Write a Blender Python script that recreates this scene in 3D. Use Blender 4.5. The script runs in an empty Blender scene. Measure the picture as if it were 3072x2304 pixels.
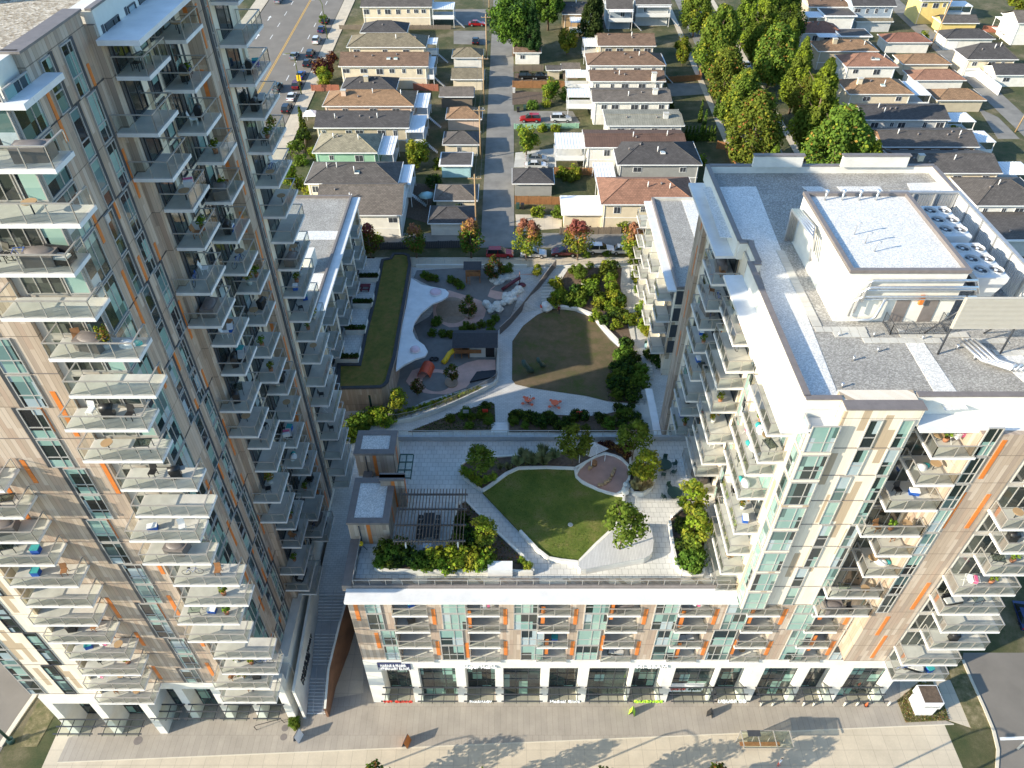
import bpy, math, random
from mathutils import Vector
R=math.radians
sc=bpy.context.scene
col=sc.collection
# ---------------------------------------------------------------- camera, sky, sun, exposure
CF,CTH,CH=2230.0,R(42.3),80.0
cam=bpy.data.cameras.new('camera'); cam_o=bpy.data.objects.new('camera',cam); col.objects.link(cam_o)
cam_o.location=(0,0,CH); cam_o.rotation_euler=(R(90)-CTH,0,0)
cam.sensor_width=36; cam.lens=36*CF/3072; cam.clip_end=2000; cam.clip_start=.5
sc.camera=cam_o
SUN=Vector((1,.385,-.425)).normalized()
w=bpy.data.worlds.new('World'); sc.world=w; w.use_nodes=True
nt=w.node_tree; nt.nodes.clear()
sky=nt.nodes.new('ShaderNodeTexSky'); sky.sky_type='NISHITA'; sky.sun_disc=False
sky.sun_elevation=R(22); sky.sun_rotation=math.atan2(-1,-.385)
bg=nt.nodes.new('ShaderNodeBackground'); bg.inputs[1].default_value=.15
wo=nt.nodes.new('ShaderNodeOutputWorld')
tint=nt.nodes.new('ShaderNodeMix'); tint.data_type='RGBA'; tint.blend_type='MULTIPLY'; tint.inputs[0].default_value=1; tint.inputs[7].default_value=(.78,1.0,1.16,1)
nt.links.new(sky.outputs[0],tint.inputs[6]); nt.links.new(tint.outputs[2],bg.inputs[0]); nt.links.new(bg.outputs[0],wo.inputs[0])
sl=bpy.data.lights.new('sun','SUN'); sl.energy=5.0; sl.angle=R(.5); sl.color=(1,.885,.70)
so=bpy.data.objects.new('sun',sl); col.objects.link(so); so.rotation_euler=SUN.to_track_quat('-Z','Y').to_euler()
so.location=(-80,-30,120)
sc.view_settings.view_transform='Standard'; sc.view_settings.look='None'
sc.view_settings.exposure=0.78; sc.view_settings.gamma=1
sc.render.resolution_x=1024; sc.render.resolution_y=768
sc.cycles.max_bounces=8; sc.cycles.diffuse_bounces=5; sc.cycles.transparent_max_bounces=16
# ---------------------------------------------------------------- survey helpers
CC,CS=math.cos(CTH),math.sin(CTH)
def G(px,py,z=0.):
    u=(px-1536)/CF; v=(py-1152)/CF; t=(CH-z)/(CS+v*CC)
    return (u*t,(CC-v*CS)*t,z)
def zg(y):      # the ground of the blocks beyond climbs gently
    return 9+.045*max(0,y-112)
def GS(px,py,h=0.):
    z=9.+h
    for i in range(8):
        p=G(px,py,z); z=zg(p[1])+h
    return G(px,py,z)
def zk(k): return 9.3+2.92*k
# ---------------------------------------------------------------- materials
MATS={}
def nodes(name):
    m=bpy.data.materials.new(name); m.use_nodes=True; t=m.node_tree
    b=t.nodes['Principled BSDF']; MATS[name]=m
    return m,t,b
def N(t,kind,**kw):
    n=t.nodes.new(kind)
    for k,v in kw.items(): setattr(n,k,v)
    return n
def ramp(t,src,stops,interp='LINEAR'):
    r=N(t,'ShaderNodeValToRGB'); r.color_ramp.interpolation=interp
    e=r.color_ramp.elements
    while len(e)<len(stops): e.new(.5)
    for i,(p,c) in enumerate(stops):
        e[i].position=p; e[i].color=(*c,1) if len(c)==3 else c
    t.links.new(src,r.inputs[0]); return r.outputs[0]
def mixc(t,f,a,b,mode='MIX'):
    n=N(t,'ShaderNodeMix',data_type='RGBA',blend_type=mode)
    for s,v in ((n.inputs[0],f),(n.inputs[6],a),(n.inputs[7],b)):
        if hasattr(v,'is_linked'): t.links.new(v,s)
        elif isinstance(v,(int,float)): s.default_value=v
        else: s.default_value=(*v,1)
    return n.outputs[2]
def math_(t,op,a,b=None,c=None):
    n=N(t,'ShaderNodeMath',operation=op)
    for s,v in zip(n.inputs,(a,b,c)):
        if v is None: continue
        if hasattr(v,'is_linked'): t.links.new(v,s)
        else: s.default_value=v
    return n.outputs[0]
def pos(t):
    g=N(t,'ShaderNodeNewGeometry'); return g.outputs['Position']
def noise(t,scale,detail=4,rough=.6,vec=None):
    n=N(t,'ShaderNodeTexNoise'); n.inputs['Scale'].default_value=scale; n.inputs['Detail'].default_value=detail; n.inputs['Roughness'].default_value=rough
    t.links.new(vec if vec is not None else pos(t),n.inputs['Vector']); return n.outputs[0]
def bump(t,b,src,strength=.3,dist=.05):
    n=N(t,'ShaderNodeBump'); n.inputs['Strength'].default_value=strength; n.inputs['Distance'].default_value=dist
    t.links.new(src,n.inputs['Height']); t.links.new(n.outputs[0],b.inputs['Normal'])
def flat(name,c,rough=.7,var=.12,scale=1.5,metal=0,bstr=0):
    m,t,b=nodes(name); n=noise(t,scale,5)
    lo=tuple(x*(1-var) for x in c); hi=tuple(min(1,x*(1+var)) for x in c)
    t.links.new(ramp(t,n,[(.3,lo),(.7,hi)]),b.inputs[0]); b.inputs['Roughness'].default_value=rough; b.inputs['Metallic'].default_value=metal
    if bstr: bump(t,b,noise(t,scale*8,4),bstr)
    return m
def speckle(name,c1,c2,scale,rough=.9,c3=None,big=.15):
    m,t,b=nodes(name)
    v=N(t,'ShaderNodeTexVoronoi'); v.inputs['Scale'].default_value=scale; t.links.new(pos(t),v.inputs['Vector'])
    s=N(t,'ShaderNodeSeparateColor'); t.links.new(v.outputs['Color'],s.inputs[0])
    c=ramp(t,s.outputs[0],[(0,c1),(.6,c2),(1,c3 or c2)])
    n=ramp(t,noise(t,.35,5),[(.3,(1-big,)*3),(.7,(1,1,1))])
    t.links.new(mixc(t,1.,c,n,'MULTIPLY'),b.inputs[0]); b.inputs['Roughness'].default_value=rough
    bump(t,b,v.outputs['Distance'],.5,.04)
    return m
def planks(name,cols,wd=.34,run=2.92,line=.05,strip=None,dark=.55,off=9.3):
    # vertical boards whose tone changes from board to board and run to run
    m,t,b=nodes(name); s=N(t,'ShaderNodeSeparateXYZ'); t.links.new(pos(t),s.inputs[0])
    h=math_(t,'ADD',s.outputs[0],s.outputs[1]); u=math_(t,'DIVIDE',h,wd); iu=math_(t,'FLOOR',u)
    wn=N(t,'ShaderNodeTexWhiteNoise',noise_dimensions='1D'); t.links.new(iu,wn.inputs['W'])
    zz=math_(t,'DIVIDE',math_(t,'SUBTRACT',s.outputs[2],off),run)
    zs=math_(t,'ADD',zz,math_(t,'MULTIPLY',math_(t,'ROUND',math_(t,'MULTIPLY',wn.outputs[0],3.)),.3333))
    iz=math_(t,'FLOOR',zs)
    cb=N(t,'ShaderNodeCombineXYZ'); t.links.new(iu,cb.inputs[0]); t.links.new(iz,cb.inputs[1])
    w2=N(t,'ShaderNodeTexWhiteNoise',noise_dimensions='3D'); t.links.new(cb.outputs[0],w2.inputs[0])
    n=len(cols); c=ramp(t,w2.outputs[0],[(i/n,cols[i]) for i in range(n)],'CONSTANT')
    if strip:      # wide pieces of another tone
        u2=math_(t,'FLOOR',math_(t,'DIVIDE',h,wd*1.35)); cb2=N(t,'ShaderNodeCombineXYZ'); t.links.new(u2,cb2.inputs[0])
        wn2=N(t,'ShaderNodeTexWhiteNoise',noise_dimensions='1D'); t.links.new(u2,wn2.inputs['W'])
        t.links.new(math_(t,'FLOOR',math_(t,'MULTIPLY',math_(t,'ADD',math_(t,'MULTIPLY',wn2.outputs[0],.99),zz),.85)),cb2.inputs[1])
        w3=N(t,'ShaderNodeTexWhiteNoise',noise_dimensions='3D'); t.links.new(cb2.outputs[0],w3.inputs[0])
        c=mixc(t,math_(t,'LESS_THAN',w3.outputs[0],.2),c,strip)
    fu=math_(t,'FRACT',u); ln=math_(t,'LESS_THAN',fu,line)
    fz=math_(t,'FRACT',zz); l2=math_(t,'LESS_THAN',fz,.018)
    l=math_(t,'MAXIMUM',math_(t,'MULTIPLY',ln,.6 if not strip else .12),math_(t,'MULTIPLY',l2,.8))
    c=mixc(t,l,c,mixc(t,1.,c,(dark*.5,)*3,'MULTIPLY'))
    grain=N(t,'ShaderNodeMapping'); grain.inputs['Scale'].default_value=(14,14,.7); t.links.new(pos(t),grain.inputs[0])
    g=ramp(t,noise(t,1.,4,.6,grain.outputs[0]),[(.3,(.86,)*3),(.7,(1,1,1))])
    c=mixc(t,1.,c,g,'MULTIPLY')
    t.links.new(c,b.inputs[0]); b.inputs['Roughness'].default_value=.65
    return m
def tiles(name,c,wx,wy,line,lc,var=.15,rough=.8,axis=(0,1),stagger=True):
    m,t,b=nodes(name); s=N(t,'ShaderNodeSeparateXYZ'); t.links.new(pos(t),s.inputs[0])
    cb=N(t,'ShaderNodeCombineXYZ'); t.links.new(s.outputs[axis[0]],cb.inputs[0]); t.links.new(s.outputs[axis[1]],cb.inputs[1])
    br=N(t,'ShaderNodeTexBrick'); t.links.new(cb.outputs[0],br.inputs['Vector'])
    br.inputs['Scale'].default_value=1; br.inputs['Brick Width'].default_value=wx; br.inputs['Row Height'].default_value=wy
    br.inputs['Mortar Size'].default_value=line; br.offset=.5 if stagger else 0
    br.inputs['Color1'].default_value=(*[x*(1-var) for x in c],1); br.inputs['Color2'].default_value=(*[min(1,x*(1+var)) for x in c],1); br.inputs['Mortar'].default_value=(*lc,1)
    n=ramp(t,noise(t,.5,5),[(.25,(.82,)*3),(.75,(1.05,)*3)])
    n2=ramp(t,noise(t,6,3),[(.3,(.93,)*3),(.7,(1,)*3)])
    t.links.new(mixc(t,1.,mixc(t,1.,br.outputs[0],n,'MULTIPLY'),n2,'MULTIPLY'),b.inputs[0]); b.inputs['Roughness'].default_value=rough
    return m
def pane_mat(name,cols,sz=(1.1,1.46)):
    m,t,b=nodes(name); s=N(t,'ShaderNodeSeparateXYZ'); t.links.new(pos(t),s.inputs[0])
    h=math_(t,'FLOOR',math_(t,'DIVIDE',math_(t,'ADD',s.outputs[0],s.outputs[1]),sz[0])); z=math_(t,'FLOOR',math_(t,'DIVIDE',math_(t,'SUBTRACT',s.outputs[2],9.3),sz[1]))
    cb=N(t,'ShaderNodeCombineXYZ'); t.links.new(h,cb.inputs[0]); t.links.new(z,cb.inputs[1])
    w2=N(t,'ShaderNodeTexWhiteNoise',noise_dimensions='3D'); t.links.new(cb.outputs[0],w2.inputs[0])
    n=len(cols); c=ramp(t,w2.outputs[0],[(i/n,cols[i]) for i in range(n)],'CONSTANT')
    t.links.new(mixc(t,.35,c,ramp(t,noise(t,.8,3),[(.3,(.6,)*3),(.7,(1,)*3)]),'MULTIPLY'),b.inputs[0]); b.inputs['Roughness'].default_value=.06
    b.inputs['Specular IOR Level'].default_value=.8
    bump(t,b,noise(t,.9,2),.02,.05)
    return m
def clear(name,tint,gl=.12):
    m=bpy.data.materials.new(name); m.use_nodes=True; t=m.node_tree; t.nodes.clear(); MATS[name]=m
    o=N(t,'ShaderNodeOutputMaterial'); a=N(t,'ShaderNodeBsdfTransparent'); a.inputs[0].default_value=(*tint,1)
    g=N(t,'ShaderNodeBsdfGlossy'); g.inputs['Roughness'].default_value=.03
    f=N(t,'ShaderNodeFresnel'); f.inputs[0].default_value=1.5; x=N(t,'ShaderNodeMixShader')
    t.links.new(math_(t,'MULTIPLY',f.outputs[0],gl*10),x.inputs[0]); t.links.new(a.outputs[0],x.inputs[1]); t.links.new(g.outputs[0],x.inputs[2]); t.links.new(x.outputs[0],o.inputs[0])
    return m
planks('wood_cladding',[(.45,.355,.275),(.37,.29,.23),(.50,.40,.315),(.41,.32,.245),(.54,.445,.36),(.43,.32,.245)])
planks('cream_cladding',[(.84,.74,.60),(.81,.71,.57),(.86,.765,.62)],wd=.40,strip=(.50,.39,.27),line=.03)
planks('wood_tower',[(.45,.355,.275),(.37,.29,.23),(.50,.40,.315),(.41,.32,.245),(.54,.445,.36),(.43,.32,.245)],off=8.5,line=.07)
planks('cream_tower',[(.84,.74,.60),(.81,.71,.57),(.86,.765,.62)],wd=.40,strip=(.50,.39,.27),line=.03,off=8.5)
flat('orange_panel',(.62,.185,.035),.5,.08,3)
flat('white_metal',(.74,.74,.735),.45,.1,.7); flat('white_stucco',(.72,.70,.64),.8,.09,.8)
flat('slab_concrete',(.52,.505,.46),.8,.16,.7); flat('dark_frame',(.05,.055,.065),.4,.1,3)
flat('rail_aluminium',(.42,.40,.37),.4,.06,4,.3); flat('frame_grey',(.38,.37,.35),.5,.06,3)
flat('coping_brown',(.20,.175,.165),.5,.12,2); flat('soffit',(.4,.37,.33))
flat('grey_metal',(.42,.43,.44),.4,.12,3,.4); flat('silver_pipe',(.7,.7,.7),.3,.1,4,.8)
pane_mat('window_pane',[(.02,.035,.035),(.28,.43,.38),(.34,.49,.42),(.02,.03,.035),(.10,.17,.16),(.25,.40,.36),(.42,.50,.52)])
pane_mat('tower_pane',[(.015,.025,.028),(.02,.03,.03),(.24,.38,.34),(.06,.10,.11),(.30,.44,.40),(.02,.02,.025),(.13,.22,.22),(.34,.42,.46)])  # the pale blue tone is sky reflection painted into the glass colour
pane_mat('door_pane',[(.02,.025,.025),(.035,.04,.036),(.05,.06,.05),(.02,.025,.022),(.12,.13,.11)],(1.2,2.92))
pane_mat('shop_pane',[(.015,.025,.025),(.04,.07,.065),(.22,.38,.32),(.02,.03,.035),(.03,.05,.05)],(1.0,1.5))
clear('balcony_glass',(.90,.93,.90),.07); clear('canopy_glass',(.80,.87,.82),.08)
speckle('white_gravel',(.56,.56,.54),(.74,.73,.70),11,c3=(.92,.91,.89),big=.1); speckle('grey_gravel',(.26,.25,.23),(.38,.365,.335),11,c3=(.56,.54,.5),big=.25)
speckle('tan_gravel',(.25,.2,.14),(.48,.42,.33),6,c3=(.68,.62,.52))
# ---------------------------------------------------------------- mesh builder
def mt(x):
    return MATS[x] if isinstance(x,str) else x
class MB:
    def __init__(s): s.v=[];s.f=[];s.m=[];s.ms=[];s.sm=[]
    def mi(s,m):
        if m not in s.ms: s.ms.append(m)
        return s.ms.index(m)
    def poly(s,pts,m,sm=False):
        n=len(s.v); s.v+= [tuple(p) for p in pts]; s.f.append(tuple(range(n,n+len(pts)))); s.m.append(s.mi(m)); s.sm.append(sm); return s
    def box(s,x0,x1,y0,y1,z0,z1,m,top=None):
        n=len(s.v); s.v+=[(x0,y0,z0),(x1,y0,z0),(x1,y1,z0),(x0,y1,z0),(x0,y0,z1),(x1,y0,z1),(x1,y1,z1),(x0,y1,z1)]
        for i,f in enumerate(((0,3,2,1),(4,5,6,7),(0,1,5,4),(1,2,6,5),(2,3,7,6),(3,0,4,7))):
            s.f.append(tuple(n+j for j in f)); s.m.append(s.mi(top if top and i==1 else m)); s.sm.append(False)
        return s
    def prism(s,pts,z0,z1,m,top=None,bot=True):
        a=sum(pts[i][0]*pts[(i+1)%len(pts)][1]-pts[(i+1)%len(pts)][0]*pts[i][1] for i in range(len(pts)))
        if a<0: pts=pts[::-1]
        n=len(s.v); k=len(pts); Z0=z0 if callable(z0) else (lambda x,y:z0); Z1=z1 if callable(z1) else (lambda x,y:z1)
        s.v+=[(p[0],p[1],Z0(p[0],p[1])) for p in pts]+[(p[0],p[1],Z1(p[0],p[1])) for p in pts]
        s.f.append(tuple(range(n+k,n+2*k))); s.m.append(s.mi(top or m)); s.sm.append(False)
        if bot: s.f.append(tuple(range(n+k-1,n-1,-1))); s.m.append(s.mi(m)); s.sm.append(False)
        for i in range(k):
            j=(i+1)%k; s.f.append((n+i,n+j,n+k+j,n+k+i)); s.m.append(s.mi(m)); s.sm.append(False)
        return s
    def tube(s,path,r,m,n=8,sm=True,cap=True):
        path=[Vector(p) for p in path]; rs=r if isinstance(r,(list,tuple)) else [r]*len(path); b=len(s.v)
        for i,p in enumerate(path):
            d=(path[min(i+1,len(path)-1)]-path[max(i-1,0)]).normalized()
            a=d.orthogonal().normalized() if i==0 else (a-d*a.dot(d)).normalized()
            c=d.cross(a)
            for j in range(n):
                q=2*math.pi*j/n; s.v.append(tuple(p+(a*math.cos(q)+c*math.sin(q))*rs[i]))
        for i in range(len(path)-1):
            for j in range(n):
                s.f.append((b+i*n+j,b+i*n+(j+1)%n,b+(i+1)*n+(j+1)%n,b+(i+1)*n+j)); s.m.append(s.mi(m)); s.sm.append(sm)
        if cap:
            s.f.append(tuple(b+j for j in range(n-1,-1,-1))); s.m.append(s.mi(m)); s.sm.append(False)
            e=b+(len(path)-1)*n; s.f.append(tuple(e+j for j in range(n))); s.m.append(s.mi(m)); s.sm.append(False)
        return s
    def cyl(s,x,y,z0,z1,r,m,n=16,r2=None):
        return s.tube([(x,y,z0),(x,y,z1)],[r,r if r2 is None else r2],m,n)
    def dome(s,x,y,z,rx,ry,rz,m,n=16,k=5,full=False):
        b=len(s.v); a0=-math.pi/2 if full else 0; 
        for i in range(k+1):
            a=a0+(math.pi/2-a0)*i/k
            for j in range(n):
                q=2*math.pi*j/n; s.v.append((x+rx*math.cos(a)*math.cos(q),y+ry*math.cos(a)*math.sin(q),z+rz*math.sin(a)))
        for i in range(k):
            for j in range(n):
                s.f.append((b+i*n+j,b+i*n+(j+1)%n,b+(i+1)*n+(j+1)%n,b+(i+1)*n+j)); s.m.append(s.mi(m)); s.sm.append(True)
        return s
    def wallx(s,x0,x1,y,z0,z1,m,th=.12): return s.box(x0,x1,y,y+th,z0,z1,m)
    def build(s,name,parent=None,loc=None):
        me=bpy.data.meshes.new(name); me.from_pydata(s.v,[],s.f)
        for m in s.ms: me.materials.append(mt(m))
        me.polygons.foreach_set('material_index',s.m); me.polygons.foreach_set('use_smooth',s.sm); me.update()
        o=bpy.data.objects.new(name,me); col.objects.link(o)
        if parent: o.parent=parent
        if loc: o.location=loc
        return o
def tag(o,label=None,cat=None,group=None,kind=None):
    if label: o['label']=label
    if cat: o['category']=cat
    if group: o['group']=group
    if kind: o['kind']=kind
    return o
def thing(name,label,cat,loc=(0,0,0),group=None,rz=0):
    o=bpy.data.objects.new(name,None); col.objects.link(o); o.location=loc; o.rotation_euler=(0,0,rz); o.empty_display_size=.3
    return tag(o,label,cat,group)
def kids(o): return [c for c in bpy.data.objects if c.parent==o]
TREE={}
def copy_tree(o,parent=None,children=None):
    ch=children[o.name] if children else None
    c=o.copy(); col.objects.link(c); c.parent=parent
    for k in (ch or []): copy_tree(k,c,children)
    return c
def dup(root,loc,rz=0,s=1,label=None,group=None):
    m={}
    for o in DUPKIDS[root.name]: m.setdefault(o.parent.name,[]).append(o)
    def rec(o,p):
        c=o.copy(); col.objects.link(c); c.parent=p
        for k in m.get(o.name,[]): rec(k,c)
        return c
    c=rec(root,None); c.location=loc; c.rotation_euler=(0,0,rz); c.scale=(s,s,s) if not isinstance(s,tuple) else s
    if label: c['label']=label
    if group: c['group']=group
    return c
DUPKIDS={}
def register(root):
    out=[];st=[root]
    while st:
        p=st.pop()
        for c in bpy.data.objects:
            if c.parent==p: out.append(c); st.append(c)
    DUPKIDS[root.name]=out
# balcony: slab (part) > railing, glass (sub-parts); meshes shared by size. open sides listed in 'sides' (w,e,s,n)
BC={}; BLIST=[]
def balcony(par,x0,x1,y0,y1,z,sides,floor='slab_concrete'):
    key=(round(x1-x0,2),round(y1-y0,2),sides); W,D=key[0],key[1]
    if key not in BC:
        a=MB().box(0,W,0,D,-.24,0,'white_metal',top=floor)
        r=MB(); g=MB(); h=1.07; th=.05; i=.07
        def run(p,q):
            L=math.hypot(q[0]-p[0],q[1]-p[1]); n=max(1,round(L/1.35)); ax=abs(q[0]-p[0])>abs(q[1]-p[1])
            for j in range(n+1):
                x=p[0]+(q[0]-p[0])*j/n; y=p[1]+(q[1]-p[1])*j/n
                r.box(x-.025,x+.025,y-.025,y+.025,0,h,'rail_aluminium')
            a0,b0=(min(p[0],q[0]),max(p[0],q[0])) ; c0,d0=(min(p[1],q[1]),max(p[1],q[1]))
            if ax: r.box(a0-.04,b0+.04,p[1]-.045,p[1]+.045,h,h+.06,'rail_aluminium'); g.poly([(a0,p[1],.08),(b0,p[1],.08),(b0,p[1],h),(a0,p[1],h)],'balcony_glass')
            else: r.box(p[0]-.045,p[0]+.045,c0+.046,d0-.046,h,h+.058,'rail_aluminium'); g.poly([(p[0],c0,.08),(p[0],d0,.08),(p[0],d0,h),(p[0],c0,h)],'balcony_glass')
        if 's' in sides: run((i,i),(W-i,i))
        if 'n' in sides: run((i,D-i),(W-i,D-i))
        if 'w' in sides: run((i,i),(i,D-i))
        if 'e' in sides: run((W-i,i),(W-i,D-i))
        o=a.build('balcony',par); ro=r.build('railing',o); go=g.build('glass_panel',o)
        BC[key]=(o.data,ro.data,go.data)
    else:
        o=bpy.data.objects.new('balcony',BC[key][0]); col.objects.link(o); o.parent=par
        for nm,i in (('railing',1),('glass_panel',2)):
            c=bpy.data.objects.new(nm,BC[key][i]); col.objects.link(c); c.parent=o
    o.location=(x0,y0,z); BLIST.append((par.name,x0,x1,y0,y1,z)); return o
# window: frame (part) > pane (sub-part)
WC={}; WCOUNT={}; WSTUFF={}
def window(par,ax,c,a0,a1,z0,z1,face,mull=1,rows=1,pane='window_pane',limit=100,fm='frame_grey',d=.10):
    """ax 'x': wall along X at y=c; ax 'y': wall along Y at x=c. face = outward sign along the normal"""
    n=WCOUNT.get(par.name,0); WCOUNT[par.name]=n+1
    w=a1-a0; h=z1-z0; key=(ax,round(w,2),round(h,2),face,mull,rows,pane,fm)
    def geo(F,P,a0,c,z0):
        def bx(B,p,q,r,s,n0,n1,m):
            if ax=='x': B.box(a0+p,a0+q,min(c+face*n0,c+face*n1),max(c+face*n0,c+face*n1),z0+r,z0+s,m)
            else: B.box(min(c+face*n0,c+face*n1),max(c+face*n0,c+face*n1),a0+p,a0+q,z0+r,z0+s,m)
        t=.07
        bx(F,0,w,0,t,0,d,fm); bx(F,0,w,h-t,h,0,d,fm); bx(F,0,t,t,h-t,0,d,fm); bx(F,w-t,w,t,h-t,0,d,fm)
        for i in range(1,mull+1): x=w*i/(mull+1)+(.13*w if mull==1 else 0); bx(F,x-.03,x+.03,t,h-t,0,d*.8,fm)
        for i in range(1,rows+1): y=h*i/(rows+1)-(.12*h if rows==1 else 0); bx(F,t,w-t,y-.035,y+.035,0,d*.85,fm)
        bx(P,t,w-t,t,h-t,.01,.04,pane)
    if n>=limit:
        if par.name not in WSTUFF: WSTUFF[par.name]=(par,MB())
        B=WSTUFF[par.name][1]; geo(B,B,a0,c,z0); return
    if key not in WC:
        F=MB();P=MB(); geo(F,P,0,0,0); o=F.build('window',par); p=P.build('pane',o); WC[key]=(o.data,p.data)
    else:
        o=bpy.data.objects.new('window',WC[key][0]); col.objects.link(o); o.parent=par
        p=bpy.data.objects.new('pane',WC[key][1]); col.objects.link(p); p.parent=o
    o.location=(a0,c,z0) if ax=='x' else (c,a0,z0)
    return o
def flush_windows():
    for par,B in WSTUFF.values(): tag(B.build('window',par),kind='stuff')
rnd=random.Random(5)
flat('w_screen',(.52,.49,.43),.6,.05,2)
# ================================================================ LEFT TOWER
T=thing('apartment_tower','tall apartment tower on the left with grey brown boards and many glass balconies','tower')
W_=MB(); WO='wood_cladding'; CR='cream_cladding'; WT='wood_tower'; CT_='cream_tower'
SC=1.027
def zt(k): return 8.5+2.92*k
TOP=zt(20); PT_=TOP+.85; ZB=8.4
class LB:                                    # tower plan numbers were surveyed a little small: enlarge by SC in plan
    def __init__(s,b): s.b=b
    def box(s,x0,x1,y0,y1,z0,z1,m,top=None): s.b.box(x0*SC,x1*SC,y0*SC,y1*SC,z0,z1,m,top); return s
    def poly(s,p,m): s.b.poly([(q[0]*SC,q[1]*SC,q[2]) for q in p],m); return s
L=LB(W_)
L.box(-38.6,-24,36.6,63.5,ZB,TOP,CT_,top='tan_gravel').box(-46,-38.62,36.62,49.5,ZB,TOP,CT_,top='tan_gravel')
L.box(-24,-23.22,36.4,42.9,ZB,PT_-.12,WT)                                     # south-east corner, east face
L.box(-24,-22.7,44.1,54.5,ZB,TOP,CT_,top='tan_gravel').box(-24,-22.72,42.92,44.08,ZB,TOP,WT); L.box(-24,-22.68,43.2,54.49,TOP-1.2,PT_-.12,'white_stucco')
L.box(-36.5,-27.45,33.7,36.6,ZB,PT_-.12,WT); L.box(-46,-39.2,32.6,36.6,ZB,PT_-.12,CT_)
L.box(-39.2,-36.52,33.75,36.6,ZB,TOP,CT_)
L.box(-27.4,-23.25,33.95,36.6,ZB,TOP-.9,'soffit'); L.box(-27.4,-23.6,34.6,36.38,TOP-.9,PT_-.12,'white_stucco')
L.box(-24,-21.6,54.52,57.4,ZB,PT_-.12,WT); L.box(-24,-21.68,57.42,63.5,ZB,PT_-.12,CT_)
for b in ((-24.1,-23.1,36.25,43.0),(-27.5,-23.3,36.4,36.55),(-36.6,-27.4,33.6,34.0),(-22.95,-22.6,43.02,54.4),(-24,-21.5,54.42,57.5),(-22,-21.6,57.52,63.5),(-38.6,-21.6,63.52,63.9),(-46.1,-36.62,32.5,33.0)):
    L.box(b[0],b[1],b[2],b[3],PT_-.12,PT_,'coping_brown')
def ostrip(B,ax,c,a,z0,z1,face,wd=.34):
    if ax=='y': B.box(min(c,c+face*.03),max(c,c+face*.03),a,a+wd,z0,z1,'orange_panel')
    else: B.box(a,a+wd,min(c,c+face*.03),max(c,c+face*.03),z0,z1,'orange_panel')
def sh(k): return (0.,0.,.62,.62)[(k+1)%4]
for k in range(20):
    s=sh(k); z0=zt(k)
    for a,wd in ((37.6,1.0),(39.75,1.2)):
        L.box(-23.21,-23.17,a+s+wd,a+s+wd+.36,z0,z0+2.9,'dark_frame')
    L.box(-23.21,-23.18,36.4,42.9,z0-.025,z0+.015,'dark_frame') if k%2 else None
    if k%2==0:
        for a in (39.0+s*.5,42.0-s*.5,36.6+s*.8):
            if rnd.random()<.8: ostrip(L,'y',-23.22,a,z0+rnd.uniform(.3,2.2),z0+rnd.uniform(3.6,5.2),1,.27)
        ostrip(L,'y',-21.6,56.85,z0+1+s,z0+4.6+s,1,.3); ostrip(L,'y',-21.6,54.8,z0+s,z0+3+s,1,.3)
        for a in (-28.6+s,-30.0-s,-33.8+s*.8,-35.6):
            if rnd.random()<.75: ostrip(L,'x',33.7,a,z0+rnd.uniform(0,1.5),z0+rnd.uniform(2.9,4.6),-1,.32)
    L.box(-21.59,-21.55,55.95,56.4,z0,z0+2.9,'dark_frame')
    if k%2: ostrip(L,'x',54.52,-22.4,z0+.2,z0+2.2,-1,.3)
    for y_ in (43.6,46.9,50.9,53.2): L.box(-22.69,-22.66,y_,y_+.3,z0,z0+2.7,'dark_frame')
    L.box(-31.62+s,-31.3+s,33.66,33.69,z0,z0+2.9,'dark_frame')
for c,x0_,x1_ in ((32.57,-46,-39.2),(33.67,-36.5,-27.45)):
    for k in range(0,20,2): L.box(x0_,x1_,c,c+.03,zt(k)-.02,zt(k)+.02,'coping_brown')
# base: piers, band
L.box(-45.2,-35.3,32.3,33.1,7.0,ZB-.02,'white_stucco'); L.box(-35.28,-22.4,33.75,34.7,7.0,ZB-.02,'white_stucco'); L.box(-35.9,-35.3,33.12,34.7,7.0,ZB-.02,'white_stucco')
L.box(-45.2,-22.3,36.4,49,0,ZB-.02,'white_stucco').box(-38,-22.3,49.02,63.4,0,ZB-.02,'white_stucco')
for x in (-45.2,-40.8,-36.1): L.box(x,x+.8,32.3,36.4,0,6.98,'white_stucco')
for x in (-33.2,-29.6,-26.3,-23.2): L.box(x,x+.8,33.75,36.4,0,6.98,'white_stucco')
W_.build('wall',T)
def win(ax,c,a0,a1,z0,z1,*r,**k): window(T,ax,c*SC,a0*SC,a1*SC,z0,z1,*r,**k)
def balc(x0,x1,y0,y1,z,sd): balcony(T,round(x0*SC,2),round(x1*SC,2),round(y0*SC,2),round(y1*SC,2),z,sd)
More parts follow.
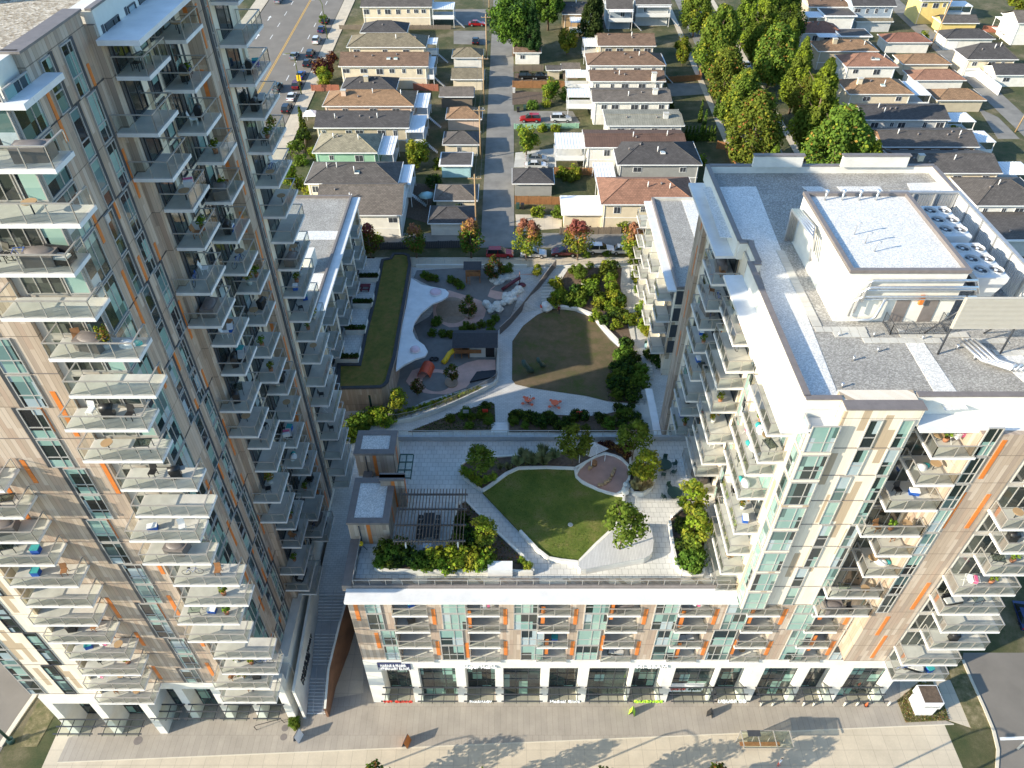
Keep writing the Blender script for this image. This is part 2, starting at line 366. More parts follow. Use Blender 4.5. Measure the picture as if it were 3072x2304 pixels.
for k in range(19,-1,-1):
    s=sh(k); z0=zt(k)+.05
    win('y',-23.22,37.6+s,38.6+s,z0,z0+2.8,1,0,1,pane='tower_pane'); win('y',-23.22,39.75+s,40.95+s,z0,z0+2.8,1,1,1,pane='tower_pane')
    win('x',33.95,-26.9,-24.6,z0,z0+2.55,-1,2,0,pane='door_pane',fm='rail_aluminium'); win('x',33.95,-24.5,-23.3,z0,z0+2.8,-1,0,0,pane='window_pane'); win('y',-23.24,34.0,36.3,z0,z0+2.8,1,1,0,pane='window_pane')
    win('x',33.7,-31.3+s,-29.75+s,z0,z0+2.8,-1,1,1,pane='tower_pane')
    win('y',-21.6,56.45,56.85,z0,z0+2.8,1,0,1,pane='tower_pane')
    for a,wd,p in ((44.0,1.9,'door_pane'),(47.3,1.1,'tower_pane'),(49.0,1.7,'door_pane'),(51.3,1.3,'tower_pane')): win('y',-22.7,a,a+wd,z0,z0+2.6,1,1 if wd>1.5 else 0,0,pane=p,fm='dark_frame')
    win('y',-21.68,58.6,61.2,z0,z0+2.6,1,1,0,pane='door_pane',fm='dark_frame')
    if k<12:
        win('x',32.6,-45.95,-44.4,z0,z0+2.8,-1,0,1,pane='tower_pane'); win('x',32.6,-42.6+(k//2%2)*.9,-41.5+(k//2%2)*.9,z0,z0+2.8,-1,0,1,pane='tower_pane',fm='dark_frame')
        win('x',33.75,-38.9,-36.8,z0,z0+2.6,-1,1,0,pane='door_pane')
for x0,x1,y in ((-44.4,-40.8,34.4),(-40.0,-36.1,34.4),(-35.3,-33.2,35.2),(-32.4,-29.6,35.2),(-28.8,-26.3,35.2),(-25.5,-23.2,35.2)):
    win('x',y,x0,x1,.1,6.9,-1,2,3,pane='shop_pane',fm='dark_frame',limit=130)
for k in range(20):
    z=zt(k)-.02; p=k//2%2
    a=-26.0 if k in (19,18,15,14,11,10,7,6,3,2) else -27.4
    if k in (11,): a=-26.0
    balc(a,a+5.1,31.75,33.68,z,'wse')
    y=(42.05,42.1,43.3,43.4)[(k+3)%4]; balc(-23.18 if y<42.8 else -22.68,-20.75,y,y+3.5,z,'sen')
    y=(48.7,48.8,49.6,50.2)[(k+3)%4]; balc(-22.68,-20.7,y,y+3.4,z,'sen')
    y=(57.5,57.55,57.9,58.0)[(k+3)%4]; balc(-21.66,-19.65,y,y+5.0,z,'sen')
    if k<12:
        a=-38.95 if p else -39.15; a+=.45 if k in (7,6,3,2) else 0; balc(a,a+5.3,31.65,32.55 if False else 33.65,z,'wse')
def canopy_(x0,x1,y0,y1,z0,z1,par=T,nm='roof_canopy'): MB().box(x0*SC,x1*SC,y0*SC,y1*SC,z0,z1,'white_metal').build(nm,par)
canopy_(-30,-22.3,33.7,34.58,TOP-.95,TOP-.65); canopy_(-22.66,-20.3,42.5,63,TOP-.95,TOP-.65); canopy_(-23.2,-22.3,34.6,37.7,TOP-.95,TOP-.65)
B=MB(); B.box(-39,-31,48,60,TOP,TOP+4,'white_stucco').box(-38.7,-31.3,48.3,59.7,TOP+4,TOP+4.02,'white_gravel'); B.build('penthouse',T)
def shop_canopy(par,x0,x1,y,z=3.5,d=1.7):
    g=MB().poly([(x0,y-d,z),(x1,y-d,z),(x1,y,z+.12),(x0,y,z+.12)],'canopy_glass'); f=MB()
    n=max(1,round((x1-x0)/1.1))
    for i in range(n+1): x=x0+(x1-x0)*i/n; f.box(x-.03,x+.03,y-d,y,z-.1,z-.02,'dark_frame')
    for q in (.08,.5,.93): f.box(x0-.35,x1+.35,y-d*q-.05,y-d*q+.05,z+.13,z+.25,'dark_frame')
    o=f.build('shop_canopy',par); g.build('glass_panel',o)
for x0,x1,y in ((-44.6,-41.4,32.3),(-40.2,-36.6,32.3),(-35.6,-33.3,33.8),(-32.3,-29.7,33.8),(-28.7,-26.4,33.8),(-25.4,-23.3,33.8)): shop_canopy(T,x0*SC,x1*SC,y*SC)

# ================================================================ LEFT REAR WING
LW=thing('low_apartment_wing','low rear apartment wing on the left with white gravel roof and blue grey eave','apartment wing')
B=MB(); B.box(-38,-26,72.5,110,5.2,zk(4),CR,top='grey_gravel')
B.box(-38,-26.3,74,76.5,zk(4),zk(4)+.03,'white_gravel').box(-38,-26.3,84,88,zk(4),zk(4)+.03,'white_gravel').box(-38,-26.3,97,99.5,zk(4),zk(4)+.03,'white_gravel')
B.box(-26.3,-25.98,72.5,110.02,zk(4)+.001,zk(4)+.45,'coping_brown').box(-38,-26.3,109.7,110.02,zk(4)+.001,zk(4)+.45,'coping_brown')
for y in (77,84.5,92,99.5,107.5): B.box(-26,-24.95,y,y+.9,5.2,zk(4)-.3,CR)
B.build('wall',LW)
MB().box(-25.98,-24.7,72.3,110,zk(4)-.25,zk(4)+.05,'white_metal').build('roof_canopy',LW)
for k in range(4):
    for i,y in enumerate((78.2,85.7,93.2,100.6)):
        if k>0: balcony(LW,-25.98,-24.3,y+.3+(k%2)*1.6,y+4.2+(k%2)*1.6,zk(k)-.02,'sen')
        window(LW,'y',-26,y+.2,y+5.6,zk(k)+.1,zk(k)+2.7,1,2,0,pane='door_pane',fm='dark_frame')
MB().box(-30,-28,88,91,zk(4)+.03,zk(4)+2.4,'white_stucco').build('roof_hatch',LW)

# ================================================================ RIGHT TOWER
K=thing('apartment_block','apartment block on the right with broad flat gravel roof, cream boards and corner balconies','apartment block')
W_=MB(); ZR=44.5; ZP=45.24
W_.box(20.5,43.2,37.6,68,zk(4),ZR,CR,top='grey_gravel')
W_.box(22.45,27.6,35.7,37.6,zk(4)-.1,ZP,CR)                                  # proud cream bay, south
W_.box(20.25,22.4,35.3,37.6,zk(4)-.1,zk(12)-.9,CR)                               # glazed corner bay
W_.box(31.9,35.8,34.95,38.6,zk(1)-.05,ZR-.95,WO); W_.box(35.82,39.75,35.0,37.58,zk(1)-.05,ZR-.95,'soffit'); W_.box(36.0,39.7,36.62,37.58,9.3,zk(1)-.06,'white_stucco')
W_.box(20.5,36.0,38.6,68,5.2,zk(4)-.02,CR).box(36.0,43.2,37.6,68,9.32,zk(4)-.02,CR)
W_.box(20.3,20.5,43.75,46.6,zk(4),ZR-.9,CR)
W_.box(20.75,20.95,53.6,56.6,zk(4),ZP,WO) ; W_.box(20.05,20.5,69.3,69.31,5.2,ZR,WO)
W_.box(20.5,43.2,68.02,71.5,5.2,ZR,CR,top='grey_gravel'); W_.box(20.1,20.49,68.6,71.5,5.2,ZR-.9,WO)
for b in ((22.4,27.75,35.6,36.1),(20.0,22.4,36.6,36.95),(27.75,43.3,36.9,37.3),(19.95,20.35,36.97,53.5),(20.37,21.0,53.1,53.5),(20.7,21.1,53.52,56.8),(20.0,20.7,56.5,56.9),(19.9,20.25,56.92,71.6),(20.26,43.3,71.3,71.7),(43.0,43.4,37.3,71.28)):
    bay=b[0]==22.4; W_.box(b[0],b[1],b[2] if not bay else 35.72,b[3]+(.35 if bay else 0),ZR-.9,ZP,CR if bay else 'white_stucco'); W_.box(b[0]-.04,b[1]+.04,b[2]-.04,b[3]+(.4 if bay else .04),ZP,ZP+.1,'coping_brown')
for x0,x1 in ((24.5,29.5),(33.5,40.2)): W_.box(x0,x1,70.9,71.25,ZP+.1,ZP+1.3,'white_stucco').box(x0-.1,x1+.1,70.8,71.35,ZP+1.3,ZP+1.42,'coping_brown')
# white gravel bands
def band(pts): W_.prism([G(*p,ZR)[:2] for p in pts],ZR,ZR+.03,'white_gravel',bot=False)
band([(2108,562),(2268,560),(2453,1029),(2531,1228),(2415,1228),(2282,826),(2262,720),(2160,712)])
band([(2690,985),(2758,1010),(2905,1228),(2835,1232)])
band([(2404,560),(2462,560),(2520,590),(2445,592)]); band([(2510,560),(2640,560),(2660,590),(2540,592)]); band([(2720,550),(2835,548),(2870,580),(2735,582)])
band([(2985,1070),(3050,1050),(3130,1130),(3120,1190)])
for k in (2,):
    ostrip(W_,'x',34.95,34.2,zk(1)+.6,zk(2)+1.8,-1,.33); ostrip(W_,'x',34.95,33.3,zk(2)+1.9,zk(3)+2.2,-1,.33)
for k in range(4,12,2):
    z0=zk(k)
    for a in (33.0,34.9):
        (rnd.random()<.6) and ostrip(W_,'x',34.95,a+(k//2%2)*.5,z0+.5,z0+rnd.uniform(3.4,5.2),-1,.33)
    ostrip(W_,'y',20.5,57.1,z0+.4,z0+3.2,-1,.3); ostrip(W_,'y',20.1,69.4,z0+.4,z0+4.2,-1,.35)
for k in range(4,12): W_.box(22.45,27.6,35.67,35.7,zk(k)-.025,zk(k)+.015,'coping_brown')
W_.build('wall',K)
for k in range(11,3,-1):
    z0=zk(k)+.05; s=(0,0,.35,.35)[k%4]
    window(K,'x',35.7,24.15+s-.2,25.1+s-.2,z0,z0+2.8,-1,0,1); window(K,'x',35.7,26.6-s*.3,27.5-s*.3,z0,z0+2.8,-1,0,1)
    if k<11 or 1: window(K,'x',35.3,20.35,22.3,z0,z0+2.6,-1,1,1,pane='window_pane'); window(K,'y',20.25,35.4,36.5,z0,z0+2.6,-1,0,1)
    window(K,'x',37.6,27.8,31.6,z0,z0+2.6,-1,3,0,pane='door_pane'); window(K,'x',34.95,32.0,33.1,z0,z0+2.8,-1,1,1,pane='tower_pane')
    window(K,'y',20.5,38.2,41.6,z0,z0+2.6,-1,2,0,pane='window_pane'); window(K,'y',20.5,46.8,48.2,z0,z0+2.7,-1,1,0); window(K,'y',20.5,49.4,52.3,z0,z0+2.6,-1,1,0,pane='door_pane',fm='dark_frame')
    window(K,'y',20.75,54.2,55.9,z0,z0+2.7,-1,1,0); window(K,'y',20.5,57.2,60.8,z0,z0+2.6,-1,1,0,pane='door_pane',fm='dark_frame'); window(K,'y',20.5,62.5,66.5,z0,z0+2.6,-1,1,0)
for k in range(11,-1,-1): window(K,'x',35.0,36.0,39.6,zk(k)+.08,zk(k)+2.6,-1,3,0,pane='door_pane') if k else None
for k in range(4,12):
    z=zk(k)-.02; p=k//2%2
    y=(38.3 if k in (9,8) else 37.0); balcony(K,18.3,20.48,y,y+5.4,z,'wsn')
    y=(48.3 if k in (9,8,5,4) else 47.2); balcony(K,18.1,20.48,y,y+5.3,z,'wsn')
for k in range(1,12):
    z=zk(k)-.02
    y=55.85 if (k//2)%2==1 else 56.75; balcony(K,18.05,20.48,y,y+4.2,z,'wsn')
    xs=(35.75,40.85) if k in (9,6,5,2,1) else (37.1,42.15)
    balcony(K,xs[0],xs[1],33.05,34.93,z,'wse')
for k,(x0,x1) in {11:(29.2,32.3),10:(29.1,32),9:(28.0,31.9),8:(27.0,31.6),7:(29.2,32.1),6:(29.1,32.1),5:(26.9,31.4),4:(26.85,31.4)}.items():
    balcony(K,x0,x1,34.8,37.55,zk(k)-.02,'wse') if x0>27.7 else balcony(K,x0,x1,34.6,35.65,zk(k)-.02,'wse')
    if x0<=27.7: pass
B=MB(); B.box(18.35,20.0,35.3,54.1,ZR-1.2,ZR-.92,'white_metal').box(20.0,22.4,35.3,37.0,ZR-1.2,ZR-.92,'white_metal'); B.build('roof_canopy',K)
B=MB(); B.box(18.3,20.05,57.1,71.0,ZR-1.2,ZR-.92,'white_metal').box(20.05,20.48,57.1,58.4,ZR-1.2,ZR-.92,'white_metal'); B.build('roof_canopy',K)
MB().box(27.9,44.6,35.35,37.4,ZR-1.2,ZR-.92,'white_metal').build('roof_canopy',K)
MB().box(43.42,44.9,37.45,71.0,ZR-1.2,ZR-.92,'white_metal').build('roof_canopy',K)
# penthouse, condensers, pipes, screen
B=MB(); x0,x1,y0,y1,zt=25.1,33.9,46.3,58.2,49.0
B.box(x0,x1,y0,y1,ZR,zt,'white_stucco',top='white_gravel')
for b in ((x0-.1,x1+.1,y0-.1,y0+.25),(x0-.1,x1+.1,y1-.25,y1+.1),(x0-.1,x0+.25,y0+.26,y1-.26),(x1-.25,x1+.1,y0+.26,y1-.26)): B.box(b[0],b[1],b[2],b[3],zt+.002,zt+.3,'coping_brown')
B.build('penthouse',K)
for x in (29.4,31.6): MB().box(x,x+1.05,y0-.06,y0,ZR+.02,ZR+2.2,'coping_brown').build('door',K)
def condenser(x,y,label):
    t=thing('rooftop_condenser',label,'condenser',(x,y,ZR+1.3),'condensers with six fans each')
    b=MB(); b.poly([(0,0,2.1),(2.5,0,2.1),(2.5,5,2.1),(0,5,2.1)],'white_metal')
    b.box(0,2.5,0,5,1.7,2.098,'white_metal'); b.poly([(0,0,1.7),(.7,0,.35),(1.8,0,.35),(2.5,0,1.7)],'white_metal'); b.poly([(0,5,1.7),(2.5,5,1.7),(1.8,5,.35),(.7,5,.35)],'white_metal')
    b.poly([(0,0,1.7),(0,5,1.7),(.7,5,.35),(.7,0,.35)],'dark_frame'); b.poly([(2.5,0,1.7),(1.8,0,.35),(1.8,5,.35),(2.5,5,1.7)],'dark_frame'); b.build('body',t)
    f=MB(); 
    for q in (.3,2.1):
        for y_ in (.3,2.4,4.6): f.box(q,q+.12,y_,y_+.12,-1.3,.36,'grey_metal')
    f.build('stand',t)
    for i in range(2):
        for j in range(3):
            cx,cy=.65+i*1.2,.9+j*1.55; f=MB(); n=20
            f.tube([(cx,cy,2.1),(cx,cy,2.3)],[.56,.54],'white_metal',n,cap=False); f.cyl(cx,cy,2.101,2.13,.5,'dark_frame',n); f.cyl(cx,cy,2.14,2.24,.12,'white_metal',8)
            for q in range(4):
                a=q*math.pi/2+i; c,s=math.cos(a),math.sin(a); f.poly([(cx+c*.12-s*.05,cy+s*.12+c*.05,2.17),(cx+c*.48-s*.02,cy+s*.48+c*.02,2.2),(cx+c*.46-s*.2,cy+s*.46+c*.2,2.16),(cx+c*.12-s*.12,cy+s*.12+c*.12,2.15)],'grey_metal')
            f.build('fan',t)
condenser(35.3,53.3,'white rooftop condenser with six fans, in the far corner of the metal screen')
condenser(35.4,47.3,'white rooftop condenser with six fans, the nearer one beside the penthouse wall')
t=thing('equipment_screen','ribbed metal screen wall around the rooftop condensers','screen',(0,0,0))
B=MB()
for i in range(26):
    a=34.2+i*.24; B.box(a,a+.14,61.2,61.26,ZR+.1,ZR+3,'grey_metal') if a<40.3 else None
B.box(34.2,40.3,61.27,61.33,ZR+.1,ZR+3,'white_metal'); B.build('north_panel',t)
B=MB(); B.box(40.35,40.41,41,61.3,ZR+.1,ZR+3,'white_metal')
for i in range(85): B.box(40.28,40.34,41+i*.24,41.14+i*.24,ZR+.1,ZR+3,'white_metal')
B.build('east_panel',t)
B=MB()
for y in [41+i*2.55 for i in range(9)]: B.box(40.15,40.27,y,y+.12,ZR,ZR+3.1,'grey_metal')
for x in (34.2,36.2,38.2,40.1): B.box(x,x+.1,61.0,61.18,ZR,ZR+3.1,'grey_metal')
B.box(40.15,40.5,41,61.4,ZR+3.12,ZR+3.25,'grey_metal').box(34.1,40.14,61.05,61.4,ZR+3.12,ZR+3.25,'grey_metal'); B.build('frame',t)
t=thing('louvre_screen','pale horizontal louvred panel standing on the roof in front of the condensers','screen',(0,0,0))
B=MB()
for i in range(24): q=i/24; B.box(31.5,41.5,42.0,42.12,ZR+2.6+q*2.7,ZR+2.6+q*2.7+.075,'w_screen')
B.box(31.4,41.6,42.121,42.16,ZR+2.55,ZR+5.3,'w_screen'); B.build('louvre',t)
B=MB(); 
for x in (31.6,36.2,41.2): B.tube([(x,42.3,ZR),(x,42.3,ZR+5.3)],.08,'dark_frame',6).tube([(x,42.3,ZR+4),(x,44.8,ZR)],.06,'dark_frame',6)
B.build('frame',t)
def pipes(name,label,runs,loc=(0,0,0)):
    t=thing(name,label,'pipes',loc)
    for p,r in runs: MB().tube(p,r,'silver_pipe',8).build('pipe',t)
runs=[]
for i in range(5):
    y=46.05-(i%2)*.28; z=ZR+4.0-i*.42; runs.append(([(26.6-.15*i,y,z-1.2-i*.1),(26.6-.15*i,y,z-.2),(26.9-.15*i,y,z),(34.6+.1*i,y,z),(34.8+.1*i,y,z-.5)],.11 if i<3 else .09))
runs+=[([(28.3,46.0,ZR+2.4),(28.0,45.9,ZR+.7),(27.6,45.9,ZR+.45),(26.2,45.9,ZR+.45)],.12)]
pipes('pipe_bundle','silver insulated pipes running along the front wall of the rooftop penthouse',runs)
pipes('pipe_bundle','silver insulated pipes climbing the left wall of the rooftop penthouse',[([(24.9-.2*i,57.5,ZR+.4),(24.7-.2*i,57.3,ZR+3.6),(24.7-.2*i,53.5-.5*i,ZR+4.1),(24.9-.2*i,53-.5*i,ZR+2.2)],.13) for i in range(4)])
pipes('pipe_bundle','low silver pipes lying on the gravel below the louvred roof panel',[([(33.4+.4*i,43.4,ZR+.5),(34.2+.4*i,41.2,ZR+.35),(35.8+.4*i,40.2,ZR+.3),(36+.4*i,40.2,ZR+.9)],.13) for i in range(4)])
t=thing('roof_guardrail','black metal guardrail around the penthouse doors','railing')
B=MB()
def rail(B,p,q,z,h=1.05,st=.12,m='dark_frame',post=1.2,r=.022):
    L=math.hypot(q[0]-p[0],q[1]-p[1]); n=max(1,int(L/st)); zz=z if callable(z) else (lambda x,y:z)
    for i in range(n+1):
        x=p[0]+(q[0]-p[0])*i/n; y=p[1]+(q[1]-p[1])*i/n; B.tube([(x,y,zz(x,y)+.05),(x,y,zz(x,y)+h)],r*.6,m,4,False)
    n=max(1,round(L/post))
    for i in range(n+1):
        x=p[0]+(q[0]-p[0])*i/n; y=p[1]+(q[1]-p[1])*i/n; B.tube([(x,y,zz(x,y)),(x,y,zz(x,y)+h)],r*1.4,m,4,False)
    for hh in (.1,h): B.tube([(p[0],p[1],zz(*p)+hh),(q[0],q[1],zz(*q)+hh)],r*1.3,m,5,False)
rail(B,(28.9,46.1),(28.9,44.6),ZR); rail(B,(28.9,44.6),(33.3,44.6),ZR); rail(B,(33.3,44.6),(33.3,46.1),ZR); B.build('bars',t)
MB().box(31.0,31.3,45.98,46.2,ZR+1.8,ZR+2.6,'orange_panel').build('hose_box',t)
for i,(a,b) in enumerate(((23.7,45.1),(24.0,44.5))): pass
t=thing('paver_path','square concrete pavers laid end to end across the roof gravel','paving')
B=MB()
for i in range(17): B.box(23.3,24.0,45.6+i*.64,46.2+i*.64,ZR+.032,ZR+.08,'slab_concrete')
for x0,n,y in ((23.35,6,44.9),(24.6,4,44.25),(26.6,9,43.55),(29.6,8,44.25),(34.2,5,43.5),(35.8,6,42.1)):
    for i in range(n): B.box(x0+i*.66,x0+i*.66+.62,y,y+.62,ZR+.032,ZR+.08,'slab_concrete')
B.build('pavers',t)
for i,(x,y,z,h,lb) in enumerate(((27.9,49.2,49.0,.8,'nearest'),(27.6,50.4,49.0,.9,'middle'),(27.2,51.7,49.0,1.0,'farthest'))):
    B=MB().tube([(x,y,z),(x,y,z+h),(x+.12,y,z+h+.14),(x+.28,y,z+h+.1),(x+.3,y,z+h-.05)],.05,'silver_pipe',6)
    tag(B.build('gooseneck_vent'),'%s of the three curved white vents standing together on the penthouse roof'%lb,'roof vent','curved vents on the penthouse roof')
for i in range(4):
    x=26.6+i*1.45; B=MB().cyl(x,57.3,49.0,49.7,.09,'silver_pipe',8).cyl(x,57.3,49.7,49.95,.16,'silver_pipe',8)
    tag(B.build('capped_vent'),'capped silver vent on the far edge of the penthouse roof, %s from the left'%('first','second','third','fourth')[i],'roof vent','capped vents along the penthouse edge')
# ================================================================ more materials
tiles('plaza_pavers',(.40,.355,.30),.62,3.0,.014,(.27,.235,.2),.045,.85)
tiles('sidewalk',(.60,.52,.40),1.5,1.5,.02,(.42,.36,.28),.03,.85,stagger=False)
tiles('terrace_pavers',(.68,.67,.63),.6,.6,.02,(.40,.39,.36),.05,.8)
tiles('court_pavers',(.62,.61,.58),.6,.3,.02,(.42,.41,.38),.06,.85)
tiles('timber_deck',(.60,.59,.57),.14,30,.012,(.35,.34,.33),.06,.7)
flat('asphalt',(.20,.18,.155),.9,.12,.25,bstr=.2); flat('lane_asphalt',(.22,.21,.19),.9,.2,.4,bstr=.2)
flat('kerb',(.62,.56,.45),.8,.06,1); flat('line_white',(.8,.8,.78),.7,.1,2); flat('line_yellow',(.75,.42,.05),.7,.1,2)
flat('soil',(.12,.085,.06),.95,.35,3,bstr=.4); flat('corten',(.22,.11,.06),.7,.3,.6); flat('timber_brown',(.30,.14,.055),.7,.2,2)
flat('pink_rubber',(.62,.40,.33),.9,.1,1.2); flat('play_grey',(.20,.195,.185),.9,.12,1); flat('sand',(.36,.27,.20),.95,.15,2)
flat('red_rubber',(.42,.26,.21),.9,.12,1.2); flat('boulder',(.66,.66,.62),.85,.2,1.5,bstr=.5); flat('shingle_dark',(.055,.058,.065),.9,.15,3)
flat('stair_stone',(.42,.42,.41),.85,.1,1); flat('tunnel_red',(.65,.09,.03),.5,.1,2); flat('slide_yellow',(.85,.55,.02),.4,.05,2); flat('slide_plum',(.11,.02,.035),.35,.1,2)
flat('table_red',(.75,.14,.05),.5,.08,2); flat('green_metal',(.03,.07,.055),.45,.1,3); flat('dome_pink',(.72,.55,.62),.25,.12,1); flat('black_plastic',(.02,.02,.022),.4,.2,3)
def grass(name,a,b_,c,sc_=.6):
    m,t,b=nodes(name); n1=noise(t,sc_,6,.7); c1=ramp(t,n1,[(.34,a),(.5,b_),(.66,c)])
    n2=ramp(t,noise(t,22,3,.8),[(.3,(.55,)*3),(.7,(1.15,)*3)])
    t.links.new(mixc(t,1.,c1,n2,'MULTIPLY'),b.inputs[0]); b.inputs['Roughness'].default_value=.95; bump(t,b,noise(t,22,3,.8),.9,.12)
grass('lawn_green',(.10,.16,.018),(.16,.21,.03),(.27,.24,.075),.4); grass('lawn_dry',(.09,.12,.02),(.15,.12,.06),(.22,.155,.09),.32)
grass('sedum_roof',(.13,.14,.02),(.20,.18,.03),(.28,.19,.05),.8); grass('yard',(.05,.075,.02),(.11,.11,.045),(.24,.20,.12),.16)
grass('verge',(.09,.11,.03),(.22,.19,.09),(.40,.33,.19),.9)
def struct(o,kind='structure'): o['kind']=kind; return o
def rect(x0,x1,y0,y1): return [(x0,y0),(x1,y0),(x1,y1),(x0,y1)]
# ================================================================ ground
def zside(x,y):
    if y<42: return 0.
    if y<104: return 9*(y-42)/62
    return zg(y)
B=MB()
ys=[-60,0,20,42,60,80,104,112,140,180,240,320,460]; 
def strip(x0,x1,y0,y1,zf,m,dz=0):
    yy=[y0]+[y for y in ys if y0<y<y1]+[y1]
    for a,b in zip(yy,yy[1:]): B.poly([(x0,a,zf(x0,a)+dz),(x1,a,zf(x1,a)+dz),(x1,b,zf(x1,b)+dz),(x0,b,zf(x0,b)+dz)],m)
strip(-420,-48,-60,460,zside,'yard',-.02); strip(46,420,-60,460,zside,'yard',-.02); strip(-48,46,111,460,lambda x,y:max(8.9,zside(x,y)),'yard',-.02)
B.poly([(-48,-60,-.02),(46,-60,-.02),(46,46,-.02),(-48,46,-.02)],'sidewalk')
B.poly([(-48,46,-.03),(46,46,-.03),(46,111,-.03),(-48,111,-.03)],'soil')
B.poly([(-48,111,0),(46,111,0),(46,111,8.88),(-48,111,8.88)],'soil')
struct(B.build('ground'))
def gp(pts,z,f=G): return [f(a,b,z)[:2] for a,b in pts]
def sheet(name,pts,z,m,th=.004): return struct(MB().prism(pts,z-.05,z,m,bot=False).build(name))
sheet('plaza',gp([(172,2286),(2861,2171),(2700,2107),(2700,2000),(1090,2000),(1090,2080),(900,2110),(430,2110),(205,2215)],0),.0,'plaza_pavers')
sheet('plaza_edge',gp([(172,2286),(2861,2171),(2862,2174),(172,2289)],0),.004,'kerb')
# right hand verge, walk and street
ZP3=lambda l:gp([(2272+a/2.16,1536+b/2.16) for a,b in l],0)
sheet('verge',ZP3([(1235,960),(1330,960),(1520,1400),(1385,1405),(1260,1110)]),.03,'verge'); sheet('side_walk',ZP3([(1130,1080),(1250,1090),(1390,1400),(1240,1350)]),.01,'sidewalk')
sheet('flower_bed',ZP3([(905,1222),(960,1365),(1243,1350),(1170,1130),(1050,1100)]),.05,'verge')
def road(name,l,m='asphalt',z=.012,f=G): return struct(MB().prism(gp(l,0,f) if f is G else [f(a,b)[:2] for a,b in l],(lambda x,y:zside(x,y)-.04) if f is GS else -.04,(lambda x,y:zside(x,y)+z) if f is GS else z,m,bot=False).build(name))
road('right_street',[(2272+a/2.16,1536+b/2.16) for a,b in ((1330,940),(1385,1080),(1470,1270),(1530,1420),(1560,1540),(1550,1659),(1530,1900),(3200,1900),(3200,100),(1500,100))])
road('left_street',[(-900,2600),(-60,2304+60),(60,2150),(210,1925),(300,1700),(-900,1500)])
B=MB()
def kerbline(B,pts,w=.15,z0=-.02,z1=.12,m='kerb'):
    for a,b in zip(pts,pts[1:]):
        dx,dy=b[0]-a[0],b[1]-a[1]; L=math.hypot(dx,dy) or 1; nx,ny=-dy/L*w,dx/L*w
        B.prism([(a[0]-nx,a[1]-ny),(b[0]-nx,b[1]-ny),(b[0]+nx,b[1]+ny),(a[0]+nx,a[1]+ny)],z0,z1,m)
kerbline(B,gp([(2272+a/2.16,1536+b/2.16) for a,b in ((1330,960),(1385,1090),(1470,1275),(1530,1420),(1558,1540),(1550,1680))],0)); struct(B.build('kerb'))
B=MB(); kerbline(B,gp([(0,2240),(60,2150),(130,2050),(205,1940),(240,1880)],0),.25); struct(B.build('kerb'))
sheet('verge',gp([(60,2240),(75,2180),(140,2060),(200,1960),(290,1850),(330,1850),(110,2240)],0),.02,'verge')
B=MB().prism(gp([(2272+1570/2.16,1536+1460/2.16),(3200,2205),(3200,2215),(2272+1575/2.16,1536+1480/2.16)],0),0,.02,'line_white',bot=False); struct(B.build('stop_line'))
for (x,y,r) in ((414,2222,.45),(855,2184,.36),(851,2211,.36)):
    p=G(x,y,0); tag(MB().cyl(p[0],p[1],.0,.012,r,'coping_brown',24).build('manhole_cover'),{414:'brown round manhole cover on the plaza by the corner pillar of the tower',855:'upper of two manhole covers near the bicycle rack',851:'lower of two manhole covers near the bicycle rack'}[x],'manhole cover')
# ================================================================ podium
P_=thing('podium_building','long podium block with shops below, tan boards and orange strips above and a white cornice','building')
W_=MB(); X0,X1=-15.0,39.8
bays=[(-11,-7.8),(-4.1,-1.15),(2.5,5.4),(8.9,11.85),(15.5,18.4),(21.8,24.7),(27.85,30.8)]
W_.box(-14.6,20.48,38.6,56.4,0,zk(4)-.3,'white_stucco',top='terrace_pavers')
xs=[X0]+[b for p in bays for b in p]+[36.0]
for i in range(0,len(xs),2): W_.box(xs[i],xs[i+1],36.6,38.58,9.3,zk(4)-.25,WO)
for a,b in bays: W_.box(a,b,38.0,38.58,9.3,zk(4)-.3,'cream_cladding')
W_.box(X0,-14.62,38.6,56.4,0,zk(4)-.3,WO)
W_.box(X0,X1,36.5,38.5,7.7,9.3,'white_stucco')
ops=[(-13.4,-10.5),(-9.6,-5.8),(-4.8,-1.75),(-.9,3.0),(3.85,7.0),(7.9,12.2),(12.5,15.6),(16.7,21.1),(21.3,24.5),(25.8,29.7),(30.4,33.5),(34.8,38.9)]
xs=[X0]+[b for p in ops for b in p]+[X1]
for i in range(0,len(xs),2): W_.box(xs[i],xs[i+1],36.5,38.5,0,7.7,'white_stucco')
W_.box(X0,20.48,38.5,38.59,0,7.7,'white_stucco'); W_.box(20.5,39.75,38.52,40,0,9.28,'white_stucco')
for i,(a,b) in enumerate(bays):
    sh=-.45 if i%2==0 else .7
    for k in (0,2):
        e=b+(1.3 if k==2 else 1.3+sh)
        ostrip(W_,'x',36.6,b+.35,zk(k)+.9,zk(k)+3.6,-1,.36)
        if i<6: ostrip(W_,'x',36.6,(e+2.35 if k==0 else b+3.75+(.1 if i%2 else -.1)),zk(k)+.4+(i%3)*.7,zk(k)+3.3+(i%3)*.7,-1,.36)
for a,z0 in ((-14.5,zk(2)+1.6),(-13.2,zk(0)+2.3)): ostrip(W_,'x',36.6,a,z0,z0+2.9,-1,.38)
for k in (0,2,4): W_.box(X0,36,36.565,36.6,zk(k)-.02,zk(k)+.03,'coping_brown') if k==2 else None
W_.build('wall',P_)
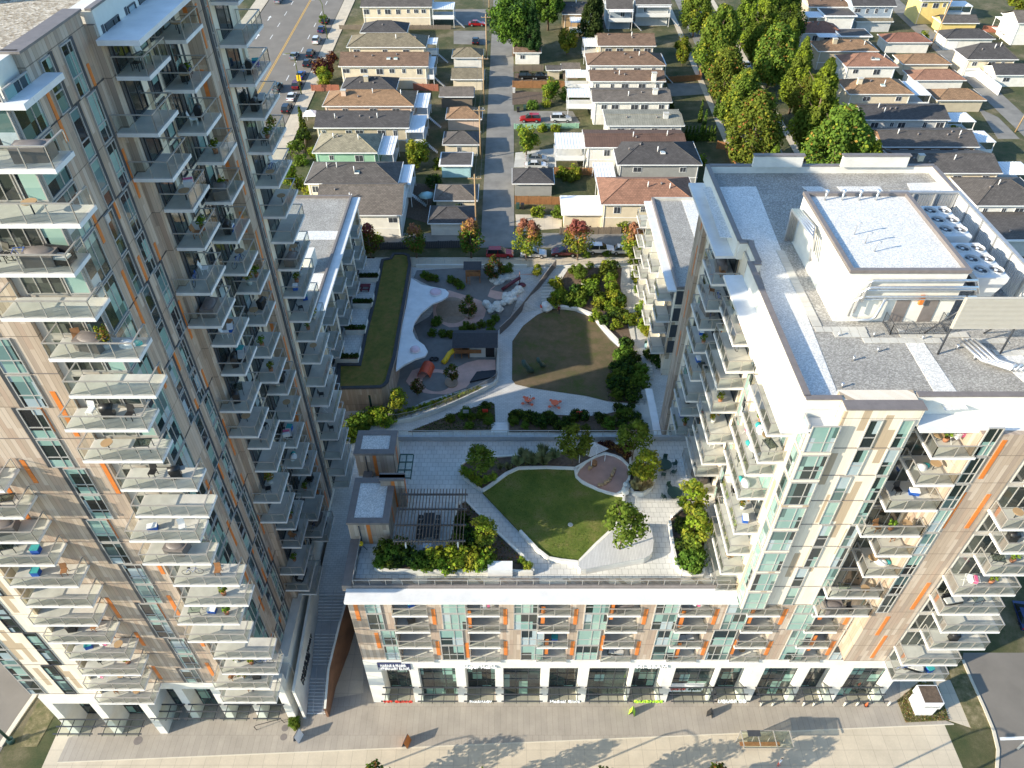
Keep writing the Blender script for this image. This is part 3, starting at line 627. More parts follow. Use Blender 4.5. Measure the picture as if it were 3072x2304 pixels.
for k in (3,2,1,0):
    z0=zk(k)+.04
    window(P_,'x',36.6,-13.5+(.0 if k>1 else .9),-12.0+(.0 if k>1 else .9),z0,z0+2.8,-1,1,1)
    for i,(a,b) in enumerate(bays):
        sh=-.45 if i%2==0 else .7
        e=b+(1.3 if k>1 else 1.3+sh)
        if i<6: window(P_,'x',36.6,e,e+2.25,z0,z0+2.82,-1,1 if (i+k)%2 else 2,1,limit=140,fm='frame_grey')
        else: window(P_,'x',36.6,b+.9,b+2.2,z0,z0+2.82,-1,1,1,limit=140)
        window(P_,'x',38.0,a+.1,b-.1,z0,z0+2.5,-1,1,0,pane='door_pane',fm='dark_frame',limit=140)
        balcony(P_,a-.1,b+.05,36.3,37.98,zk(k)-.02,'wse')
for i,(a,b) in enumerate(ops):
    A=i%2==0
    window(P_,'x',38.3 if A else 37.3,a,b,.05,7.65,-1,2,3 if not A else 4,pane='shop_pane',fm='dark_frame',limit=160)
    shop_canopy(P_,a+.15,b-.15,36.5)
B=MB().box(X0+.02,20.45,35.85,37.25,zk(4)-.24,zk(4)+.12,'white_metal'); B.box(X0-.35,X0+.55,37.27,56.4,zk(4)-.28,zk(4)+.55,'coping_brown'); B.build('cornice',P_)
B=MB().box(X0+.6,19.9,37.3,37.5,zk(4)-.28,zk(4)+.5,'coping_brown').box(-12.4,20.4,55.9,56.2,zk(4)-.28,zk(4)+.4,'grey_metal'); B.build('parapet',P_)
def glassrail(par,p,q,z,h=1.1,step=1.45):
    o=MB(); L=math.hypot(q[0]-p[0],q[1]-p[1]); n=round(L/step)
    for i in range(n+1): x=p[0]+(q[0]-p[0])*i/n; y=p[1]+(q[1]-p[1])*i/n; o.box(x-.025,x+.025,y-.025,y+.025,z,z+h,'rail_aluminium')
    o.tube([(p[0],p[1],z+h),(q[0],q[1],z+h)],.035,'rail_aluminium',6,False); r=o.build('railing',par)
    MB().poly([(p[0],p[1],z+.05),(q[0],q[1],z+.05),(q[0],q[1],z+h-.04),(p[0],p[1],z+h-.04)],'balcony_glass').build('glass_panel',r)
glassrail(P_,(-14.3,37.4),(19.6,37.4),zk(4)+.5,.75); glassrail(P_,(-12.3,56.05),(20.2,56.05),zk(4)+.4,.8); glassrail(P_,(-14.3,37.5),(-14.3,47),zk(4)+.1)
# ---------------------------------------------------------------- lettering
def text(par,name,s,x,y,z,h,m,width=None,rx=90,depth=.06,align='LEFT'):
    c=bpy.data.curves.new('t','FONT'); c.body=s; c.size=h; c.extrude=depth; c.offset=.012*h; c.align_x=align
    tmp=bpy.data.objects.new('t',c); col.objects.link(tmp); bpy.context.view_layer.update()
    me=bpy.data.meshes.new_from_object(tmp.evaluated_get(bpy.context.evaluated_depsgraph_get())); bpy.data.objects.remove(tmp)
    me.materials.clear(); me.materials.append(mt(m))
    xs=[v.co.x for v in me.vertices]; k=width/(max(xs)-min(xs)) if width else 1
    for v in me.vertices: v.co.x*=k
    o=bpy.data.objects.new(name,me); col.objects.link(o); o.parent=par; o.location=(x,y,z); o.rotation_euler=(R(rx),0,0); return o
flat('lime',(.45,.75,.05),.5,.05); flat('sign_red',(.65,.05,.03),.5,.05); flat('sign_navy',(.02,.03,.10),.5,.1); flat('letter_white',(.9,.9,.9),.5,.02)
MB().box(-13.6,-10.3,36.40,36.46,7.5,8.95,'sign_navy').build('sign_board',P_)
text(P_,'lettering','MARINE & FRASER',-13.3,36.36,8.3,.5,'letter_white',2.6); text(P_,'lettering','VETERINARY CLINIC',-13.5,36.36,7.65,.55,'letter_white',3.1)
text(P_,'lettering','Heyer Health',-4.9,36.4,7.85,.75,'letter_white',3.3)
text(P_,'lettering','HI-BEAM',12.6,36.4,7.9,.7,'letter_white',3.1)
for s,x,wd,m,h in (('VET CLINIC',-13.3,3.0,'sign_red',.45),('PHARMACY',-4.4,2.3,'letter_white',.45),('Medical Clinic',3.9,3.1,'letter_white',.6),('QUIZNOS',12.6,3.0,'lime',.6),('LIQUOR CO',21.3,2.9,'letter_white',.75)):
    text(P_,'lettering',s,x,34.78,3.72,h,m,wd)
MB().box(17.0,20.6,37.2,37.24,1.0,2.9,'letter_white').build('window_poster',P_); text(P_,'lettering','GRAND OPEN',17.1,37.16,1.5,.8,'sign_red',1.6); text(P_,'lettering','SUSHI',19.0,37.16,1.5,.8,'green_metal',1.3)
# ================================================================ left passage: stair, walls
S=thing('outdoor_stair','broad grey outdoor stair rising between the tower and the podium','stair')
B=MB(); n=30; y0,y1=35.2,46.8; 
def sx(y): q=(y-35.2)/11.6; return (-22.0,-19.9+1.3*q)
yy=y0
for i in range(n):
    z=5.2*(i+1)/n; d=.30 if i not in (10,20) else 1.6
    a,b=sx(yy); B.box(a,b,yy,yy+d,0,z,'stair_stone'); B.box(a,b,yy-.02,yy+.03,z-.03,z+.012,'white_metal'); yy+=d
B.build('steps',S)
B=MB()
for x in (-21.2,-20.2): B.tube([(x,35.1,.0),(x,35.1,1.0),(x,46.5,6.1)],.03,'grey_metal',6)
B.build('handrail',S)
sheet('passage',[(-22.4,yy),(-15.02,yy),(-15.02,56.18),(-22.4,56.18)],5.2,'court_pavers')
B=MB()
pp=[(-22.35,34.7,.1),(-22.35,46.6,.1)]
B.poly([(-22.3,34.75,0),(-22.3,47,5.0),(-22.3,47,8.2),(-22.3,34.75,6.4)],'white_stucco').poly([(-22.02,34.75,0),(-22.02,34.75,6.4),(-22.02,47,8.2),(-22.02,47,5.0)],'white_stucco').poly([(-22.3,34.75,6.4),(-22.3,47,8.2),(-22.02,47,8.2),(-22.02,34.75,6.4)],'white_stucco').poly([(-22.3,34.75,0),(-22.3,34.75,6.4),(-22.02,34.75,6.4),(-22.02,34.75,0)],'white_stucco')
sw=B.build('stair_wall'); tag(sw,'tall pale wall with raised lettering along the left side of the outdoor stair','wall')
for s,z,d in (('MARINE GATEWAY',4.6,5.2),('HOMES',3.8,3.4)):
    o=text(sw,'lettering',s,-21.98,0,z,.8,'black_plastic',d); o.location=(-21.98,36.5,z); o.rotation_euler=(R(90),0,R(90))
B=MB()
tp=[(-19.85,34.9,0,2.0),(-19.7,38.2,1.2,4.2),(-18.9,42.5,3.3,6.2),(-18.45,47,5.0,6.4)]
for a,b in zip(tp,tp[1:]):
    B.poly([(a[0],a[1],0),(b[0],b[1],0),(b[0],b[1],b[3]),(a[0],a[1],a[3])],'corten').poly([(a[0]+.25,a[1],0),(a[0]+.25,a[1],a[3]),(b[0]+.25,b[1],b[3]),(b[0]+.25,b[1],0)],'corten').poly([(a[0],a[1],a[3]),(b[0],b[1],b[3]),(b[0]+.25,b[1],b[3]),(a[0]+.25,a[1],a[3])],'slab_concrete')
B.poly([(-19.85,34.9,0),(-19.85,34.9,2),(-19.6,34.9,2),(-19.6,34.9,0)],'corten')
tag(B.build('rust_wall'),'rust brown steel wall stepping down the right side of the outdoor stair','wall')
MB().box(-18.2,-15.02,46.8,47.0,0,5.18,'slab_concrete').build('retaining_wall',S)
# ================================================================ courtyard
def zc(x,y):
    if x<1.5+.35*(y-100):
        t=[(98.8,5.2),(100.8,7.0),(105.3,8.3),(108.2,8.8)]
    else: t=[(101.8,5.2),(107.6,8.75),(108.2,8.8)]
    if y<=t[0][0]: return t[0][1]
    for a,b in zip(t,t[1:]):
        if y<=b[0]: return a[1]+(b[1]-a[1])*(y-a[0])/(b[0]-a[0])
    return 8.8
def GC(px,py,h=0.):
    z=5.2+h
    for i in range(30):
        p=G(px,py,z); z=.5*z+.5*(zc(p[0],p[1])+h)
    return G(px,py,z)
def CT(l,z=None): return [(GC(750+a/2.16,700+b/2.16) if z is None else G(750+a/2.16,700+b/2.16,z))[:2] for a,b in l]
def CR2(l,z=None): return [(GC(1500+a/2.16,700+b/2.16) if z is None else G(1500+a/2.16,700+b/2.16,z))[:2] for a,b in l]
import bmesh
def csheet(name,pts,dz,m,kind='structure'):
    bm=bmesh.new(); vs=[bm.verts.new((p[0],p[1],0)) for p in pts]; bm.faces.new(vs)
    for y in (98.8,99.8,100.8,101.8,103,104.2,105.3,106.5,107.6):
        bmesh.ops.bisect_plane(bm,geom=bm.verts[:]+bm.edges[:]+bm.faces[:],plane_co=(0,y,0),plane_no=(0,1,0))
    for v in bm.verts: v.co.z=zc(v.co.x,v.co.y)+dz
    bmesh.ops.recalc_face_normals(bm,faces=bm.faces[:])
    if bm.faces[:][0].normal.z<0: bmesh.ops.reverse_faces(bm,faces=bm.faces[:])
    me=bpy.data.meshes.new(name); bm.to_mesh(me); bm.free(); me.materials.append(mt(m)); o=bpy.data.objects.new(name,me); col.objects.link(o); return struct(o,kind)
for a_,b_ in ((-24,-3),(-3,1.5),(1.5,5),(5,30)): csheet('courtyard',[(a_,56.2),(b_,56.2),(b_,108.2),(a_,108.2)],0,'court_pavers')
ya=108.2
struct(MB().box(-24,30,ya,111.2,8.75,8.94,'sidewalk').build('rear_walk'))
struct(MB().poly([(-60,111.2,8.92),(60,111.2,8.92),(60,118.5,zg(118.5)+.02),(-60,118.5,zg(118.5)+.02)],'lane_asphalt').build('rear_street'))
csheet('lawn',CR2([(80,700),(150,600),(240,530),(330,490),(470,500),(590,545),(650,620),(710,690),(765,740),(745,830),(720,900),(690,1000),(700,1090),(560,1055),(200,1003),(100,980),(78,950)]),0.06,'lawn_dry')
csheet('planting_bed',CR2([(690,1000),(745,830),(765,740),(860,700),(880,820),(930,900),(905,1110),(700,1090)]),0.10,'soil')
csheet('planting_bed',CR2([(60,1290),(60,1200),(90,1160),(560,1190),(700,1170),(780,1150),(900,1260),(940,1290)]),0.10,'soil')
csheet('planting_bed',CT([(1020,1290),(1300,1180),(1560,1095),(1585,1110),(1590,1240),(1560,1275)]),0.10,'soil')
# raised garden rising to the rear walk
zr=zc
pts=CR2([(340,470),(590,530),(680,615),(780,730),(880,700),(830,400),(820,215),(460,215),(400,300)])
csheet('garden_slope',pts,.1,'soil')
def lowwall(name,label,pts,z0,z1,w=.22,m='white_stucco',cat='wall',zf=None):
    B=MB(); kerbline(B,pts,w,z0 if not zf else zf,z1 if not zf else (lambda x,y:zf(x,y)+z1),m); return tag(B.build(name),label,cat)
lowwall('seat_wall','pale curved seat wall along the upper right edge of the dry lawn',CR2([(320,478),(400,487),(500,500),(590,535),(640,580),(690,640),(740,690),(782,732)]),5.2,5.75,.28)
# steps up to the rear walk
t=thing('garden_stair','grey garden steps climbing beside the playground fence to the rear walk','stair'); B=MB()
p=[GC(1500+235/2.16,700+480/2.16),GC(1500+330/2.16,700+325/2.16)]
dx,dy=p[1][0]-p[0][0],p[1][1]-p[0][1]
for i in range(16):
    q=i/16; x,y=p[0][0]+dx*q,p[0][1]+dy*q; g=.9 if 7<i else 0
    B.box(x-1.1,x+1.3,y,y+dy/16+.02,5.2,zc(x,y)+.1,'white_stucco' if i%2 else 'slab_concrete')
B.build('steps',t); MB().tube([(p[0][0]+1.3,p[0][1],6.1),(p[1][0]+1.4,p[1][1]+1,8.7)],.03,'white_metal',6).build('handrail',t)
a,b=G(1500+380/2.16,700+215/2.16,8.2),G(1500+270/2.16,700+300/2.16,7.9)
csheet('garden_path',[p[1][:2],(p[1][0]+2.4,p[1][1]),(p[1][0]+6.5,ya),(p[1][0]+2.5,ya)],.05,'court_pavers')
# ---------------------------------------------------------------- nursery with green roof
D=thing('nursery_building','single storey nursery with brown green roof, rounded corners and board walls','building')
pts=CT([(560,1010),(850,1003),(880,985),(900,960),(915,900),(945,800),(985,560),(1010,420),(1045,200),(1035,140),(1000,128),(925,128),(905,160),(850,170),(800,420),(740,650),(700,845),(565,845)],9.5)
MB().prism(pts,5.2,9.4,'wood_cladding',top='coping_brown').build('wall',D)
def shrink(pts,d):
    n=len(pts); out=[]; a=sum(pts[i][0]*pts[(i+1)%n][1]-pts[(i+1)%n][0]*pts[i][1] for i in range(n)); sg=1 if a>0 else -1
    for i in range(n):
        p0,p1,p2=pts[i-1],pts[i],pts[(i+1)%n]; e1=Vector((p1[0]-p0[0],p1[1]-p0[1])).normalized(); e2=Vector((p2[0]-p1[0],p2[1]-p1[1])).normalized()
        n1=Vector((-e1.y,e1.x))*sg; n2=Vector((-e2.y,e2.x))*sg; m=(n1+n2)
        m=m/max(.5,m.length_squared/2); out.append((p1[0]+m.x*d,p1[1]+m.y*d))
    return out
B=MB(); inn=shrink(pts,.5)
for i in range(len(pts)):
    j=(i+1)%len(pts); B.prism([pts[i],pts[j],inn[j],inn[i]],9.4,9.62,'shingle_dark')
B.build('parapet',D); MB().prism(shrink(pts,.52),9.41,9.5,'sedum_roof').build('green_roof',D)
MB().box(-22.5,-20.0,76.55,76.75,5.9,8.2,'shop_pane').build('window',D)
cp=CT([(1045,290),(1110,332),(1200,350),(1265,362),(1288,385),(1280,410),(1240,435),(1180,458),(1110,515),(1068,575),(1052,630),(1075,685),(1130,725),(1152,765),(1135,795),(1070,815),(1000,850),(945,890),(955,800),(985,600),(1012,470),(1030,360)],9.0)
MB().prism(cp,8.75,9.02,'white_metal').build('canopy',D)
for a,b,r in ((1203,385,.95),(1070,757,.75)):
    q=G(750+a/2.16,700+b/2.16,9.05); o=MB().cyl(q[0],q[1],9.02,9.18,r*1.08,'white_metal',24).dome(q[0],q[1],9.18,r,r,.5,'dome_pink',24,6).build('skylight_dome',D)
# ground floor terraces of the left wing with planter boxes
for i,(a,b) in enumerate(((850,165),(800,330),(745,495),(700,660))):
    y=G(750+a/2.16,700+b/2.16,9.3)[1]
t=thing('wing_terraces','row of paved terraces at the foot of the left wing above the green roof','terrace')
B=MB(); B.prism([(-26,78.6),(-23.4,78.6)]+[CT([(x,y)],9.3)[0] for x,y in ((700,845),(740,650),(800,420),(850,170))]+[(-22.4,110),(-26,110)],5.2,9.36,'white_stucco',top='terrace_pavers'); B.build('floor',t)
PLB=[]
for a,b,xr in ((630,845,704),(685,657,750),(730,485,792),(770,318,830)):
    q=G(750+a/2.16,700+b/2.16,9.4); r=G(750+xr/2.16,700+b/2.16,9.4); l=G(750+(2*a-xr)/2.16,700+b/2.16,9.4)
    MB().box(l[0],r[0],q[1],q[1]+.9,9.36,10.3,'white_stucco',top='soil').box(r[0]-.1,r[0],q[1]+.91,q[1]+3,9.36,10.2,'white_stucco').build('planter_box',t); PLB.append((l[0],r[0],q[1]))
# ---------------------------------------------------------------- playground
csheet('playground_surface',CT([(1080,240),(1560,215),(1728,330),(1728,440),(1600,640),(1608,760),(1590,960),(1400,1010),(1120,1090),(930,1200),(880,1100),(940,900),(1130,790),(1060,600),(1280,400),(1060,290)]),0.02,'play_grey')
def ring(cx,cy,rx,ry,n=28): return [(cx+rx*math.cos(2*math.pi*i/n),cy+ry*math.sin(2*math.pi*i/n)) for i in range(n)]
csheet('rubber_path',CT([(1010,960),(1050,890),(1110,870),(1200,880),(1300,890),(1400,840),(1480,820),(1590,820),(1592,900),(1500,890),(1400,1000),(1280,1045),(1160,1040),(1060,1020)]),0.04,'pink_rubber')
csheet('rubber_path',CT([(1180,400),(1290,370),(1420,410),(1500,440),(1530,500),(1500,570),(1400,605),(1290,610),(1190,560)]),0.04,'pink_rubber')
csheet('rubber_path',CT([(1560,360),(1640,300),(1728,270),(1860,265),(1880,330),(1840,400),(1728,420),(1600,430),(1540,410)]),0.04,'pink_rubber')
csheet('sand_pit',CT(ring(1310,500,105,85)),0.06,'sand'); csheet('sand_pit',CT(ring(1210,965,95,62)),0.06,'play_grey')
B=MB()
for r in (ring(1425,520,36,36),ring(1305,970,42,34)):
    B.prism(CT(r),5.26,5.45,'sand')
struct(B.build('planting_mound'))
def boulder(x,y,z,r,sd):
    rr=random.Random(sd); b=MB(); n=8; 
    b.dome(0,0,0,1,1,.8,'boulder',n,4,True); b.v=[(v[0]*r*(1+rr.uniform(-.2,.2)),v[1]*r*(1+rr.uniform(-.2,.2)),v[2]*r*(1+rr.uniform(-.15,.15))) for v in b.v]
    b.sm=[False]*len(b.f); return b
BO=[(1575,305),(1600,315),(1625,300),(1648,290),(1668,285),(1692,275),(1540,470),(1570,480),(1600,465),(1640,450),(1530,455),(1660,410),(1690,395),(1715,385),(1740,365),(1560,500),(1615,490),(1680,430),(1710,420)]
for i,(a,b) in enumerate(BO):
    q=GC(750+a/2.16,700+b/2.16,.2); o=boulder(0,0,0,.6+.3*((i*7)%3)/2,i).build('boulder'); o.location=(q[0],q[1],q[2])
    tag(o,'white boulder in the chain of rocks around the playground slides and steps','boulder','white boulders of the playground')
t=thing('play_shed','long dark roofed playhouse with timber porch beside the yellow slide','playhouse'); 
q=CT([(1310,740),(1605,750),(1600,650),(1330,640)],7.6); x0,x1,ya_,yb=q[0][0],q[1][0],q[0][1],q[0][1]+4.4
B=MB(); ym=(ya_+yb)/2
B.poly([(x0,ya_,7.5),(x1,ya_,7.5),(x1,ym,8.7),(x0,ym,8.7)],'shingle_dark').poly([(x0,ym,8.7),(x1,ym,8.7),(x1,yb,7.5),(x0,yb,7.5)],'shingle_dark').poly([(x0,ya_,7.4),(x0,ym,8.6),(x0,yb,7.4)],'timber_brown').poly([(x1,ya_,7.4),(x1,yb,7.4),(x1,ym,8.6)],'timber_brown'); B.build('roof',t)
B=MB().box(x0+2.6,x1-.4,ya_+.5,yb-.3,5.2,7.45,'white_stucco').box(x1-1.9,x1-.5,ya_+.46,ya_+.5,5.3,7.2,'black_plastic'); B.build('wall',t)
B=MB(); 
for x in (x0+.2,x0+1.3,x0+2.4): B.box(x,x+.12,ya_+.2,ya_+.32,5.2,7.45,'timber_brown')
B.box(x0+.3,x0+4.4,ya_+.28,ya_+.34,6.2,6.9,'timber_brown').box(x0,x0+2.5,ya_+.35,yb-.4,6.1,6.2,'timber_brown'); B.build('porch',t)
MB().tube([(x0+.2,ya_+.6,6.6),(x0-.5,ya_+.1,6.3),(x0-1.1,ya_-.6,5.6),(x0-1.5,ya_-1.1,5.4)],[.38,.4,.42,.4],'slide_yellow',8).build('slide',t)
t=thing('play_hut','small raised timber play hut with dark gabled roof and ladder','playhouse',GC(750+1447/2.16,700+300/2.16))
B=MB(); 
for x in (-1.2,1.1):
    for y in (-1,.9): B.box(x,x+.14,y,y+.14,0,2.9,'timber_brown')
B.box(-1.2,1.25,-1,1.05,1.35,1.45,'timber_brown').box(-1.2,1.25,-1.02,-1.0,1.5,2.2,'timber_brown').box(1.24,1.28,-1,1,1.5,2.2,'timber_brown'); B.build('frame',t)
MB().poly([(-1.5,-1.3,2.8),(1.5,-1.3,2.8),(1.5,0,3.6),(-1.5,0,3.6)],'shingle_dark').poly([(-1.5,0,3.6),(1.5,0,3.6),(1.5,1.3,2.8),(-1.5,1.3,2.8)],'shingle_dark').build('roof',t)
B=MB(); B.tube([(-1,-1.6,0),(-1,-1,1.5)],.05,'timber_brown',5).tube([(-.5,-1.6,0),(-.5,-1,1.5)],.05,'timber_brown',5)
for i in range(5): B.box(-1,-.5,-1.5+i*.11,-1.44+i*.11,.25+i*.26,.31+i*.26,'timber_brown')
B.build('ladder',t)
q=G(750+1125/2.16,700+935/2.16,5.25); t=MB()
for i in range(10):
    a0,a1=math.pi*i/10,math.pi*(i+1)/10
    t.poly([(1.0*math.cos(a0),0,1.2*math.sin(a0)),(1.0*math.cos(a1),0,1.2*math.sin(a1)),(1.0*math.cos(a1),2.6,1.2*math.sin(a1)),(1.0*math.cos(a0),2.6,1.2*math.sin(a0))],'tunnel_red',True)
o=t.build('play_tunnel'); o.location=q; o.rotation_euler=(0,0,R(-12)); tag(o,'orange red half barrel tunnel on the pink playground path','tunnel')
a,b=GC(750+1632/2.16,700+365/2.16,.3),GC(750+1728/2.16,700+300/2.16,1.1)
t=thing('hill_slide','long plum coloured slide running down the pink mound','slide'); MB().tube([a,b,(b[0]+.6,b[1]+.3,b[2]+.2)],.3,'slide_plum',6).build('chute',t)
MB().tube([(b[0]+.5,b[1],b[2]-1.2),(b[0]+.5,b[1],b[2]+1.6)],.07,'slide_plum',6).dome(b[0]+.9,b[1]-.1,b[2]-1.1,.7,.6,.5,'slide_plum',10,4).build('tower',t)
for i,(a,b) in enumerate(((1435,945),(1475,930))):
    q=G(750+a/2.16,700+b/2.16,5.3)
q=CT([(1425,970),(1470,905),(1592,893),(1585,935)]); tag(MB().prism(q,5.25,5.5,'black_plastic').build('cargo_net'),'black raised net platform in the lower corner of the playground','play net')
t=MB(); q=G(750+1193/2.16,700+818/2.16,5.25)
for dx in (-.28,.28): t.tube([(dx+.35*math.cos(a*math.pi/5),.35*math.sin(a*math.pi/5),.15) for a in range(11)],.12,'black_plastic',6)
o=t.build('rubber_tyre_toy'); o.location=q; tag(o,'pair of black rubber tyres lying on the dark playground floor','toy')
# playground fences and curved path wall
FW=CT([(905,1228),(950,1232),(1050,1215),(1200,1165),(1350,1100),(1480,1040),(1580,985),(1598,965),(1604,940),(1605,760)],5.2)
lowwall('path_wall','low white retaining wall curving round the lower side of the playground',FW,5.2,5.9,.14)
t=thing('playground_fence','dark slatted fence curving along the lower side of the playground','fence'); B=MB()
for p,q in zip(FW,FW[1:]): rail(B,p,q,5.9,1.1,.14,'rail_aluminium',1.8)
B.build('slats',t)
t=thing('playground_fence','tall brown slatted fence running diagonally up beside the garden steps','fence'); B=MB()
FD=[GC(1500+a/2.16,700+b/2.16) for a,b in ((0,655),(60,600),(130,520),(200,430),(240,380),(290,310),(340,245),(362,222))]; FD.append((FD[-1][0]-.3,ya-.3,8.8))
for p,q in zip(FD,FD[1:]):
    n=max(2,int(math.dist(p,q)/.16))
    for i in range(n):
        s=i/n; x,y,z=[p[j]+(q[j]-p[j])*s for j in range(3)]; B.box(x-.05,x+.05,y-.03,y+.03,z,z+1.5,'coping_brown')
    B.tube([(p[0],p[1],p[2]+1.55),(q[0],q[1],q[2]+1.55)],.05,'rail_aluminium',5,False)
B.build('slats',t)
t=thing('street_wall','pale low wall with and steel posts between playground and rear street','fence'); B=MB()
ry=G(1000,700+215/2.16,8.0)[1]
B.box(-16.5,2.6,ya-.32,ya-.05,5.2,9.4,'white_stucco').box(6.5,22,ya-.32,ya-.05,5.2,9.2,'white_stucco'); B.build('wall',t)
B=MB(); rail(B,(-16,ya+.2),(22,ya+.2),8.95,1.3,2.2,'rail_aluminium',2.2); B.build('railing',t)
# walk and private gardens at right of the garden
csheet('garden_walk',CR2([(790,190),(830,190),(850,420),(880,700),(930,860),(985,1290),(910,1290),(905,1110),(890,860),(820,560),(780,340)]),0.12,'slab_concrete')
t=thing('garden_stair','grey garden steps beside the dark shrubs at the right end of the court','stair'); B=MB()
q=G(1500+935/2.16,700+1110/2.16,5.2)
for i in range(6): B.box(q[0]-1.2,q[0]+1.3,q[1]+i*.35,q[1]+i*.35+.35,5.2,5.35+.15*i,'slab_concrete')
q=G(1500+940/2.16,700+955/2.16,5.2)
for i in range(5): B.box(q[0]-.3,q[0]+1.2,q[1]+i*.5,q[1]+i*.5+.5,5.2,5.6+.15*i,'slab_concrete')
B.build('steps',t)
t=thing('entrance_canopy','long pale glass canopy on the ground beside the dark foot of the right tower','canopy'); q=G(1500+1000/2.16,700+940/2.16,8)
MB().box(19.0,20.0,62,78,8,8.15,'white_metal').build('roof',t)
for yy_ in (62.2,70,77.6): MB().tube([(19.1,yy_,5.2),(19.1,yy_,8)],.06,'grey_metal',6).build('post',t)
# ================================================================ right rear wing
RW=thing('low_apartment_wing','low rear apartment wing on the right with grey gravel roof and bright white eave','apartment wing')
W_=MB().box(22.6,40,84.2,109.5,5.2,zk(4)-.1,CR,top='grey_gravel').box(27.5,30.5,84.4,109.3,zk(4)-.1,zk(4)-.06,'white_gravel')
W_.box(22.6,22.95,84.2,109.5,zk(4)-.098,zk(4)+.35,'coping_brown').box(22.96,40,109.2,109.5,zk(4)-.098,zk(4)+.35,'slab_concrete').box(22.96,40,84.2,84.5,zk(4)-.098,zk(4)+.35,'coping_brown')
for k in range(4): W_.box(22.7,23.8,84.1,84.18,zk(k)+.4,zk(k)+2.6,'dark_frame')
W_.build('wall',RW); MB().box(21.4,22.58,84.0,109.0,zk(4)-.35,zk(4)-.08,'white_metal').build('roof_canopy',RW)
for k in range(0,4):
    for i,y in enumerate((84.6,91.5,98.4,104.6)):
        balcony(RW,20.6,22.58,y+(k%2)*1.2,y+3.8+(k%2)*1.2,zk(k)-.02,'wsn'); window(RW,'y',22.6,y+.4,y+4.6,zk(k)+.1,zk(k)+2.7,-1,1,0,pane='door_pane')
for y in (90.3,97.2,103.6): MB().box(21.2,22.58,y,y+.15,5.2,zk(4)-.4,'white_stucco').build('fin_wall',RW)
# ================================================================ streets beyond
def rsheet(name,x0,x1,y0,y1,m,dz=.02): return struct(MB().poly([(x0,y0,zg(y0)+dz),(x1,y0,zg(y0)+dz),(x1,max(112,y0),zg(max(112,y0))+dz),(x0,max(112,y0),zg(max(112,y0))+dz)],m).poly([(x0,max(112,y0)+.001,zg(112.)+dz if y0<112 else zg(y0)+dz),(x1,max(112,y0)+.001,zg(112.)+dz if y0<112 else zg(y0)+dz),(x1,y1,zg(y1)+dz),(x0,y1,zg(y1)+dz)],m).build(name))
rsheet('avenue',-73,-50.6,104.6,460,'asphalt'); rsheet('pavement',-50.4,-47.2,118,460,'sidewalk',.1); rsheet('pavement',-77,-73.2,104.6,460,'sidewalk',.1)
rsheet('lane',-5.6,.4,118.4,460,'lane_asphalt'); rsheet('tree_street',49,57,118.4,460,'lane_asphalt'); rsheet('lane',111.4,116.6,118.4,460,'lane_asphalt')
rsheet('pavement',45.6,47,118.5,460,'sidewalk',.05); rsheet('pavement',59.4,60.8,118.5,460,'sidewalk',.05)
B=MB()
for y in range(122,300,9):
    for x in (-65.6,-55.4): B.poly([(x-.08,y,zg(y)+.03),(x+.08,y,zg(y)+.03),(x+.08,y+3.2,zg(y+3.2)+.03),(x-.08,y+3.2,zg(y+3.2)+.03)],'line_white')
struct(B.build('lane_marking'))
B=MB()
for x in (-60.75,-60.4):
    for y in range(118,300,12): B.poly([(x-.07,y,zg(y)+.03),(x+.07,y,zg(y)+.03),(x+.07,y+12,zg(y+12)+.03),(x-.07,y+12,zg(y+12)+.03)],'line_yellow')
struct(B.build('centre_line'))
B=MB()
for y in (198,212,226):
    x=-69.5; z=zg(y)+.03; B.poly([(x-.12,y,z),(x+.12,y,z),(x+.12,y+2.4,zg(y+2.4)+.03),(x-.12,y+2.4,zg(y+2.4)+.03)],'line_white').poly([(x-.5,y+2.4,zg(y+2.4)+.03),(x+.5,y+2.4,zg(y+2.4)+.03),(x,y+3.8,zg(y+3.8)+.03)],'line_white')
struct(B.build('turn_arrow'))
# ================================================================ houses
def shingles(name,c,var=.18,row=.28):
    m,t,b=nodes(name); s=N(t,'ShaderNodeSeparateXYZ'); t.links.new(pos(t),s.inputs[0]); cb=N(t,'ShaderNodeCombineXYZ'); t.links.new(s.outputs[0],cb.inputs[0]); t.links.new(s.outputs[1],cb.inputs[1])
    br=N(t,'ShaderNodeTexBrick'); t.links.new(cb.outputs[0],br.inputs['Vector']); br.inputs['Scale'].default_value=1; br.inputs['Brick Width'].default_value=.5; br.inputs['Row Height'].default_value=row; br.inputs['Mortar Size'].default_value=.025
    br.inputs['Color1'].default_value=(*[x*(1-var) for x in c],1); br.inputs['Color2'].default_value=(*[x*(1+var) for x in c],1); br.inputs['Mortar'].default_value=(*[x*.55 for x in c],1)
    n=ramp(t,noise(t,.6,6,.7),[(.28,(.72,)*3),(.5,(.98,)*3),(.75,(1.22,)*3)]); t.links.new(mixc(t,1.,br.outputs[0],n,'MULTIPLY'),b.inputs[0]); b.inputs['Roughness'].default_value=.92
shingles('roof_charcoal',(.075,.07,.07)); shingles('roof_dark',(.105,.094,.086)); shingles('roof_grey',(.155,.132,.112)); shingles('roof_olive',(.215,.18,.12)); shingles('roof_sage',(.28,.25,.175))
shingles('roof_brown',(.19,.12,.08)); shingles('roof_tan',(.28,.17,.095)); shingles('roof_terracotta',(.30,.155,.10),.14,.36); shingles('roof_red',(.26,.12,.08),.14,.36); shingles('roof_metal_brown',(.13,.075,.055),.05,3); shingles('roof_greygreen',(.27,.26,.21),.06,3)
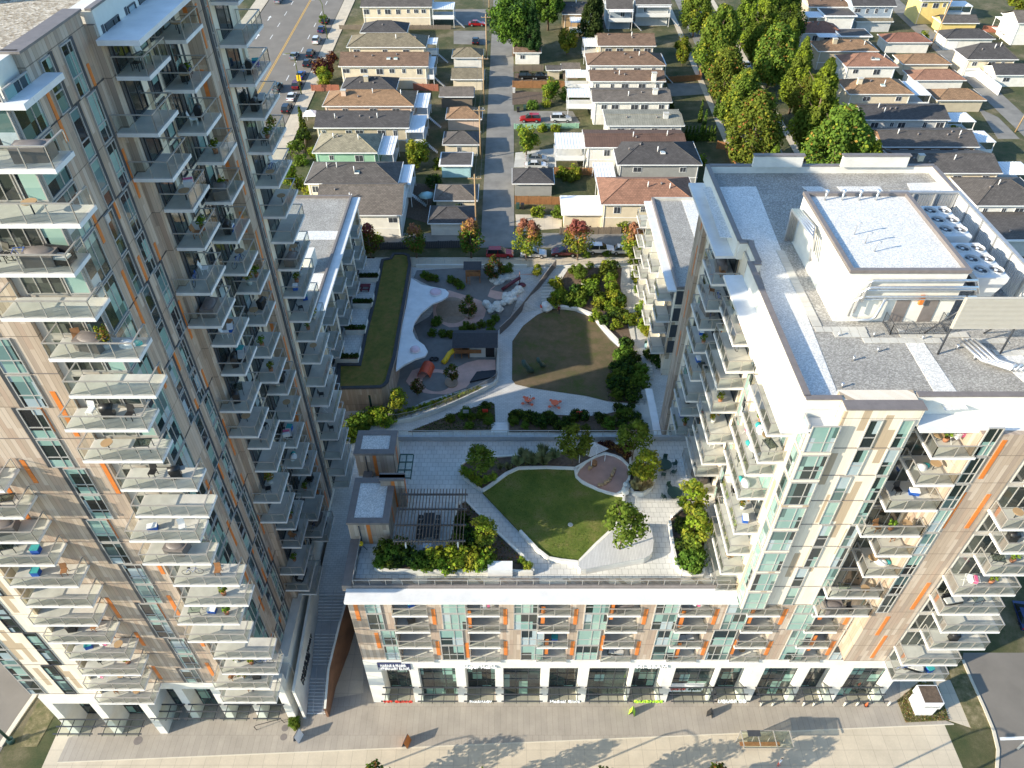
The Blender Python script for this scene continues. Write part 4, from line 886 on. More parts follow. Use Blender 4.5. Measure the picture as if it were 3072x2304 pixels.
for nm,c in (('w_cream',(.70,.60,.44)),('w_beige',(.50,.43,.31)),('w_mint',(.30,.52,.36)),('w_peach',(.66,.48,.36)),('w_white',(.76,.73,.66)),('w_grey',(.30,.30,.285)),('w_aqua',(.38,.60,.62)),('w_blue',(.30,.36,.42)),('w_brown',(.26,.15,.09)),('w_yellow',(.72,.55,.20)),('w_wood',(.20,.16,.12)),('w_tan',(.42,.28,.15)),('w_palegrey',(.55,.55,.53))): flat(nm,c,.85,.09,.9)
flat('trim_white',(.82,.81,.78),.6,.04,2); flat('patio_white',(.82,.83,.85),.5,.05,1); flat('brick_red',(.35,.13,.08),.85,.2,4)
HC=0
def house(name,cat,label,o,xl,xr,y,h,depth,roof,wall,typ='hip',cover=None,win=5,chim=0,vents=3,sky=0,door=0,rise=.42):
    global HC; HC+=1; rr=random.Random(HC*7)
    ox,oy=o; a=GS(ox+xl/2.16,oy+y/2.16,h); b=GS(ox+xr/2.16,oy+y/2.16,h)
    x0,x1,y0=a[0],b[0],a[1]; y1=y0+depth; g=zg((y0+y1)/2)-.3; e=a[2]
    t=thing(name,label,cat,((x0+x1)/2,y0,g)); ox_,oy_,oz_=(x0+x1)/2,y0,g
    X0,X1,Y1,E=x0-ox_,x1-ox_,depth,e-oz_
    ov=.45; B=MB()
    wx0,wx1,wy0,wy1=X0+ov,X1-ov,ov,Y1-ov
    B.box(wx0,wx1,wy0,wy1,-1.2,E-.12,wall)
    r=rise*depth/2
    if typ=='gable': B.poly([(wx0,wy0,E-.12),(wx0,wy1,E-.12),(wx0,(wy0+wy1)/2,E+r-.35)][::-1],wall).poly([(wx1,wy0,E-.12),(wx1,wy1,E-.12),(wx1,(wy0+wy1)/2,E+r-.35)],wall)
    B.build('wall',t)
    B=MB()
    if typ=='flat': B.box(X0,X1,0,Y1,E-.1,E+.12,'trim_white'); B.poly([(X0+.2,.2,E+.125),(X1-.2,.2,E+.125),(X1-.2,Y1-.2,E+.125),(X0+.2,Y1-.2,E+.125)],roof)
    else:
        i=depth/2 if typ=='hip' else 0
        i=min(i,(X1-X0)/2-.2); m=Y1/2; r0,r1=(X0+i,m,E+r),(X1-i,m,E+r)
        B.poly([(X0,0,E),(X1,0,E),r1,r0],roof).poly([(X1,Y1,E),(X0,Y1,E),r0,r1],roof)
        if i: B.poly([(X0,Y1,E),(X0,0,E),r0],roof).poly([(X1,0,E),(X1,Y1,E),r1],roof)
        B.poly([(X0,0,E-.06),(X0,Y1,E-.06),(X1,Y1,E-.06),(X1,0,E-.06)],'trim_white')
    rf=B.build('roof',t)
    F=MB().box(X0,X1,-.09,-.003,E-.17,E+.03,'trim_white').box(X1+.003,X1+.09,0,Y1,E-.17,E+.03,'trim_white').box(X0-.09,X0-.003,0,Y1,E-.17,E+.03,'trim_white')
    if typ!='flat':
        if i: 
            for p,q in (((X0,0,E),r0),((X1,0,E),r1),(r0,r1)): F.tube([(p[0],p[1],p[2]+.04),(q[0],q[1],q[2]+.04)],.07,roof,5,False)
        else: F.tube([(X0,m,E+r+.03),(X1,m,E+r+.03)],.08,roof,5,False)
    F.build('gutter',t)
    def rz(y_): return E+r*(1-abs(y_-Y1/2)/(Y1/2)) if typ!='flat' else E+.12
    for k in range(vents):
        vx=rr.uniform(X0+2.5,X1-2.5) if X1-X0>6 else (X0+X1)/2; vy=rr.uniform(.25,.45)*Y1; hh=rr.choice((.35,.35,1.0)); MB().cyl(vx,vy,rz(vy)-.1,rz(vy)+hh,.1 if hh>.5 else .17,'trim_white' if hh>.5 else 'coping_brown',6).build('roof_vent',rf)
    if chim:
        cx=X0+(X1-X0)*chim; B=MB().box(cx-.5,cx+.5,.1 if chim>.8 else Y1*.3,.9 if chim>.8 else Y1*.3+.8,E-.5,rz(Y1*.35)+1.0,'brick_red' if rr.random()<.35 else wall); B.box(cx-.6,cx+.6,(.0 if chim>.8 else Y1*.3-.1),(1.0 if chim>.8 else Y1*.3+.9),rz(Y1*.35)+1.0,rz(Y1*.35)+1.12,'slab_concrete'); B.build('chimney',t)
    for k in range(sky):
        sx_=X0+(X1-X0)*(.55+.08*k); MB().box(sx_-.45,sx_+.45,Y1*.22,Y1*.22+.9,rz(Y1*.22+.45)-.1,rz(Y1*.22+.45)+.2,'trim_white',top='window_pane').build('skylight',rf)
    tall=E>4.2
    if win:
        for k in range(win):
            q=(k+.5+rr.uniform(-.25,.25))/win; ww=rr.choice((.7,1.1,1.5)); wh=rr.choice((.9,1.2)); cx=wx0+(wx1-wx0)*q; zz=E-.75-wh
            f=MB().box(cx-ww/2-.1,cx+ww/2+.1,wy0-.05,wy0-.002,zz-.1,zz+wh+.1,'trim_white').build('window',t)
            MB().box(cx-ww/2,cx-.04,wy0-.07,wy0-.052,zz,zz+wh,'dark_frame').box(cx+.04,cx+ww/2,wy0-.07,wy0-.052,zz,zz+wh,'dark_frame').build('pane',f)
    if tall and (X1-X0)>10: MB().box(wx0,wx1,wy0-.04,wy0-.002,E-2.95,E-2.8,'trim_white').build('trim_board',t)
    for xx in (wx0+.25,wx1-.3): 
        if tall: MB().box(xx,xx+.09,wy0-.1,wy0-.004,-.5,E-.15,'trim_white').build('downpipe',t)
    if door: MB().box(wx0+.6,min(wx1-.5,wx0+3.4),wy0-.04,wy0-.002,.2,2.3,'trim_white').build('garage_door',t)
    if cover:
        c0,c1,cy0,cy1,ch=cover; ca=GS(ox+c0/2.16,oy+cy1/2.16,ch); cb=GS(ox+c1/2.16,oy+cy1/2.16,ch); cd=max(2.,GS(ox+c0/2.16,oy+cy0/2.16,ch)[1]-ca[1])
        u0,u1,v0,v1=ca[0]-ox_,cb[0]-ox_,ca[1]-oy_,ca[1]-oy_+cd; zt=ca[2]-oz_
        B=MB().box(u0,u1,v0,v1,zt-.12,zt,'patio_white')
        n=int((u1-u0)/.6)
        for q in range(n): B.box(u0+q*.6,u0+q*.6+.05,v0,v1,zt,zt+.05,'trim_white')
        c=B.build('patio_cover',t); B=MB()
        for ux in (u0+.1,u1-.2):
            for vy in (v0+.1,v1-.2): B.box(ux,ux+.12,vy,vy+.12,-.5,zt-.12,'trim_white')
        B.build('post',c)
        if ch>3.4:
            B=MB().box(u0,u1,v0,v1,zt-2.7,zt-2.55,'w_palegrey').box(u0,u1,v0,v0+.05,zt-2.55,zt-1.6,'trim_white'); B.build('deck',c)
            B=MB(); 
            for q in range(10): B.box(u1+q*.28,u1+q*.28+.3,v0+.3,v0+1.3,zt-2.7-q*.26,zt-2.62-q*.26,'w_palegrey')
            B.build('outside_stair',t)
    return t
A=(750,0);Bo=(1500,0);Dd=(2272,0)
house('house','house','low dark roofed house with white walls right behind the left wing',A,420,985,1395,4.6,12.5,'roof_grey','w_white','gable',win=3,chim=0,vents=4)
house('house','house','cream house with dark grey hip roof and a long white patio cover strip',A,352,958,1190,5.4,9,'roof_dark','w_cream',win=6,sky=1,cover=(955,1040,1055,1195,4.8))
house('house','house','mint green house with sage hip roof and a white patio cover with stairs',A,403,825,990,5.4,9,'roof_sage','w_mint',win=2,cover=(825,928,868,1000,4.8))
house('house','house','beige house with black gable roof in two bays and pale blue patio cover',A,413,1030,828,5.4,8.6,'roof_charcoal','w_beige','gable',win=5,vents=5,cover=(1005,1125,735,855,4.8))
house('house','house','peach house with tan tiled hip roof and ribbed white patio cover',A,468,1062,688,5.4,8.8,'roof_tan','w_peach',win=3,cover=(1060,1152,592,695,4.8),chim=.22)
house('house','house','low charcoal hip roofed house wedged behind the peach house',A,585,945,585,3.4,8,'roof_charcoal','w_beige',win=0,chim=.45)
house('house','house','cream house with brown gable roof in two bays and two roof boxes',A,573,1155,430,5.4,8.6,'roof_brown','w_cream','gable',win=6,sky=2,cover=(1110,1190,355,440,4.8))
house('house','house','cream house with olive grey hip roof and white corner patio cover',A,625,1140,306,5.4,9,'roof_olive','w_cream',win=3,cover=(1130,1210,238,285,4.8))
house('house','house','single storey house with dark pointed hip roof above the olive roofed house',A,712,1015,212,3.2,8.5,'roof_charcoal','w_cream',win=0,vents=1)
house('house','house','long cream two storey house with dark roof at the top edge beside the avenue',A,714,1178,45,5.6,9,'roof_dark','w_cream','gable',win=7,cover=(1178,1320,5,58,5))
for i,(lb,xl,xr,y,rf,wl,tp,dp) in enumerate((
 ('white garage with slate blue skewed hip roof, nearest garage on the left of the lane',1152,1455,1448,'roof_charcoal','w_white','hip',6.5),
 ('cream garage with grey hip roof behind the slate roofed garage',1190,1475,1300,'roof_grey','w_cream','hip',6.5),
 ('aqua walled flat roofed garage beside the lane',1225,1440,1075,'roof_dark','w_aqua','flat',6),
 ('cream garage with dark hip roof beside the lane, behind the aqua garage',1247,1487,937,'roof_dark','w_cream','hip',6.5),
 ('peach garage with tan tiled hip roof beside the lane',1267,1503,772,'roof_tan','w_peach','hip',6.5),
 ('old timber garage with plain grey flat roof beside the lane',1225,1450,627,'roof_grey','w_wood','gable',5.5),
 ('cream garage with olive gable roof beside the lane',1303,1516,514,'roof_olive','w_cream','gable',6.5),
 ('white garage with olive hip roof beside the lane, farthest of the row',1307,1510,374,'roof_olive','w_white','hip',6.5))):
    house('garage','garage',lb,A,xl,xr,y,2.7,dp,rf,wl,tp,win=1 if i in (1,3) else 0,vents=0,rise=.45)
house('house','house','cream house with large terracotta tiled hip roof, partly behind the right wing',Bo,655,1290,1325,5.4,10.5,'roof_terracotta','w_cream',win=4,cover=None)
house('carport','carport','white flat roofed carport in front of the terracotta roofed house',Bo,402,690,1392,3.0,7,'patio_white','w_cream','flat',win=0,vents=0)
house('garage','garage','grey garage with dark hip roof on the right of the lane',Bo,80,352,1190,2.8,6.5,'roof_charcoal','w_grey','hip',win=0,vents=0,rise=.5)
house('house','house','grey stucco house with big charcoal hip roof beside a square white patio cover',Bo,760,1312,1068,5.2,10.5,'roof_charcoal','w_grey',win=2,sky=1,cover=(620,757,1040,1175,3.3))
house('house','house','long white house under a low brown metal roof with brown awning and deck',Bo,553,1215,955,5.2,8.4,'roof_metal_brown','w_white','gable',win=3,rise=.22,cover=(360,553,850,960,4.9))
house('house','house','pale house with flat grey green roof and a boxy chimney',Bo,690,1197,815,5.0,8.6,'roof_greygreen','w_palegrey','gable',win=4,chim=.78,rise=.15)
house('house','house','white house with grey brown roof, high deck and white patio cover',Bo,600,1117,662,5.2,8.4,'roof_grey','w_white','gable',win=5,rise=.25,chim=.8,cover=(440,605,567,628,5))
house('house','house','white house with plain dark brown roof and wide cover over its deck',Bo,585,1075,527,5.2,7.4,'roof_brown','w_white','gable',win=5,rise=.28,chim=.84,cover=(430,582,447,500,4.8))
house('house','house','house with brown hip roof and white gutter just above the plain brown roof',Bo,565,1075,424,5.2,8.4,'roof_brown','w_white',win=4,cover=(1000,1080,345,420,4.6))
house('house','house','beige house with brown gable roof and side stair below the dark conifer',Bo,635,1012,298,5.2,9,'roof_brown','w_beige','gable',win=4,cover=(545,640,232,300,4.4),rise=.35)
house('garage','garage','white garage with brown roof on the right of the lane beside the tall broadleaf',Bo,88,268,341,3.0,6.5,'roof_brown','w_white','gable',win=1,vents=0,rise=.3)
house('shed','shed','small beige shed with dark gable roof beside the orange fence yard',Bo,300,398,455,2.4,3,'roof_dark','w_beige','gable',win=0,vents=0)
house('shed','shed','long low dark roofed shed beside the small beige shed',Bo,400,522,450,2.5,4,'roof_grey','w_wood','gable',win=0,vents=0)
house('house','house','blue grey house with wooden wall half hidden between the dark trees at the top',Bo,405,600,92,5.2,9,'roof_dark','w_tan','gable',win=1,cover=(458,580,85,145,4.6))
house('house','house','shaded house with corrugated white roof cover behind the dark conifer',Bo,690,865,60,5.2,9,'roof_dark','w_blue','gable',win=1,cover=(710,866,25,76,5))
house('house','house','grey house with a broad balcony under a ribbed white roof at the top edge',Bo,880,1112,30,5.6,9,'roof_dark','w_palegrey','gable',win=1,cover=(885,1110,10,45,5.2))
house('house','house','white house with dark low pitched roof seen just behind the right block parapet',Dd,1420,1900,1333,4.6,11,'roof_dark','w_white','hip',win=4,vents=2)
house('house','house','dark flat roofed house below the white one, partly hidden by the roof parapet',Dd,1500,2000,1560,3.4,10,'roof_dark','w_palegrey','flat',win=2,vents=2)
house('house','house','beige house with dark brown roof, brick chimney and striped white patio cover',Dd,945,1592,1122,5.2,10,'roof_dark','w_cream','gable',win=4,chim=.22,rise=.3,cover=(1560,1800,1040,1130,4.4))
house('house','house','brown house with dark grey roof and white patio cover, second up from the parapet',Dd,815,1443,952,5.2,9.2,'roof_dark','w_brown','gable',win=6,rise=.3,vents=6,cover=(1400,1550,840,920,4.4))
house('house','house','white house with long black roof in the tree shadow and white patio cover',Dd,685,1255,777,5.2,8.8,'roof_charcoal','w_palegrey','gable',win=5,rise=.3,vents=5,cover=(1235,1420,722,788,4.2))
house('house','house','cream house with tan tiled hip roof and massive white chimney',Dd,595,1018,610,5.2,9,'roof_tan','w_cream',win=2,chim=.2,sky=1,cover=(920,1132,515,615,4.4))
house('house','house','white house with terracotta tiled hip roof and two skylights',Dd,575,918,433,5.2,8.4,'roof_terracotta','w_white',win=2,sky=2)
house('house','house','low house with tan tiled roof behind the terracotta roofed house',Dd,395,790,332,4.6,7.5,'roof_tan','w_beige',win=0,chim=.3)
house('house','house','beige house with flat black roof edged white and a bright patio roof',Dd,540,748,237,5.0,6,'roof_dark','w_beige','flat',win=1,vents=0,cover=(400,555,175,240,4.6))
house('house','house','house with red tiled roof between the street trees and the flat black roof',Dd,285,560,215,4.6,8,'roof_red','w_white',win=2)
house('house','house','white house with flat black roof and white patio roof beyond the red roof',Dd,440,650,105,5,7,'roof_dark','w_white','flat',win=0,vents=0,cover=(330,447,68,112,4.6))
house('house','house','brown roofed beige house at the top edge behind the street trees',Dd,335,612,45,5,8,'roof_brown','w_beige','gable',win=2)
house('house','house','dark two storey house with long balcony at the top edge near the lane',Dd,620,905,40,6.4,9,'roof_charcoal','w_blue','gable',win=4)
for i,(lb,xl,xr,y,rf,wl,tp) in enumerate((
 ('beige garage with tan hip roof beside the right lane, nearest of the row',1165,1487,650,'roof_tan','w_beige','hip'),
 ('white garage with terracotta hip roof beside the right lane',1015,1357,520,'roof_terracotta','w_white','hip'),
 ('cream garage with brown tan hip roof beside the right lane',945,1262,416,'roof_tan','w_cream','hip'),
 ('white garage with red tiled roof and white awning beside the right lane',840,1135,275,'roof_red','w_white','hip'),
 ('pale garage with olive grey gable roof beside the right lane, farthest of the row',645,885,140,'roof_olive','w_palegrey','gable'))):
    house('garage','garage',lb,Dd,xl,xr,y,2.8,6.8,rf,wl,tp,win=0,vents=0,rise=.4)
house('house','house','bright yellow house with outside stair at the top right',Dd,1065,1265,5,6.2,9,'roof_dark','w_yellow','gable',win=3,cover=(1240,1400,0,40,4))
house('garage','garage','small yellow garage with dark roof across the right lane',Dd,1195,1440,150,2.8,6,'roof_dark','w_yellow','gable',win=0,vents=0)
house('garage','garage','white doored garage with black hip roof across the right lane',Dd,1222,1545,252,2.9,7,'roof_charcoal','w_white','hip',win=0,door=1,vents=0)
house('coach_house','house','cream coach house with black roof and white double doors across the right lane',Dd,1360,1695,385,4.4,7.5,'roof_charcoal','w_cream','hip',win=3,door=1,rise=.7)
house('garage','garage','white garage with black roof at the right edge behind the white fence',Dd,1545,1850,487,2.9,7,'roof_charcoal','w_white','gable',win=1,vents=0)
house('house','house','white house corner with porch columns at the right edge',Dd,1690,2050,150,5.6,9,'roof_grey','w_white','gable',win=1,cover=(1610,1728,100,150,4.2))
# more blocks out of the picture and at its top edge stay simple
# yard fences, paths
def fence(label,o,pts,h,m,name='yard_fence'):
    B=MB(); P=[GS(o[0]+a/2.16,o[1]+b/2.16,0) for a,b in pts]
    for p,q in zip(P,P[1:]):
        L=math.dist(p[:2],q[:2]); n=max(1,int(L/.32)); ux,uy=(q[0]-p[0])/L,(q[1]-p[1])/L
        for i in range(n):
            s=i*.32; x,y=p[0]+ux*s,p[1]+uy*s; e=.29; z=zg(y); d=.05 if i%7 else .09
            B.prism([(x-uy*d,y+ux*d),(x+uy*d,y-ux*d),(x+ux*e+uy*d,y+uy*e-ux*d),(x+ux*e-uy*d,y+uy*e+ux*d)],z-.2,z+h+(.08 if i%7==0 else 0),m)
    tag(B.build(name),label,'fence')
fence('red brown board fence behind the peach house',A,[(400,590),(590,590)],1.5,'brick_red'); fence('red brown board fence between peach house and lane garages',A,[(1060,585),(1230,590)],1.6,'brick_red')
fence('orange board fence of the yard beside the lane',Bo,[(80,570),(425,570)],1.7,'timber_brown'); fence('orange board fence below the small red brown shed deck',Bo,[(440,565),(590,565)],1.3,'timber_brown')
fence('pale green picket fence below the red car',Bo,[(90,835),(515,830)],1.1,'w_mint'); fence('yellow brown board fence beside the grey garage yard',Bo,[(95,1320),(400,1325)],1.6,'timber_brown')
fence('brown board fence behind the charcoal roofed house',Bo,[(350,1130),(625,1135)],1.5,'timber_brown'); fence('worn timber fence below the terracotta roofed house',Bo,[(385,1520),(790,1515)],1.4,'w_wood')
fence('long dark fence along the rear street below the white garages',A,[(560,1625),(1480,1600)],1.4,'shingle_dark'); fence('orange timber fence curving at the right corner yard',Bo,[(1400,960),(1460,970),(1520,1110)],1.6,'timber_brown')
fence('brown fence of the front yard below the palm',Bo,[(1085,535),(1300,520),(1290,460)],1.4,'timber_brown'); fence('white board fence along the far side of the right lane',Dd,[(1410,500),(1560,620)],2.2,'trim_white')
fence('thin brown fence below the cream house at the top',A,[(580,190),(1310,190)],1.1,'w_wood'); fence('brown picket fence below the white brown roofed garage',Bo,[(85,465),(285,460)],1.5,'w_wood'); fence('red brown fence beyond the black roofed garage',Dd,[(1450,205),(1620,215)],1.6,'brick_red')
fence('grey fence of the mint house front yard',A,[(270,1010),(350,1010),(370,880)],1.1,'w_wood')
for o,pts,m,nm in ((Bo,[(80,720),(470,720),(520,800),(85,810)],'lane_asphalt','driveway'),(Bo,[(100,1390),(400,1395),(400,1480),(110,1500)],'sidewalk','driveway'),(Bo,[(100,990),(360,960),(365,1085),(90,1085)],'slab_concrete','driveway'),(Bo,[(80,590),(330,600),(340,660),(80,680)],'soil','bare_yard'),(Bo,[(1080,540),(1330,540),(1330,610),(1110,625)],'lane_asphalt','driveway'),(Bo,[(95,475),(290,475),(290,525),(95,525)],'soil','bare_yard'),(A,[(1010,1180),(1195,1200),(1160,1450),(985,1400)],'soil','bare_yard'),(Dd,[(1430,700),(1560,760),(1700,900),(1560,900)],'lane_asphalt','driveway'),(A,[(1320,200),(1530,200),(1530,290),(1320,285)],'lane_asphalt','driveway'),(A,[(1320,60),(1530,60),(1530,160),(1320,165)],'lane_asphalt','driveway'),(Bo,[(620,90),(880,90),(900,170),(620,190)],'soil','bare_yard')):
    P=[GS(o[0]+a/2.16,o[1]+b/2.16,0)[:2] for a,b in pts]; struct(MB().prism(P,lambda x,y:zg(y)-.1,lambda x,y:zg(y)+.03,m,bot=False).build(nm))
# ================================================================ vegetation
def leaf(name,c,var=.35,tr=.25):
    m=bpy.data.materials.new(name); m.use_nodes=True; t=m.node_tree; t.nodes.clear(); MATS[name]=m
    o=N(t,'ShaderNodeOutputMaterial'); d=N(t,'ShaderNodeBsdfDiffuse'); tl=N(t,'ShaderNodeBsdfTranslucent'); x=N(t,'ShaderNodeMixShader'); x.inputs[0].default_value=tr
    oi=N(t,'ShaderNodeObjectInfo'); hs=N(t,'ShaderNodeHueSaturation')
    cc=ramp(t,noise(t,1.6,5,.75),[(.3,tuple(v*(1-var) for v in c)),(.7,tuple(min(1,v*(1+var)) for v in c))])
    t.links.new(math_(t,'ADD',math_(t,'MULTIPLY',oi.outputs['Random'],.05),.475),hs.inputs['Hue']); t.links.new(math_(t,'ADD',math_(t,'MULTIPLY',oi.outputs['Random'],.35),.82),hs.inputs['Value']); t.links.new(cc,hs.inputs['Color'])
    for n in (d,tl): t.links.new(hs.outputs[0],n.inputs[0])
    t.links.new(d.outputs[0],x.inputs[1]); t.links.new(tl.outputs[0],x.inputs[2]); t.links.new(x.outputs[0],o.inputs[0])
for n_,c_ in dict(lf_green=(.095,.15,.022),lf_mid=(.13,.18,.03),lf_yellow=(.27,.28,.035),lf_bright=(.22,.30,.03),lf_dark=(.035,.062,.02),lf_conifer=(.05,.085,.025),lf_red=(.30,.11,.08),lf_orange=(.33,.17,.05),lf_rust=(.20,.10,.035),lf_purple=(.06,.02,.028),lf_grass=(.26,.28,.13),lf_straw=(.42,.38,.20)).items(): leaf(n_,c_)
flat('bark',(.16,.11,.075),.9,.25,3)
def crown(B,cx,cy,cz,rx,ry,rz,n,ls,mats,seed,nc=26,cr=.36,shape='round',core=None):
    rr=random.Random(seed); cl=[]
    for i in range(nc):
        u=rr.uniform(-1,1); a=rr.uniform(0,2*math.pi); q=rr.uniform(.45,.82)
        if shape=='cone': u=rr.uniform(-1,1); w_=(1-(u+1)/2)**.7*.95 if u>-.55 else .8*(u+1)/.45; k=rr.uniform(.55,.95)*w_; p=(k*math.cos(a),k*math.sin(a),u*.93); c=cr*(.35+.65*w_)
        elif shape=='oval': w_=math.sqrt(max(0,1-u*u)); w_=w_*(1.1-.35*(u+.2)) ; k=rr.uniform(.5,.85)*w_; p=(k*math.cos(a),k*math.sin(a),u*.85); c=cr*(.55+.5*w_)
        else: w_=math.sqrt(1-u*u); p=(q*w_*math.cos(a),q*w_*math.sin(a),q*u); c=cr*rr.uniform(.7,1.2)
        cl.append((p,c))
    for i in range(n):
        p,c=cl[i%nc]; 
        d=Vector((rr.gauss(0,1),rr.gauss(0,1),rr.gauss(0,1))).normalized(); q=c*rr.uniform(.55,1.08)
        x,y,z=(p[0]+d.x*q)*rx,(p[1]+d.y*q)*ry,(p[2]+d.z*q)*rz
        nrm=(d+Vector((rr.uniform(-.7,.7),rr.uniform(-.7,.7),rr.uniform(-.3,.9)))).normalized(); e1=nrm.orthogonal().normalized(); e2=nrm.cross(e1); s=ls*rr.uniform(.6,1.25)
        a=rr.uniform(0,6.28); f1=(e1*math.cos(a)+e2*math.sin(a))*s; f2=(e2*math.cos(a)-e1*math.sin(a))*s*.7
        h=(z/rz+1)/2; m=mats(h,rr,i%nc) if callable(mats) else rr.choice(mats)
        o=Vector((cx+x,cy+y,cz+z)); B.poly([o-f1,o-f2*.9,o+f1,o+f2],m)
    return B
def trunk(B,h,r,limbs,spread,seed,base=.35,top=.85):
    rr=random.Random(seed); B.tube([(0,0,-.6),(.05*h*rr.uniform(-.3,.3),0,h*.4),(0,.02*h,h*top)],[r,r*.75,r*.25],'bark',7)
    for i in range(limbs):
        a=i*2.4+rr.uniform(-.4,.4); z=h*rr.uniform(base,.7); L=spread*rr.uniform(.5,.85)
        B.tube([(0,0,z),(L*.5*math.cos(a),L*.5*math.sin(a),z+L*.45),(L*math.cos(a),L*math.sin(a),z+L*.95)],[r*.45,r*.28,r*.1],'bark',5)
def maketree(name,h,rw,mats,shape='oval',n=2200,ls=.3,base=.28,limbs=6,tr=.16,seed=1,nc=30,cr=.36):
    t=thing(name,'x','tree',(0,-500,0)); B=MB(); trunk(B,h,tr,limbs,rw,seed,base); B.build('trunk',t)
    cb=h*base*.8; crown(MB_:=MB(),0,0,(h+cb)/2,rw,rw,(h-cb)/2,n,ls,mats,seed,nc,cr,shape); MB_.build('crown',t); register(t); return t
def topped(lo,mid,hi,a=.62,b_=.78):
    return lambda h,rr,c: hi if h+rr.uniform(-.12,.12)>b_ else mid if h+rr.uniform(-.12,.12)>a else rr.choice(lo)
def clumpy(lst):
    return lambda h,rr,c: lst[(c*7)%len(lst)] if rr.random()<.75 else rr.choice(lst)
P={}
P['maple_a']=maketree('maple_tree',7.2,2.2,topped(['lf_mid','lf_yellow','lf_mid','lf_yellow'],'lf_orange','lf_red',.6,.72),seed=3,n=2600,ls=.2)
P['maple_b']=maketree('maple_tree',7.0,2.1,topped(['lf_green','lf_green','lf_rust'],'lf_orange','lf_red',.74,.84),seed=4,n=2600,ls=.2)
P['horn_a']=maketree('hornbeam_tree',15,4.6,clumpy(['lf_mid','lf_mid','lf_yellow','lf_mid','lf_green']),seed=5,n=12000,ls=.3,base=.14,nc=95,cr=.26,shape='oval',tr=.3)
P['horn_b']=maketree('hornbeam_tree',15,4.8,clumpy(['lf_mid','lf_yellow','lf_yellow','lf_mid','lf_mid','lf_orange','lf_mid']),seed=6,n=11000,ls=.3,base=.14,nc=90,cr=.27,shape='oval',tr=.3)
P['horn_c']=maketree('hornbeam_tree',17,4.4,clumpy(['lf_mid','lf_bright','lf_mid','lf_green']),seed=7,n=12000,ls=.3,base=.10,nc=100,cr=.25,shape='cone',tr=.3)
P['broad']=maketree('broadleaf_tree',17,7,clumpy(['lf_green','lf_conifer','lf_green','lf_mid']),seed=8,n=13000,ls=.36,base=.15,nc=110,cr=.24,shape='round',tr=.45)
P['conifer']=maketree('conifer_tree',20,4.4,['lf_conifer','lf_dark','lf_conifer'],seed=9,n=12000,ls=.34,base=.1,nc=90,cr=.26,shape='cone',tr=.35)
P['small']=maketree('small_tree',4.6,1.55,['lf_green','lf_mid','lf_mid'],seed=10,n=1900,ls=.15,base=.3,shape='oval',tr=.07)
P['small_y']=maketree('small_tree',4.6,1.5,clumpy(['lf_mid','lf_yellow','lf_bright']),seed=11,n=1900,ls=.15,base=.3,shape='oval',tr=.07)
P['small_d']=maketree('small_tree',4.2,1.2,['lf_dark','lf_green','lf_rust'],seed=12,n=1500,ls=.13,base=.3,shape='oval',tr=.06)
P['yard']=maketree('yard_tree',6.5,2.7,clumpy(['lf_mid','lf_yellow','lf_bright','lf_green']),seed=13,n=2600,ls=.26,base=.2,shape='round',nc=40,cr=.34)
P['plum']=maketree('plum_tree',6,2.8,['lf_purple','lf_purple','lf_rust'],seed=14,n=2600,ls=.26,base=.2,shape='round',nc=40,cr=.34)
def makeshrub(name,rx,rz,mats,n=700,ls=.14,seed=1,nc=16,shape='round'):
    t=thing(name,'x','shrub',(0,-500,0)); B=crown(MB(),0,0,rz*.75,rx,rx,rz,n,ls,mats,seed,nc,.42,shape); B.build('foliage',t)
    B=MB(); [B.tube([(0,0,-.1),(rx*.3*math.cos(a),rx*.3*math.sin(a),rz)],.025,'bark',4) for a in (0,2,4)]; B.build('stem',t); register(t); return t
P['sh_y']=makeshrub('shrub',1,.9,clumpy(['lf_mid','lf_bright','lf_yellow']),seed=21); P['sh_g']=makeshrub('shrub',1,.85,['lf_green','lf_mid'],seed=22); P['sh_d']=makeshrub('shrub',1,.85,['lf_dark','lf_green','lf_dark'],seed=23)
P['sh_r']=makeshrub('shrub',.9,.7,['lf_purple','lf_rust'],seed=24); P['cone']=makeshrub('cypress',.55,1.7,['lf_green','lf_conifer','lf_mid'],n=900,ls=.12,seed=25,nc=30,shape='cone')
def makegrass(name,mat,seed):
    t=thing(name,'x','ornamental grass',(0,-500,0)); B=MB(); rr=random.Random(seed)
    for i in range(260):
        a=rr.uniform(0,6.28); L=rr.uniform(.6,1.25); s=rr.uniform(.1,.6); w_=.025; c,d=math.cos(a),math.sin(a); bx,by=c*rr.uniform(0,.15),d*rr.uniform(0,.15)
        B.poly([(bx-d*w_,by+c*w_,0),(bx+d*w_,by-c*w_,0),(bx+c*s*.5+d*w_,by+d*s*.5-c*w_,L*.7),(bx+c*s,by+d*s,L*(1-.2*s))],mat)
    B.build('blades',t); register(t); return t
P['grass']=makegrass('ornamental_grass','lf_grass',31); P['straw']=makegrass('ornamental_grass','lf_straw',32)
USED=set(); VN=0
def plant(kind,p,s,label,group=None,cat=None,rz=None):
    global VN; VN+=1; rr=random.Random(VN*13); r=P[kind]; rz=rr.uniform(0,6.28) if rz is None else rz
    if kind not in USED:
        USED.add(kind); r.location=p; r.rotation_euler=(0,0,rz); r.scale=(s,s,s) if not isinstance(s,tuple) else s; r['label']=label
        if group: r['group']=group
        o=r
    else: o=dup(r,p,rz,s,label,group)
    if not group and 'group' in o: del o['group']
    if cat: o['category']=cat
    return o
def at(px,py,z): return G(px,py,z)
def at2(px,py,z=0): return G(px*1.3888,py*1.3888,z)
